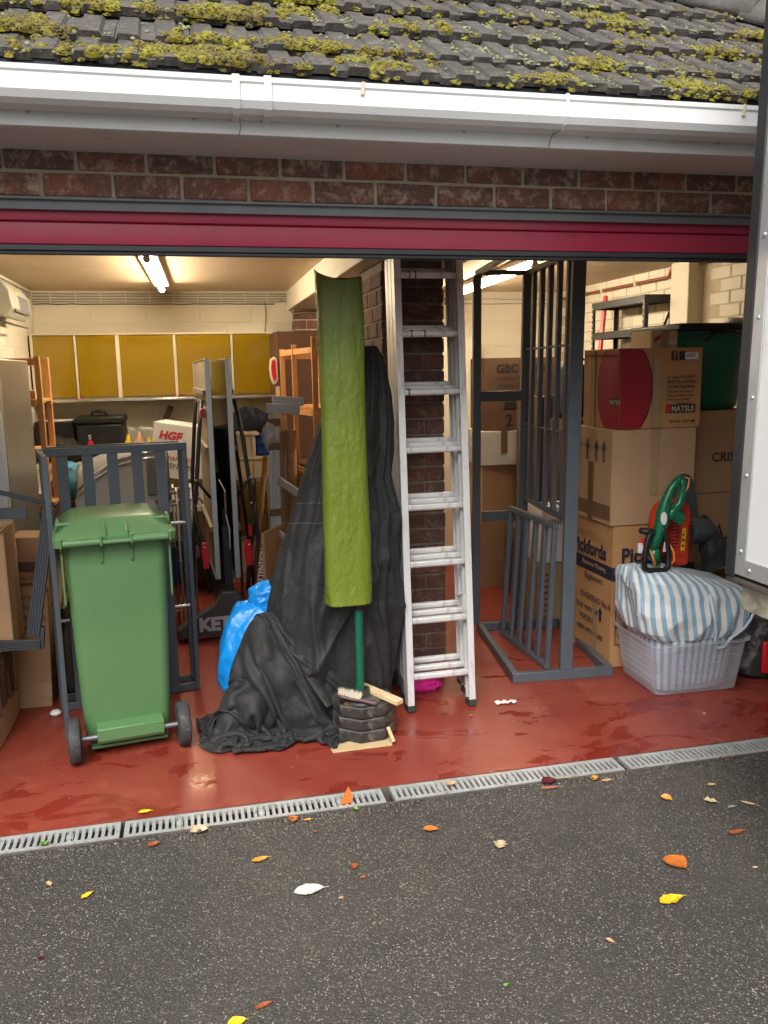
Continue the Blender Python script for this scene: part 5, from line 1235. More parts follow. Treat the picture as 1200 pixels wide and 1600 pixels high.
# brush and batten resting on the slabs
bh = thing('scrubbing_brush', 'worn purple-brown scrubbing brush with pale bristles lying on the parasol base', 'brush', (.63, .43, .19))
m_bh = M('purple_brown_handle', (.10, .055, .058), .5, var=.25)
def brush_pt(s, w_, h_):        # along the handle, s in 0..1
    c = V((.565, .455, .228)).lerp(V((.735, .385, .190)), s); return c + V((.35, .9, 0)).normalized() * w_ + V((0, 0, h_))
ww = [(0, .004), (.05, .020), (.15, .026), (.45, .025), (.55, .017), (.65, .012), (.9, .013), (.97, .010), (1, .003)]
g = MB()
for s, wd_ in ww:
    for a in range(10): an = 2 * math.pi * a / 10; g.v.append(brush_pt(s, math.cos(an) * wd_, math.sin(an) * .0095))
for i in range(len(ww) - 1):
    for k in range(10): l = (k + 1) % 10; g.f.append([i * 10 + k, i * 10 + l, (i + 1) * 10 + l, (i + 1) * 10 + k])
g.build('handle', m_bh, bh, smooth=True)
g = MB(); rg = random.Random(9)
for i in range(420):
    s = rg.uniform(.05, .60); w_ = rg.uniform(-.018, .022); p = brush_pt(s, w_, .007); d = V((rg.gauss(0, .22) + .1, rg.gauss(0, .22) + .15, 1)).normalized() * rg.uniform(.020, .030)
    t_ = V((.0011, 0, 0)); t2 = V((0, .0011, 0)); g.add([p - t_, p + t_, p + t2, p + d], [(0, 1, 3), (1, 2, 3), (2, 0, 3)])
g.build('bristles', M('pale_bristle', (.66, .60, .46), .7, var=.15), bh)
tag(MB().bar((.695, .60, .2045), (.835, .365, .194), .042, .022).build('wooden_batten', m_pale_plank, bevel=.002), 'short pale sawn batten lying across the parasol base', 'batten')
tag(MB().bar((.783, .392, .072), (.800, .352, .016), .014, .010).build('wood_splinter', m_pale_plank, bevel=.001), 'small pale wood splinter leaning on the front of the parasol base', 'wood')

# ================================================================ green broom head and pink cloth by the pier foot
brm = thing('broom', 'dark green bristle broom lying on the floor behind the black cover', 'broom', (.93, 1.07, 0))
m_bris = M('dark_green_bristle', (.010, .060, .032), .6, var=.3)
g = MB(); rg = random.Random(2)
for i in range(900):
    x = rg.uniform(.72, .985); y = rg.uniform(1.045, 1.095); g.bar((x, y, .002), (x + rg.gauss(0, .003), y + rg.gauss(0, .002), .072), .0028, .0028, (0, 1, 0))
g.build('bristles', m_bris, brm)
MB().box(.71, .99, 1.04, 1.10, .0725, .105).build('head', M('broom_head_green', (.012, .045, .03), .5), brm, bevel=.006)
crumple('pink_cloth', 'small bright pink cloth on the floor under the ladder', 'cloth', (1.10, .965, .022), .085, M('magenta_cloth', (.62, .012, .25), .85, var=.15, bump=.4, bs=90), 31, n=56, amp=.4, f=2.6, squash=(1.0, .55, .32))
tag(MB().add([(1.012, .86, .002), (1.035, .85, .001), (1.04, .873, .014), (1.02, .88, .010)], [(0, 1, 2, 3)]).build('pink_tag', bpy.data.materials['magenta_cloth'], solid=.003), 'small pink rag end beside the ladder foot', 'cloth')

# ================================================================ three-section aluminium ladder
ld = thing('ladder', 'three-section aluminium extension ladder leaning in front of the brick pier', 'ladder', (1.13, .75, 0))
def lp_(sec, side, z):          # centre line of a stile
    return V((.968 + .008 * z if side == 0 else 1.283 + .006 * z, .700 + .105 * z + sec * .066, z + sec * .0))
ldir = V((.007, .105, 1)).normalized(); lnrm = V((0, 1, -.105)).normalized()
C_ = [(-.017, -.029), (.017, -.029), (.017, -.021), (-.010, -.021), (-.010, .021), (.017, .021), (.017, .029), (-.017, .029)]
for sec in range(3):
    for side in (0, 1):
        p = lp_(sec, side, .028 if sec == 0 else .05 + .02 * sec); q = lp_(sec, side, 2.31)
        s_ = 1 if side == 0 else -1
        poly = [(a * s_, b) for a, b in C_]
        MB().prism(poly, p, (1, 0, 0), lnrm, q - p).build('stile', m_alu, ld, bevel=.0015)
        f0 = lp_(sec, side, .002 if sec == 0 else .02 + .02 * sec)
        MB().prism([(-.0195, -.032), (.0195, -.032), (.0195, .032), (-.0195, .032)], f0, (1, 0, 0), lnrm, ldir * .032).build('foot', M('green_black_foot', (.02, .035, .028), .6) if (sec, side) == (0, 0) else bpy.data.materials['green_black_foot'], ld, bevel=.003)
    for k in range(8):
        z = .167 + .2775 * k + .017 * sec
        if z > 2.28: continue
        a, b = lp_(sec, 0, z) + V((.0, 0, 0)), lp_(sec, 1, z)
        d = (b - a).normalized(); a2, b2 = a + d * -.006, b + d * .006
        pr_ = [(-.016, .012), (-.013, .015), (.013, .015), (.016, .012), (.016, -.006), (.010, -.014), (-.010, -.014), (-.016, -.006)]
        MB().prism(pr_, a2, (0, 1, 0), (0, 0, 1), b2 - a2).build('rung', m_alu, ld, bevel=.0012)
m_brk = M('dull_bracket', (.30, .29, .27), .5, .6, dirt=(.08, .07, .06), dirt_amt=.4)
for side, sx in ((0, -1), (1, 1)):
    for sec in (1, 2):
        p = lp_(sec, side, .13); MB().box(p.x - .022, p.x + .022, p.y - .036, p.y + .03, .085, .15).build('guide_bracket', m_brk, ld, bevel=.002)
p = lp_(1, 1, .50); MB().tube([(p.x - .03, p.y, .53), (p.x - .012, p.y - .03, .56), (p.x, p.y - .04, .52), (p.x, p.y - .04, .42)], .008, 8).build('hook', m_alu, ld, smooth=True)
# black rubber bands on some rungs, small tie marks
for z, x in ((2.112, 1.045), (2.112, 1.075), (1.835, 1.045), (1.835, 1.11), (1.557, 1.02)):
    yy = .700 + .105 * z
    MB().box(x, x + .006, yy - .0175, yy + .0175, z - .016, z + .0165).build('tape_mark', m_black_rubber, ld)
# grey perforated steel strap standing behind the ladder against the pier
sp_ = thing('steel_strap', 'grey steel bracket with square holes standing beside the brick pier', 'bracket', (1.33, 1.35, 0))
m_gs = M('grey_galvanised_strap', (.20, .21, .22), .5, .4)
MB().box(1.290, 1.345, 1.33, 1.336, 0, .86).build('plate', m_gs, sp_, bevel=.001)
for z in (.36, .80): MB().box(1.304, 1.330, 1.3255, 1.3295, z - .014, z + .014).build('square_hole', m_ink, sp_)
MB().box(1.2905, 1.345, 1.24, 1.3295, .0, .004).build('foot_plate', m_gs, sp_)
# ================================================================ blue-grey freestanding gate stand
gs = thing('gate_stand', 'blue-grey steel stand with tall upright bars in front of the stacked cartons', 'metal stand', (1.93, 1.35, 0))
FL, FRt, DV = V((1.592, .927, 0)), V((2.155, .880, 0)), V((.118, .905, 0))
BLc, BRc = FL + DV, FRt + DV
def gb(name, p, q, w_, h_, upv=(0, 0, 1), parent=gs): return MB().bar(p, q, w_, h_, upv).build(name, m_grey_paint, parent, bevel=.0025)
zc = V((0, 0, .026)); ux = (FRt - FL).normalized(); uy = DV.normalized()
gb('base_rail', FL + zc, FRt + zc, .035, .052); gb('base_rail', BLc + zc, BRc + zc, .035, .052)
gb('base_rail', FL + zc + ux * .018 + uy * .018, BLc + zc + ux * .018 - uy * .018, .035, .050); gb('base_rail', FRt + zc - ux * .018 + uy * .018, BRc + zc - ux * .018 - uy * .018, .035, .050)
tl = V((.016, 0, 1))           # the stand leans a touch to the right
FPt = FL.lerp(FRt, .525) ; BPt = BLc.lerp(BRc, .50)
def up(p, z): return p + V((.016 * z, 0, z))
HT = 2.215
gb('post', up(FPt, .0525), up(FPt, HT), .068, .036, uy); gb('post', up(BPt, .0525), up(BPt, HT), .060, .036, uy)
LP = BLc + ux * .02
gb('post', up(LP, .0525) - V((.03, 0, 0)), up(LP, HT) - V((.055, 0, 0)), .050, .03, uy)
gb('cross_rail', up(LP, 1.494) + V((-.02, 0, 0)), up(BPt, 1.494) - ux * .029, .02, .062); gb('cross_rail', up(LP, .745) + V((0, 0, 0)), up(BPt, .745) - ux * .029, .02, .066)
gb('top_rail', up(FPt, HT + .0155) - uy * .02, up(BPt, HT + .0155) + uy * .02, .04, .03)
gb('top_rail', up(LP, HT + .0155) - V((.05, 0, 0)) + uy * .015, up(LP, HT + .0155) - V((.05, 0, 0)) - DV * 1.0, .03, .03)
gb('top_rail', up(LP, HT + .0155) - V((.05, 0, 0)) - DV * 1.0 + ux * .016, up(FPt, HT + .0155) - ux * .021, .03, .03)
gb('top_rail', up(LP, HT + .016) - V((.05, 0, 0)) + ux * .016, up(BPt, HT + .016) - ux * .021, .03, .03)
for k in range(5):
    f = (k + .85) / 5.75; p = FPt.lerp(BPt, f); gb('bar', up(p, .88), up(p, HT), .034, .026, ux)
for z, h_ in ((.862, .035), (1.32, .008), (1.775, .014)): gb('panel_rail', up(FPt, z) + uy * .018, up(BPt, z) - uy * .018, .016, h_)
# small slatted panel leaning inside it
lpn = thing('steel_grille', 'small blue-grey slatted panel leaning against the foot of the gate stand', 'metal panel', (1.88, 1.4, 0))
a0, a1, b0, b1 = V((1.852, 1.05, .018)), V((1.836, 1.72, .018)), V((1.875, 1.02, .815)), V((1.875, 1.68, .815))
for p, q in ((a0, a1), (b0, b1)): gb('rail', p, q, .03, .034, (-1, 0, .1), lpn)
for k in range(6):
    f = k / 5; w_ = .026 if k in (0, 5) else .042
    gb('slat', a0.lerp(a1, .02 + .96 * f) + V((.001, 0, .016)), b0.lerp(b1, .02 + .96 * f) - V((.001, 0, .016)), w_, .022 if 0 < k < 5 else .028, (-1, 0, .1), lpn)

# ================================================================ carton stack beside the stand
BX, BY = 2.185, .972
m_navy_ink = M('navy_print', (.018, .020, .040), .6)
k1 = carton('large printed removal carton at the bottom of the stack behind the storage tub', (2.44, 1.225, 0), (.50, .49, .802), R(.5), m_card_orange, seam=False)
local_mesh(k1, MB().box(-.2535, -.2525, -.2515, .2455, .500, .575), 'printed_band', m_navy_ink)
local_mesh(k1, MB().box(-.2500, .2515, -.2525, -.2515, .500, .575), 'printed_band', m_navy_ink)
L_ = ((0, -1, 0), (0, 0, 1))
local_text(k1, 'Pickfords', .115, m_navy_ink, (-.254, .215, .60), *L_, sx=.92, bold=.003)
local_text(k1, 'Business Moving', .042, m_card, (-.2545, .10, .533), *L_); local_text(k1, 'Explorers', .055, m_navy_ink, (-.254, .07, .452), *L_)
local_text(k1, 'OVERSEAS No.6', .052, m_navy_ink, (-.254, .12, .33), *L_); local_text(k1, 'THIS WAY UP', .045, m_navy_ink, (-.254, .17, .26), *L_)
local_text(k1, 'FRAGILE', .045, m_navy_ink, (-.254, .12, .20), *L_); local_text(k1, 'KEEP WITH CARE', .04, m_navy_ink, (-.254, .15, .13), *L_)
local_mesh(k1, MB().prism([(-.012, 0), (.012, 0), (.012, .05), (.024, .05), (0, .085), (-.024, .05), (-.012, .05)], (-.2535, -.125, .235), (0, -1, 0), (0, 0, 1), (-.001, 0, 0)), 'arrow_print', m_navy_ink)
local_mesh(k1, MB().box(-.2545, -.2535, -.09, -.03, .03, .32), 'tape', m_tape_clear)
local_text(k1, 'Pickfords', .115, m_navy_ink, (-.205, -.2535, .60), (1, 0, 0), (0, 0, 1), sx=.9, bold=.003); local_text(k1, 'A world of moving', .05, m_navy_ink, (-.225, -.2535, .41), (1, 0, 0), (0, 0, 1))
gq = MB(); 
for a, b, c_, d_ in ((-.23, .22, .335, .339), (-.23, .22, .135, .139), (-.23, -.226, .1391, .3349), (.216, .22, .1391, .3349), (-.2255, .2155, .235, .239)): gq.box(a, b, -.2535, -.2525, c_, d_)
local_mesh(k1, gq, 'printed_table', m_navy_ink)
local_text(k1, 'No', .04, m_navy_ink, (-.215, -.2535, .285), (1, 0, 0), (0, 0, 1)); local_text(k1, 'Client', .035, m_navy_ink, (-.215, -.2535, .175), (1, 0, 0), (0, 0, 1))
k2 = carton('plain brown carton with tape under the old television carton', (2.42, 1.21, .8065), (.495, .475, .520), R(-.6), card_mat('plain_carton_board', (.45, .29, .165)), seam=False)
local_mesh(k2, MB().box(-.02, .03, -.2425, -.2415, .16, .519), 'tape', m_tape_clear)
for y in (.16, .05, -.06, -.15):
    local_mesh(k2, MB().prism([(-.010, 0), (.010, 0), (.010, .07), (.026, .07), (0, .12), (-.026, .07), (-.010, .07)], (-.2515, y, .34), (0, -1, 0), (0, 0, 1), (-.001, 0, 0)), 'arrow_print', m_ink_brown)
local_mesh(k2, MB().box(-.2525, -.2515, -.03, .03, .0, .33), 'tape', m_tape_brown); local_mesh(k2, MB().box(-.2520, -.251, -.235, .235, .03, .11), 'tape', m_tape_brown)
k3 = carton('old television carton with a large red oval wrapped round its corner', (2.442, 1.178, 1.329), (.482, .42, .424), R(0), m_card_orange, seam=False, jit=.004)
m_redoval = M('red_printed_oval', (.30, .008, .022), .4, var=.05)
def oval(half, zr, n, x0, sign):
    pts = []
    for i in range(n + 1): a = math.pi / 2 * (1 - 2 * i / n); pts.append((half * math.cos(a), zr * math.sin(a)))
    return pts
for half, zr, lift, m_ in ((.188, .275, .0022, m_ink), (.180, .268, .0032, m_redoval)):
    cl_ = lambda q: max(-.2085, min(.2085, q))
    f_ = [(-.241 + 0.0 + max(0.0, a), cl_(b)) for a, b in oval(half, zr, 28, 0, 1)]
    local_mesh(k3, MB().prism(f_, (0, -.2105 - .0025, .212), (1, 0, 0), (0, 0, 1), (0, -lift + .0005, 0)), 'printed_oval', m_)
    s_ = [(.21 - max(0.0, a * 1.30), cl_(b)) for a, b in oval(half, zr, 28, 0, 1)]
    local_mesh(k3, MB().prism(s_, (-.241 - .0025, 0, .212), (0, -1, 0), (0, 0, 1), (-lift + .0005, 0, 0)), 'printed_oval', m_)
local_mesh(k3, MB().prism([(0.0, 0), (.045, 0), (.045, .375), (0.0, .375)], (-.052, -.2130, .005), (1, 0, 0), (0, 0, 1), (0, -.0042, 0)), 'tape', m_tape_clear)
fx = ((1, 0, 0), (0, 0, 1))
local_text(k3, '14" colour TV TELETEXT', .021, m_ink, (.030, -.2135, .262), *fx, sx=.75); local_text(k3, 'REMOTE CONTROL', .026, m_ink, (.030, -.2135, .236), *fx, sx=.78); local_text(k3, 'COLOUR TELEVISION', .026, m_ink, (.030, -.2135, .210), *fx, sx=.66)
for i, s in enumerate(('14in full screen control', 'Pocket Control Selector', 'Audio Time Control', 'Multi-functions')): local_text(k3, s, .019, m_ink_brown, (.035 + .01 * (i == 3) * 5, -.2135, .188 - i * .021), *fx, sx=.85)
local_mesh(k3, MB().box(.030, .205, -.2145, -.2135, .080, .125), 'name_panel', m_ink); local_mesh(k3, MB().box(.032, .056, -.2155, -.2147, .083, .122), 'name_square', m_red_plastic)
m_cream_ink = M('cream_print', (.55, .45, .30), .6)
local_text(k3, 'MATSUI', .044, m_cream_ink, (.061, -.2148, .087), *fx, bold=.001, sx=.88); local_text(k3, 'MODEL 1420-DK', .020, m_ink, (.052, -.2135, .028), *fx); local_mesh(k3, MB().box(.19, .203, -.2145, -.2135, .028, .042), 'printed_square', m_ink)
local_mesh(k3, MB().box(-.2485, -.2475, -.205, -.115, .125, .162), 'name_panel', m_ink); local_text(k3, 'MATSUI', .034, m_cream_ink, (-.249, -.118, .131), *L_)
for x in (.052, .098): 
    local_mesh(k3, MB().box(x, x + .038, -.2145, -.2135, .358, .405), 'care_symbol', m_ink)
local_mesh(k3, MB().prism([(.060, .398), (.082, .398), (.074, .382), (.0725, .368), (.080, .363), (.062, .363), (.0695, .368), (.068, .382)], (0, -.2147, 0), (1, 0, 0), (0, 0, 1), (0, -.0006, 0)), 'glass_symbol', m_card_orange)
local_mesh(k3, MB().box(.132, .210, -.2160, -.2148, .363, .398), 'paper_label', m_paper); local_text(k3, 'SHED', .026, m_ink, (.136, -.2162, .374), *fx, sx=.9)
st_ = MB()
for a, b, c_, d_ in ((.168, .198, .310, .313), (.168, .198, .342, .345), (.168, .171, .3131, .3419), (.195, .198, .3131, .3419)): st_.box(a, b, -.2145, -.2137, c_, d_)
local_mesh(k3, st_, 'stamp', m_cream_ink); local_text(k3, '122', .02, m_cream_ink, (.1725, -.2138, .320), *fx, sx=.8)
local_mesh(k3, MB().box(-.2475, -.2465, .06, .12, .0, .423), 'tape', m_tape_clear)
k4 = carton('small pale carton with red stripe on top of the old television carton', (2.555, 1.25, 1.7555), (.17, .20, .095), R(4), card_mat('small_carton_board', (.56, .43, .26)), tape='y', tape_m=m_tape_clear)
local_mesh(k4, MB().prism([(-.07, .03), (-.03, .05), (-.03, .075), (-.07, .055)], (0, -.1045, 0), (1, 0, 0), (0, 0, 1), (0, -.001, 0)), 'red_stripe', m_ink_red); local_mesh(k4, MB().box(.01, .075, -.1045, -.1035, .02, .05), 'label', m_card_white)

# ---- second stack: star carton, lettered carton, green tub
k5 = carton('brown carton printed with a star outline under the lettered carton', (3.02, 1.45, 0), (.42, .46, .915), R(1), m_card, seam=False)
star = [(math.sin(i * math.pi / 5) * (.125 if i % 2 == 0 else .052), math.cos(i * math.pi / 5) * (.125 if i % 2 == 0 else .052)) for i in range(10)]
local_mesh(k5, MB().tube([(-.02 + a, -.234, .60 + b) for a, b in star], .0085, 4, closed=True), 'star_print', m_ink)
k6 = carton('brown lettered carton under the big green tub', (3.035, 1.44, .918), (.40, .44, .480), R(-1), m_card, seam=False)
local_text(k6, 'CRISPS', .075, m_ink, (-.095, -.2235, .185), *fx, bold=.001); local_text(k6, 'E', .06, m_ink, (-.2035, .02, .18), *L_)
local_mesh(k6, MB().box(-.205, -.204, -.15, .1, .04, .055), 'printed_line', m_ink)
gt = thing('green_tub', 'large dark green plastic tub with black lid on the lettered carton', 'tub', (2.99, 1.48, 1.40))
m_gtub = M('dark_green_plastic', (.005, .125, .072), .42, var=.12, vs=3)
MB().lathe([(.215, 1.400), (.235, 1.42), (.268, 1.80), (.275, 1.83), (.282, 1.84), (.282, 1.852)], 44, (2.99, 1.50, 0), squash=(1.05, .95)).build('body', m_gtub, gt, smooth=40)
MB().box(2.70, 3.29, 1.225, 1.79, 1.853, 1.895).build('lid', m_black_plastic, gt, bevel=.012)
MB().tube([(2.86, 1.215, 1.80), (2.90, 1.205, 1.84), (3.0, 1.20, 1.85), (3.08, 1.205, 1.835)], .010, 8).build('handle', m_black_plastic, gt, smooth=True)
tag(MB().lathe([(.03, 0), (.06, .01), (.05, .035), (.001, .04)], 14, (3.17, 1.40, 1.896)).build('white_rag', m_paper, smooth=True), 'small white and dark rag lying on the green tub lid', 'rag')

# ---- boot-scuffed black bin beside the storage tub
m_scuff = M('scuffed_black_bin', (.020, .020, .021), .5, var=.3, dirt=(.45, .44, .42), dirt_amt=.42, dirt_scale=9, bump=.2, bs=50)
bk = thing('black_bin', 'scuffed black plastic bin with a red clip beside the clear storage tub', 'bin', (2.98, .80, 0))
MB().lathe([(.205, 0), (.225, .02), (.245, .44), (.255, .45), (.255, .475), (.235, .475), (.23, .44), (.21, .03), (.001, .03)], 44, (2.975, .80, 0)).build('body', m_scuff, bk, smooth=40)
MB().lathe([(.258, .475), (.25, .50), (.10, .53), (.001, .535)], 44, (2.975, .80, 0)).build('lid', m_black_plastic, bk, smooth=40)
MB().box(2.845, 2.90, .555, .585, .05, .225).build('red_clip', m_red_plastic, bk, bevel=.012)

# ================================================================ black steel shelf unit on the right wall, red pole
su_ = thing('steel_shelving', 'black slotted steel shelving standing against the cream right wall', 'shelving', (3.32, 2.9, 0))
m_sh = M('charcoal_shelving', (.03, .032, .034), .45, .2)
for x in (3.215, 3.44):
    for y in (2.50, 3.32):
        MB().prism([(0, 0), (.03, 0), (.03, .003), (.003, .003), (.003, .03), (0, .03)], (x if x < 3.3 else x, y, 0), (1 if x < 3.3 else -1, 0, 0), (0, 1 if y < 3 else -1, 0), (0, 0, 2.17)).build('post', m_sh, su_)
for z in (2.135, 1.90, 1.45, 1.0, .5):
    MB().box(3.2185, 3.4365, 2.5035, 3.3165, z, z + .012).build('shelf', m_sh, su_); 
    for x in (3.2115, 3.4405): MB().box(x, x + .003, 2.5035, 3.3165, z - .02, z + .034).build('shelf_lip', m_sh, su_)
    for y in (2.4965, 3.3205): MB().box(3.2185, 3.4365, y - .003, y, z - .02, z + .034).build('shelf_lip', m_sh, su_)
MB().bar((3.24, 2.493, 1.62), (3.43, 2.493, 2.10), .018, .004, (0, 1, 0)).build('brace', m_sh, su_); MB().bar((3.215, 2.52, 1.55), (3.215, 3.30, 1.20), .018, .004, (1, 0, 0)).build('brace', m_sh, su_)
for y in (2.515, 3.305):
    for k in range(9): MB().box(3.2105, 3.2112, y - .004, y + .004, 1.78 + k * .042, 1.796 + k * .042).build('slot', m_cream, su_)
tag(MB().bar((3.10, 3.25, .0), (3.385, 3.42, 2.24), .030, .030).build('red_pole', m_red_plastic, bevel=.003), 'red pole leaning behind the black steel shelving', 'pole')

# ================================================================ cartons at the back of the right bay
d1 = carton('tall plain carton on the floor under the white carton', (2.27, 2.98, 0), (.36, .30, .945), R(3), m_card, seam=False)
d2 = carton('white carton between two brown ones in the rear stack', (2.27, 2.96, .948), (.38, .32, .252), R(-3), m_card_white, tape='y', tape_m=m_tape_brown)
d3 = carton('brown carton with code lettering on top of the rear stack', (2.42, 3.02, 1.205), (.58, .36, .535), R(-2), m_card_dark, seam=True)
local_text(d3, 'GBC 7 2001', .085, m_ink, (-.20, -.1845, .43), *fx, bold=.002); local_text(d3, 'INTERNATIONAL', .04, m_ink, (-.20, -.1845, .37), *fx); local_text(d3, 'GENERAL BINDING', .035, m_ink, (-.20, -.1845, .32), *fx)
local_text(d3, '2', .13, m_ink, (-.13, -.1845, .03), *fx)
local_mesh(d3, MB().prism([(-.06, 0), (.05, 0), (.03, .06), (.06, .11), (-.04, .12), (-.05, .06)], (-.08, -.1845, .16), (1, 0, 0), (0, 0, 1), (0, -.001, 0)), 'dark_stain', m_ink)
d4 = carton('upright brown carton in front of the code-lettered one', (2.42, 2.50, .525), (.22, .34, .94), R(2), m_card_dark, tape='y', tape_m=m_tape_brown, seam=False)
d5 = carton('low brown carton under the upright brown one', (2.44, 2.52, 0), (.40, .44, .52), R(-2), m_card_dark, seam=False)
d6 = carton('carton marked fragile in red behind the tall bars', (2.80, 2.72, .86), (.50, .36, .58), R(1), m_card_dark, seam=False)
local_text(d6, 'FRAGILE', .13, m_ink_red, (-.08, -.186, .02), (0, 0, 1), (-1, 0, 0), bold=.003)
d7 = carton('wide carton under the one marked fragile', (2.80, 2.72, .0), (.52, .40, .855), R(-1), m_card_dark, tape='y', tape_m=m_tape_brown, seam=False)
d8 = carton('white carton standing on a low carton behind the slatted panel', (2.30, 1.93, .42), (.34, .24, .36), R(5), m_card_white, tape='y', tape_m=m_tape_brown)
local_text(d8, 'THIS SIDE', .05, m_ink, (-.12, -.1245, .25), *fx)
d9 = carton('low pale carton with slotted print behind the slatted panel', (2.29, 1.95, 0), (.36, .34, .417), R(-3), card_mat('yellowed_board', (.30, .22, .11)), seam=False)
for k in range(8):
    local_mesh(d9, MB().box(-.13, -.09, -.1745, -.1735, .06 + k * .04, .075 + k * .04), 'printed_bar', m_ink_brown); local_mesh(d9, MB().box(.0, .05, -.1745, -.1735, .06 + k * .04, .075 + k * .04), 'printed_bar', m_ink_brown)
su2 = thing('suitcase', 'dark navy suitcase standing on a carton behind the tall bars', 'suitcase', (2.56, 2.12, 1.32))
MB().box(2.42, 2.70, 2.04, 2.26, 1.333, 1.68).build('shell', m_navy, su2, bevel=.03, seg=4); MB().tube([(2.50, 2.12, 1.675), (2.505, 2.12, 1.71), (2.60, 2.12, 1.71), (2.61, 2.12, 1.675)], .009, 8).build('handle', m_black_plastic, su2, smooth=True)
for x in (2.45, 2.66): MB().box(x - .015, x + .015, 2.08, 2.22, 1.322, 1.3335).build('foot', m_black_plastic, su2)
d10 = carton('tall dull carton carrying the navy suitcase', (2.56, 2.14, 0), (.34, .30, 1.318), R(0), m_card_dark, seam=False)
d11 = carton('pale flattened carton leaning on the right bay back wall', (2.35, 4.36, .0), (.55, .04, 1.95), R(1), m_cream, seam=False, jit=.003, cat='carton')

# ================================================================ clear storage tub with striped laundry bag
def frosted():
    m = bpy.data.materials.new('frosted_polypropylene'); m.use_nodes = True; t = m.node_tree; t.nodes.clear()
    o = t.nodes.new('ShaderNodeOutputMaterial'); mx = t.nodes.new('ShaderNodeMixShader'); tr_ = t.nodes.new('ShaderNodeBsdfTransparent'); p = t.nodes.new('ShaderNodeBsdfPrincipled')
    tr_.inputs[0].default_value = (.90, .91, .95, 1); p.inputs['Base Color'].default_value = (.74, .75, .80, 1); p.inputs['Roughness'].default_value = .32
    lw = t.nodes.new('ShaderNodeLayerWeight'); lw.inputs[0].default_value = .35
    t.links.new(ramp(t, lw.outputs['Facing'], [(.0, .12), (.75, .62)]), mx.inputs[0]); t.links.new(tr_.outputs[0], mx.inputs[1]); t.links.new(p.outputs[0], mx.inputs[2]); t.links.new(mx.outputs[0], o.inputs[0])
    return m
m_frost = frosted()
tb = thing('storage_tub', 'clear frosted plastic storage tub holding a striped laundry bag', 'storage tub', (2.45, .72, 0), R(-1.5))
def tub_ring(z, hx, hy, r): return [(x, y, z) for x, y in rrect(hx, -hy, hy, r, 5)]
rs_ = [tub_ring(.004, .222, .182, .03), tub_ring(.012, .228, .188, .03), tub_ring(.10, .238, .198, .03), tub_ring(.20, .250, .210, .032), tub_ring(.270, .258, .218, .034), tub_ring(.272, .274, .234, .04), tub_ring(.288, .277, .237, .04)]
g = MB(); n_ = len(rs_[0])
for rg_ in rs_: g.v += [V(p) for p in rg_]
for k in range(len(rs_) - 1):
    for i in range(n_): l = (i + 1) % n_; g.f.append([k * n_ + i, k * n_ + l, (k + 1) * n_ + l, (k + 1) * n_ + i])
g.f.append(list(range(n_))[::-1])
local_mesh(tb, g, 'shell', m_frost, smooth=35)
for z in (.06, .095, .13, .165, .20, .235):
    hx = .2285 + (z - .012) * .112; hy = hx - .04
    local_mesh(tb, MB().tube([(x, y, z) for x, y in rrect(hx, -hy, hy, .03, 4)], .0016, 5, closed=True), 'moulded_rib', m_frost)
def stripe_mat():
    m, t, b = new_mat('blue_white_stripes'); uv = coord(t, 'UV'); sx = t.nodes.new('ShaderNodeSeparateXYZ'); t.links.new(uv, sx.inputs[0])
    c = coord(t)
    ph = math_n(t, 'ADD', math_n(t, 'MULTIPLY', sx.outputs[0], 42.0), math_n(t, 'MULTIPLY', noise_n(t, c, 7, 3), .12))
    fr_ = math_n(t, 'FRACT', ph)
    band = ramp(t, fr_, [(.02, 0), (.06, 1), (.50, 1), (.54, 0)])
    cl = mix(t, band, (.66, .66, .63), mix(t, ramp(t, noise_n(t, c, 20, 5), [(.3, 0), (.7, 1)]), (.19, .33, .45), (.25, .40, .51)))
    t.links.new(cl, b.inputs['Base Color']); b.inputs['Roughness'].default_value = .42; b.inputs['Subsurface Weight'].default_value = .0
    p = bump_n(t, b, noise_n(t, c, 30, 6, .65, 1.2), .45, .008)
    bump_n(t, b, noise_n(t, c, 110, 3), .2, .002, p); return m
bgp = [(.015, 2.446, .208, .72, .170), (.06, 2.447, .218, .72, .180), (.20, 2.448, .234, .72, .196), (.285, 2.45, .243, .72, .204), (.33, 2.455, .290, .715, .205), (.42, 2.452, .312, .72, .205), (.50, 2.452, .314, .73, .195), (.56, 2.44, .305, .735, .17), (.60, 2.41, .265, .74, .125), (.63, 2.37, .21, .745, .06), (.645, 2.35, .15, .75, .015)]
def bag_pt(u, v):
    z = bgp[0][0] + (bgp[-1][0] - bgp[0][0]) * v
    for i in range(len(bgp) - 1):
        if z <= bgp[i + 1][0] + 1e-9: a, b = bgp[i], bgp[i + 1]; f = (z - a[0]) / (b[0] - a[0]); q = [a[k] + (b[k] - a[k]) * f for k in range(5)]; break
    an = 2 * math.pi * u; ca, sa = math.cos(an), math.sin(an); e = 3.6; r_ = (abs(ca) ** e + abs(sa) ** e) ** (-1 / e)
    w_ = .024 * (1 - 2 * abs(noise.noise(V((ca * 2.3 + 2, sa * 2.3, z * 5))))) + .010 * noise.noise(V((ca * 5, sa * 5, z * 9))) + .006 * math.sin(an * 22 + 3 * noise.noise(V((ca, sa, z * 4)))) * max(0, .5 - z) * 2
    fade = min(1, (.645 - z) / .05 + .25)
    if z < .29: w_ = min(w_, .004) * .5
    zt = z + .035 * max(0, 1 - abs(u - .5) * 3.0) * (1 if z > .5 else 0) * fade - .07 * max(0, ca) * max(0, (z - .35) / .3)
    return V((q[1] + (q[2] * r_ + w_ * fade) * ca, q[3] + (q[4] * r_ + w_ * fade) * sa, zt))
lb_ = thing('laundry_bag', 'blue and white striped woven laundry bag bulging out of the clear tub', 'bag', (2.45, .73, .015))
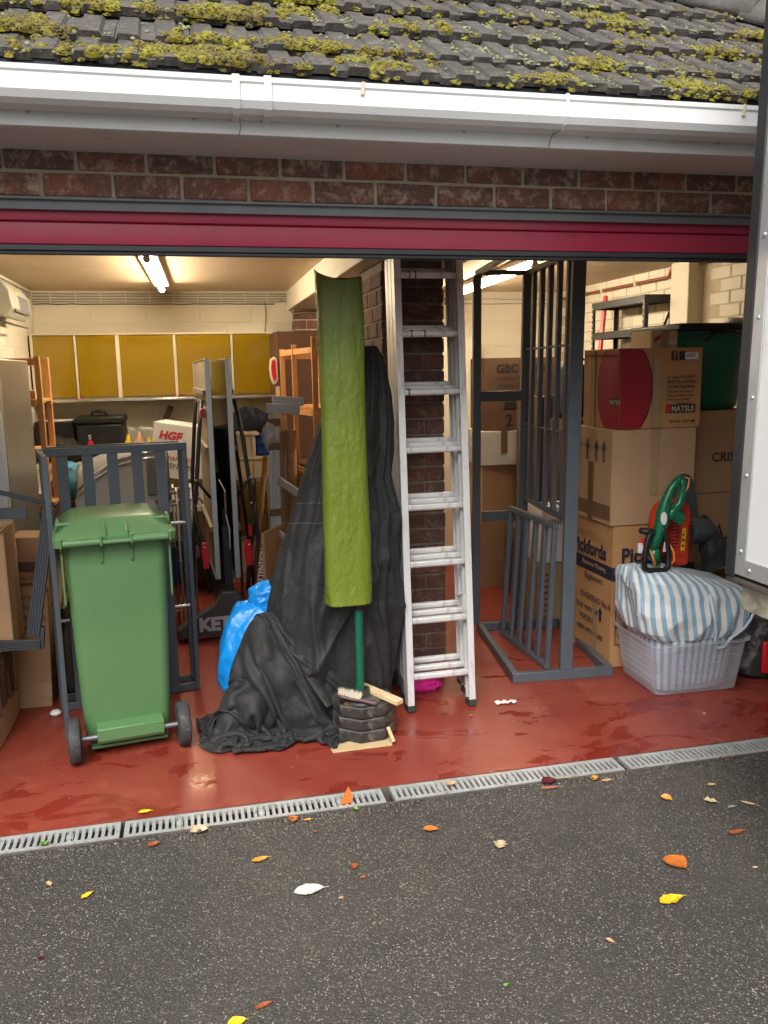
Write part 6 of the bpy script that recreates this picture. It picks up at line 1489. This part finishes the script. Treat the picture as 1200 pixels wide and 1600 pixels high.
g = MB(); NU, NV = 190, 110; g.grid(bag_pt, NU, NV)
ob = g.build('bag_body', stripe_mat(), lb_, smooth=True)
uvl = ob.data.uv_layers.new(name='uv')
for p in ob.data.polygons:
    for li in p.loop_indices: vi = ob.data.loops[li].vertex_index; uvl.data[li].uv = ((vi % (NU + 1)) / NU, (vi // (NU + 1)) / NV)
def on_bag(u, v, push=.006): 
    p = bag_pt(u, v); c = V((2.45, .73, p.z)); return p + (p - c).normalized() * push
hnd = []
for i in range(25):
    s = i / 24; ang = .765 + .135 * s; hh = .70 - .42 * math.sin(math.pi * min(1, s * 1.25)) ** .8 if s < .8 else .70 - .42 * math.sin(math.pi * 1.0) + 0
    hnd.append(on_bag(ang, max(.36, .80 - .45 * math.sin(math.pi * (s ** .6))), .010 + .010 * math.sin(math.pi * s)))
MB().tube(hnd, .0075, 8).build('carry_handle', M('pale_blue_webbing', (.48, .58, .64), .6), lb_, smooth=True)

# ================================================================ garden power tools lying on the bag
m_or = M('orange_red_plastic', (.58, .040, .012), .32, var=.06)
m_vacgrey = M('slate_plastic', (.060, .075, .080), .35, var=.1)
bl = thing('leaf_blower', 'orange and grey electric leaf blower with black bag resting on the striped bag', 'leaf blower', (2.45, .84, .64))
MB().lathe([(.001, -.055), (.05, -.055), (.10, -.045), (.118, -.02), (.120, .0), (.118, .02), (.10, .05), (.05, .06), (.001, .06)], 40, (2.430, .86, .80), (.35, -1, .15), squash=(.78, 1.30)).build('fan_housing', m_or, bl, smooth=50)
MB().prism([(-.045, -.19), (.055, -.19), (.075, .05), (.045, .15), (.005, .18), (-.03, .12), (-.06, .0)], (2.470, .765, .80), (1, .15, 0), (0, .0, 1), (0, .09, 0)).build('body', m_or, bl, bevel=.018, seg=3)
MB().prism([(-.018, -.13), (.026, -.13), (.036, .06), (-.010, .06)], (2.470, .757, .80), (1, .15, 0), (.0, 0, 1), (0, .008, 0)).build('label_plate', m_or, bl, bevel=.003)
yl = MB().prism([(-.012, -.10), (.014, -.10), (.020, .02), (-.004, .02)], (2.4705, .7545, .80), (1, .15, 0), (.0, 0, 1), (0, .002, 0)).build('warning_label', M('yellow_warning', (.80, .55, .02), .5), bl)
for z, r in ((-.075, .007), (-.045, .008), (-.015, .006)):
    MB().lathe([(r, 0), (r, .001)], 12, (2.4725 + .02 * (z + .04), .7538, .80 + z), (0, -1, 0)).build('pictogram', m_ink, yl)
for k in range(11):
    z = .70 + k * .018
    for x0, x1 in ((2.415, 2.447), (2.510, 2.538)): MB().box(x0 + .006 * (k > 7), x1 - .004 * abs(k - 5) * .5, .758, .7665, z, z + .0065).build('vent_slot', m_ink, bl)
MB().lathe([(.001, .0), (.05, .0), (.075, .015), (.08, .09), (.07, .15), (.045, .17), (.001, .175)], 32, (2.535, .87, .79), (1, .25, -.1), squash=(1.25, 1)).build('motor_body', m_vacgrey, bl, smooth=45)
MB().prism([(-.055, 0), (.06, 0), (.05, .19), (.015, .25), (-.045, .235), (-.075, .16)], (2.580, .86, .84), (1, .2, 0), (-.1, 0, 1), (0, .07, 0)).build('handle_shroud', m_vacgrey, bl, bevel=.016, seg=3)
MB().prism([(-.008, .10), (.004, .10), (-.004, .19), (-.016, .19)], (2.555, .8585, .84), (1, .2, 0), (-.1, 0, 1), (0, -.003, 0)).build('shroud_highlight', m_alu, bl)
MB().lathe([(.035, 0), (.045, .03), (.045, .06), (.001, .06)], 20, (2.66, .87, .775), (1, .2, 0)).build('bag_collar', m_vacgrey, bl, smooth=40)
def bagm(u, v):
    a = 2 * math.pi * u; x = 2.66 + .03 * math.sin(v * 3) + .10 * v; z = .84 - .28 * v; r = .035 + .085 * math.sin(min(1, v * 1.25) * math.pi / 2); n = .018 * noise.noise(V((math.cos(a) * 2, math.sin(a) * 2, v * 4)))
    return (x + (r + n) * math.cos(a) * .75, .88 + (r + n) * math.sin(a) * .6, z + .02 * math.sin(a * 3))
MB().grid(bagm, 40, 30, wrap=True).build('collection_bag', m_cover, bl, smooth=True)
sm_ = thing('grass_trimmer', 'green grass trimmer with black loop handle leaning on the leaf blower', 'grass trimmer', (2.30, .66, .64))
m_tg = M('racing_green_plastic', (.004, .135, .060), .28, var=.06)
# body with looped grip
MB().tube([(2.255, .70, .72), (2.275, .68, .80), (2.300, .68, .87), (2.305, .68, .925), (2.318, .68, .985), (2.345, .68, 1.045), (2.385, .68, 1.09), (2.405, .68, 1.10)], [.036, .030, .036, .036, .026, .022, .021, .016], 18).build('body', m_tg, sm_, smooth=True)
MB().tube([(2.392, .68, 1.092), (2.412, .68, 1.065), (2.412, .68, 1.02), (2.395, .68, .965), (2.365, .68, .925), (2.325, .68, .905)], [.019, .021, .021, .023, .030, .032], 16).build('grip', m_tg, sm_, smooth=True)
MB().tube([(2.255, .69, .735), (2.285, .685, .66)], [.034, .022], 16).build('lower_body', m_tg, sm_, smooth=True)
MB().lathe([(.026, 0), (.026, .03), (.001, .034)], 16, (2.375, .665, .895), (0, -1, 0), squash=(1, 1.2)).build('hub_knob', m_tg, sm_, smooth=40)
MB().lathe([(.022, 0), (.022, .004), (.001, .006)], 18, (2.288, .646, .90), (-.1, -1, 0), squash=(.75, 1.5)).build('badge', m_paper, sm_, smooth=40)
MB().prism([(-.008, -.05), (.008, -.05), (.008, .045), (-.006, .045)], (2.305, .646, .775), (1, 0, 0), (.1, 0, 1), (0, .006, 0)).build('silver_plate', m_alu, sm_, bevel=.003)
MB().tube([(2.235, .655, .845), (2.205, .650, .80), (2.186, .645, .70), (2.190, .645, .650), (2.215, .64, .636), (2.300, .64, .632), (2.325, .645, .655), (2.322, .65, .73), (2.305, .655, .82), (2.285, .66, .85)], .0150, 10, closed=False).build('loop_handle', m_black_plastic, sm_, smooth=True)
MB().tube([(2.19, .70, .835), (2.25, .69, .82), (2.33, .70, .79), (2.365, .72, .72), (2.35, .72, .65)], [.016, .022, .018, .016, .016], 10).build('guard', m_black_plastic, sm_, smooth=True)
MB().box(2.165, 2.192, .665, .675, .725, .775).build('tag', m_paper, sm_); MB().box(2.185, 2.205, .66, .685, .765, .80).build('red_catch', m_red_plastic, sm_, bevel=.004)
m_flex = M('orange_flex', (.75, .24, .05), .5)
MB().tube([(2.405, .675, 1.10), (2.432, .66, 1.095), (2.428, .66, 1.05), (2.410, .665, 1.02)], .0045, 8).build('mains_flex', m_flex, sm_, smooth=True); MB().tube([(2.400, .68, 1.105), (2.430, .672, 1.098), (2.438, .668, 1.085)], [.010, .009, .007], 10).build('flex_sleeve', m_black_rubber, sm_, smooth=True)
MB().tube([(2.33, .66, .765), (2.355, .65, .72), (2.358, .65, .68), (2.338, .655, .645), (2.32, .66, .63)], .0058, 8).build('mains_flex', m_flex, sm_, smooth=True); MB().tube([(2.225, .66, .74), (2.245, .655, .69), (2.262, .655, .64)], .0055, 8).build('mains_flex', m_flex, sm_, smooth=True)

# ================================================================ box-bodied truck parked at the right
tk = thing('box_truck', 'white box truck with riveted aluminium edging parked beside the drive', 'truck', (2.9, -3, 0))
m_tw = M('white_truck_panel', (.76, .77, .76), .35, var=.04, dirt=(.55, .55, .52), dirt_amt=.22, dirt_scale=6)
m_ta = M('dull_aluminium_edging', (.50, .51, .52), .45, .55, var=.12, dirt=(.30, .29, .28), dirt_amt=.2)
TX, TY, TZ0, TZ1 = 1.715, -.70, .98, 2.95; ln = .0243
sh = lambda z: (z - TZ0) * ln
def tprism(y0, y1, z0, z1, x_off, th): # a slab on the leaning side wall, protruding x_off..x_off-th
    return MB().add([(TX + sh(z) - x_off - (th if k else 0), y, z) for k in (0, 1) for z in (z0, z1) for y in (y0, y1)], [(0, 2, 3, 1), (4, 5, 7, 6), (0, 1, 5, 4), (2, 6, 7, 3), (0, 4, 6, 2), (1, 3, 7, 5)])
bodyv = MB(); bodyv.add([(TX + sh(z) + w_ * 2.1, y, z) for w_ in (0, 1) for z in (TZ0, TZ1) for y in (-5.2, TY)], [(0, 1, 3, 2), (4, 6, 7, 5), (0, 4, 5, 1), (2, 3, 7, 6), (0, 2, 6, 4), (1, 5, 7, 3)])
bodyv.build('box_body', m_tw, tk)
ed = tprism(-.775, TY - .026, TZ0 + .0, TZ1, .0005, .006).build('corner_edging', m_ta, tk, bevel=.002)
tprism(TY - .0255, TY + .022, TZ0 - .012, TZ1, .0, .010).build('rubber_seal', m_black_rubber, tk, bevel=.004)
tprism(-5.2, -.7755, TZ0, TZ0 + .055, .0005, .006).build('bottom_edging', m_ta, tk, bevel=.002)
for k in range(8):
    z = 1.06 + k * .247
    MB().lathe([(.0075, 0), (.006, .004), (.001, .006)], 10, (TX + sh(z) - .0068, -.752, z), (-1, 0, 0)).build('rivet', m_ta, ed, smooth=40)
for k in range(6): MB().lathe([(.0075, 0), (.006, .004), (.001, .006)], 10, (TX - .0068 + sh(1.005), -.80 - k * .3, 1.006), (-1, 0, 0)).build('rivet', m_ta, ed, smooth=40)
MB().box(TX - .004, TX + 2.1, -5.2, TY + .02, TZ0 - .03, TZ0 - .0125).build('floor_edge', m_trough, tk, bevel=.003)
MB().box(TX + .03, TX + 2.05, -.85, -.72, .855, .948).build('rear_cross_member', M('cream_chassis_paint', (.46, .43, .33), .6, var=.2, dirt=(.12, .10, .08), dirt_amt=.4), tk, bevel=.004)
for x in (TX + .55, TX + 1.45): MB().box(x, x + .09, -5.0, -.86, .74, .948).build('chassis_rail', m_black_metal, tk, bevel=.004)
for x in (TX + .16, TX + 1.85):
    wv = MB().lathe([(.18, -.11), (.33, -.11), (.39, -.09), (.40, -.05), (.40, .05), (.39, .09), (.33, .11), (.18, .11)], 40, (x + .02, -1.75 - .9, .39), (1, 0, 0)).build('wheel', m_tyre, tk, smooth=40)
    MB().lathe([(.001, -.06), (.18, -.08), (.185, -.02), (.185, .02), (.18, .08), (.001, .06)], 32, (x + .02, -2.65, .39), (1, 0, 0)).build('rim', m_ta, wv, smooth=40)
MB().box(TX + .1, TX + 2.0, -2.72, -2.58, .33, .45).build('rear_axle', m_black_metal, tk, bevel=.01)
# ================================================================ fallen leaves and litter
def leaf_mat(name, col, col2=None):
    m, t, b = new_mat(name); c = coord(t); col2 = col2 or sc3(col, .55)
    n = noise_n(t, c, 60, 5, .6); cl = mix(t, ramp(t, n, [(.35, 0), (.75, 1)]), col, col2)
    t.links.new(cl, b.inputs['Base Color']); b.inputs['Roughness'].default_value = .5
    bump_n(t, b, n, .4, .002); return m
LM = {k: leaf_mat(k + '_leaf', c) for k, c in dict(orange=(.62, .17, .025), amber=(.66, .30, .04), tan=(.50, .33, .16), rust=(.34, .085, .025), crimson=(.10, .006, .012), beige=(.58, .44, .27), pale=(.74, .72, .66), yellow=(.80, .58, .02), grey=(.30, .29, .26), green=(.16, .36, .05), pink=(.42, .15, .10)).items()}
def leaf_mesh(L, W, seed, curl, lobes=0):
    r_ = random.Random(seed); n = 12; g = MB(); rows = 5
    for i in range(n + 1):
        s = i / n; w_ = W / 2 * math.sin(math.pi * s ** .85) ** .8
        if lobes: w_ *= .55 + .45 * abs(math.sin(s * math.pi * lobes))
        bend = curl * L * (4 * (s - .5) ** 2 - .3) ; tw = r_.uniform(-.1, .1)
        for j in range(rows):
            q = (j / (rows - 1) - .5) * 2
            g.v.append(V(((s - .5) * L, q * w_ * (1 + r_.uniform(-.10, .10)) + .04 * L * math.sin(s * 3), max(.0012, .004 + bend * .35 + abs(q) ** 1.5 * w_ * curl * 1.5 + r_.uniform(-.0008, .0008)))))
    for i in range(n):
        for j in range(rows - 1): g.f.append([i * rows + j, i * rows + j + 1, (i + 1) * rows + j + 1, (i + 1) * rows + j])
    g.tube([(L * .47, .04 * L * math.sin(2.9), .004), (L * .58, .0, .006), (L * .66, -.01 * L, .004)], [.0012, .001, .0008], 5)
    return g
ZG = -.010
leaves = [ # x, y, z, length, width, angle, colour, curl, lobes, label
 (.937, -.067, .0005, .042, .022, 10, 'tan', .5, 0, 'curled tan leaf lying on the drain grate below the ladder'),
 (1.333, -.135, ZG + .004, .062, .034, 5, 'crimson', .35, 0, 'dark crimson leaf at the drain edge on the tarmac'),
 (1.318, -.178, ZG, .078, .016, -8, 'pink', .25, 0, 'long pinkish leaf just under the dark crimson leaf'),
 (1.398, -.118, ZG + .004, .050, .013, -35, 'tan', .3, 0, 'thin tan leaf beside the dark crimson leaf'),
 (1.526, -.154, ZG, .040, .026, 40, 'amber', .45, 2, 'amber lobed leaf close to the drain edge'),
 (1.566, -.182, ZG, .046, .016, 0, 'tan', .3, 0, 'tan leaf next to the amber lobed leaf by the drain'),
 (2.164, -.128, ZG, .085, .024, 6, 'rust', .2, 0, 'long rust leaf at the drain end below the storage tub'),
 (1.951, -.322, ZG, .032, .014, -5, 'tan', .4, 0, 'little tan leaf between the drain and the truck'),
 (1.714, -.379, ZG, .042, .026, -50, 'amber', .7, 0, 'curled brown-amber leaf on the tarmac near the truck'),
 (1.869, -.436, ZG, .045, .028, -30, 'beige', .45, 2, 'beige crumpled leaf on the tarmac near the truck'),
 (1.923, -.490, ZG, .036, .012, 8, 'grey', .2, 0, 'thin grey leaf on the tarmac beside the beige crumpled one'),
 (2.000, -.485, ZG, .055, .010, -38, 'beige', .35, 0, 'slender pale sliver of leaf nearest the truck'),
 (1.830, -.650, ZG, .062, .016, 4, 'rust', .3, 0, 'rust-brown flat leaf lying below the truck corner'),
 (.769, -.353, ZG, .052, .024, -15, 'orange', .4, 0, 'orange pointed leaf alone on the tarmac below the parasol base'),
 (.982, -.512, ZG, .050, .036, 55, 'beige', .35, 3, 'pale lobed oak leaf alone on the tarmac'),
 (1.513, -.763, ZG, .078, .056, -70, 'orange', .18, 0, 'large round orange leaf with stalk on the tarmac'),
 (1.390, -.939, ZG, .082, .030, 10, 'yellow', .22, 0, 'large bright yellow leaf on the tarmac'),
 (1.111, -1.065, ZG, .026, .011, -50, 'tan', .3, 0, 'small tan flake of leaf on the open tarmac beyond the yellow leaf'),
 (.750, -1.157, ZG, .014, .007, 20, 'green', .2, 0, 'tiny lime green leaf scrap on the tarmac'),
 (1.755, -.853, ZG, .016, .008, 0, 'beige', .2, 0, 'tiny beige leaf scrap on the tarmac under the truck side'),
 (-.263, .030, .001, .045, .018, 5, 'yellow', .3, 0, 'yellow leaf on the red floor edge at the drain below the bin'),
 (-.060, -.152, ZG, .062, .036, 5, 'beige', .6, 0, 'beige curled leaf at the drain edge below the green bin'),
 (-.222, -.196, ZG, .040, .020, 25, 'rust', .4, 0, 'rust leaf on the tarmac below the green bin'),
 (-.553, -.352, ZG, .032, .012, -60, 'tan', .5, 0, 'narrow tan leaf on the tarmac in front of the low carton'),
 (-.421, -.447, ZG, .040, .015, 45, 'yellow', .3, 0, 'small golden leaf on the tarmac beyond the narrow tan leaf'),
 (.144, -.387, ZG, .060, .018, 15, 'amber', .35, 0, 'amber boat-shaped leaf on the tarmac before the crumpled cover'),
 (.288, -.154, ZG, .038, .030, 70, 'orange', .5, 2, 'bright orange crumpled leaf at the drain edge'),
 (.338, -.168, ZG, .030, .010, 5, 'amber', .3, 0, 'thin amber leaf touching the bright orange crumpled leaf'),
 (.285, -.602, ZG, .090, .038, 2, 'pale', .18, 0, 'large whitish leaf lying pale side up on the tarmac'),
 (.453, -.510, ZG, .032, .018, 80, 'rust', .5, 0, 'rust curled leaf on the tarmac behind the whitish leaf'),
 (.470, -.578, ZG, .020, .010, 10, 'rust', .4, 0, 'small rust scrap beside the rust curled leaf'),
 (.379, -.667, ZG, .015, .008, 10, 'tan', .3, 0, 'tiny tan scrap of leaf just below the stalk of the whitish leaf'),
 (.025, -1.115, ZG, .046, .024, 15, 'yellow', .4, 0, 'yellow leaf on the tarmac beside a dark brown one'),
 (.097, -1.070, ZG, .048, .012, 20, 'rust', .3, 0, 'dark brown leaf fragment on the tarmac beside a yellow leaf'),
 (.356, -.257, ZG, .014, .009, 0, 'rust', .3, 0, 'tiny red leaf scrap on the tarmac below the bright orange leaf'),
 (-.516, -.722, ZG, .018, .010, 0, 'crimson', .3, 0, 'tiny dark red leaf scrap on the open tarmac'),
 (1.237, .555, .001, .020, .012, 30, 'orange', .4, 0, 'small orange leaf scrap on the red floor below the ladder foot'),
 (2.318, .280, .001, .020, .010, 30, 'tan', .4, 0, 'small tan leaf scrap on the red floor before the storage tub'),
]
for i, (x, y, z, L, W, an, col, curl, lob, lab) in enumerate(leaves):
    g = leaf_mesh(L * 1.12, W * 1.5, i, curl * .8, lob); me = g.mesh('leaf'); me.materials.append(LM[col]); me.shade_smooth()
    o = inst('fallen_leaf', me, loc=(x, y, z), rot=(random.uniform(-.05, .05), random.uniform(-.05, .05), R(an))); tag(o, lab, 'leaf', 'fallen leaves on the ground')
# orange leaf standing up against the grate
g = MB(); g.add([(-.028, 0, 0), (.022, .006, .0), (.026, .012, .028), (.010, .020, .062), (-.012, .008, .03)], [(0, 1, 2, 3, 4)]); me = g.mesh('leaf'); me.materials.append(LM['orange'])
o = inst('fallen_leaf', me, loc=(.503, -.100, -.001)); o.modifiers.new('s', 'SOLIDIFY').thickness = .0012; tag(o, 'orange triangular leaf standing upright against the drain grate', 'leaf', 'fallen leaves on the ground')
# torn white paper scrap on the red floor
g = MB(); rp = random.Random(3)
for i in range(11):
    for j in range(4): g.v.append(V((-.05 + i * .0105 + rp.uniform(-.003, .003), (j - 1.5) * (.012 + .006 * math.sin(i * 1.7)), .003 + .006 * abs(math.sin(i * 1.1)) + rp.uniform(0, .003))))
for i in range(10):
    for j in range(3): g.f.append([i * 4 + j, i * 4 + j + 1, i * 4 + 5 + j, i * 4 + 4 + j])
me = g.mesh('scrap'); me.materials.append(m_paper); o = inst('paper_scrap', me, loc=(1.454, .665, .001), rot=(0, 0, R(-4))); tag(o, 'torn white paper scrap on the red floor right of the ladder foot', 'paper')
# little weeds in the drain
def weed(x, y, lab, s=1.0):
    g = MB(); rw = random.Random(lab)
    for k in range(9):
        a = rw.uniform(0, 6.28); L = rw.uniform(.012, .024) * s; d = V((math.cos(a), math.sin(a), rw.uniform(.5, 1.2))).normalized(); q = d.cross(V((0, 0, 1))).normalized() * L * .28
        p = V((x, y, -.004)); g.add([p, p + d * L * .5 + q, p + d * L, p + d * L * .5 - q], [(0, 1, 2, 3)])
    tag(g.build('weed', LM['green']), lab, 'weed', 'weeds growing in the drain edge')
weed(-.605, -.100, 'small green weed growing out of the drain grate before the low carton', 1.1); weed(.528, -.150, 'small green weed at the drain edge by the upright orange leaf', .9)
# loose grit along the drain and on the drive
g = MB(); rg = random.Random(12)
for k in range(900):
    x = rg.uniform(-.9, 2.5); y = -.135 - abs(rg.gauss(0, .05)) if k < 450 else rg.uniform(-1.5, -.15); s = rg.uniform(.0009, .0028)
    if k > 830: y = rg.uniform(.02, .9)
    zz = ZG if y < -.12 else 0
    g.lathe([(s, 0), (s * .8, s * .7), (.0002, s)], 5, (x, y, zz))
tag(g.build('grit', M('pale_grit', (.26, .23, .19), .85, var=.5, vs=40)), 'loose pale grit scattered on the drive and along the drain', 'grit', kind='stuff')
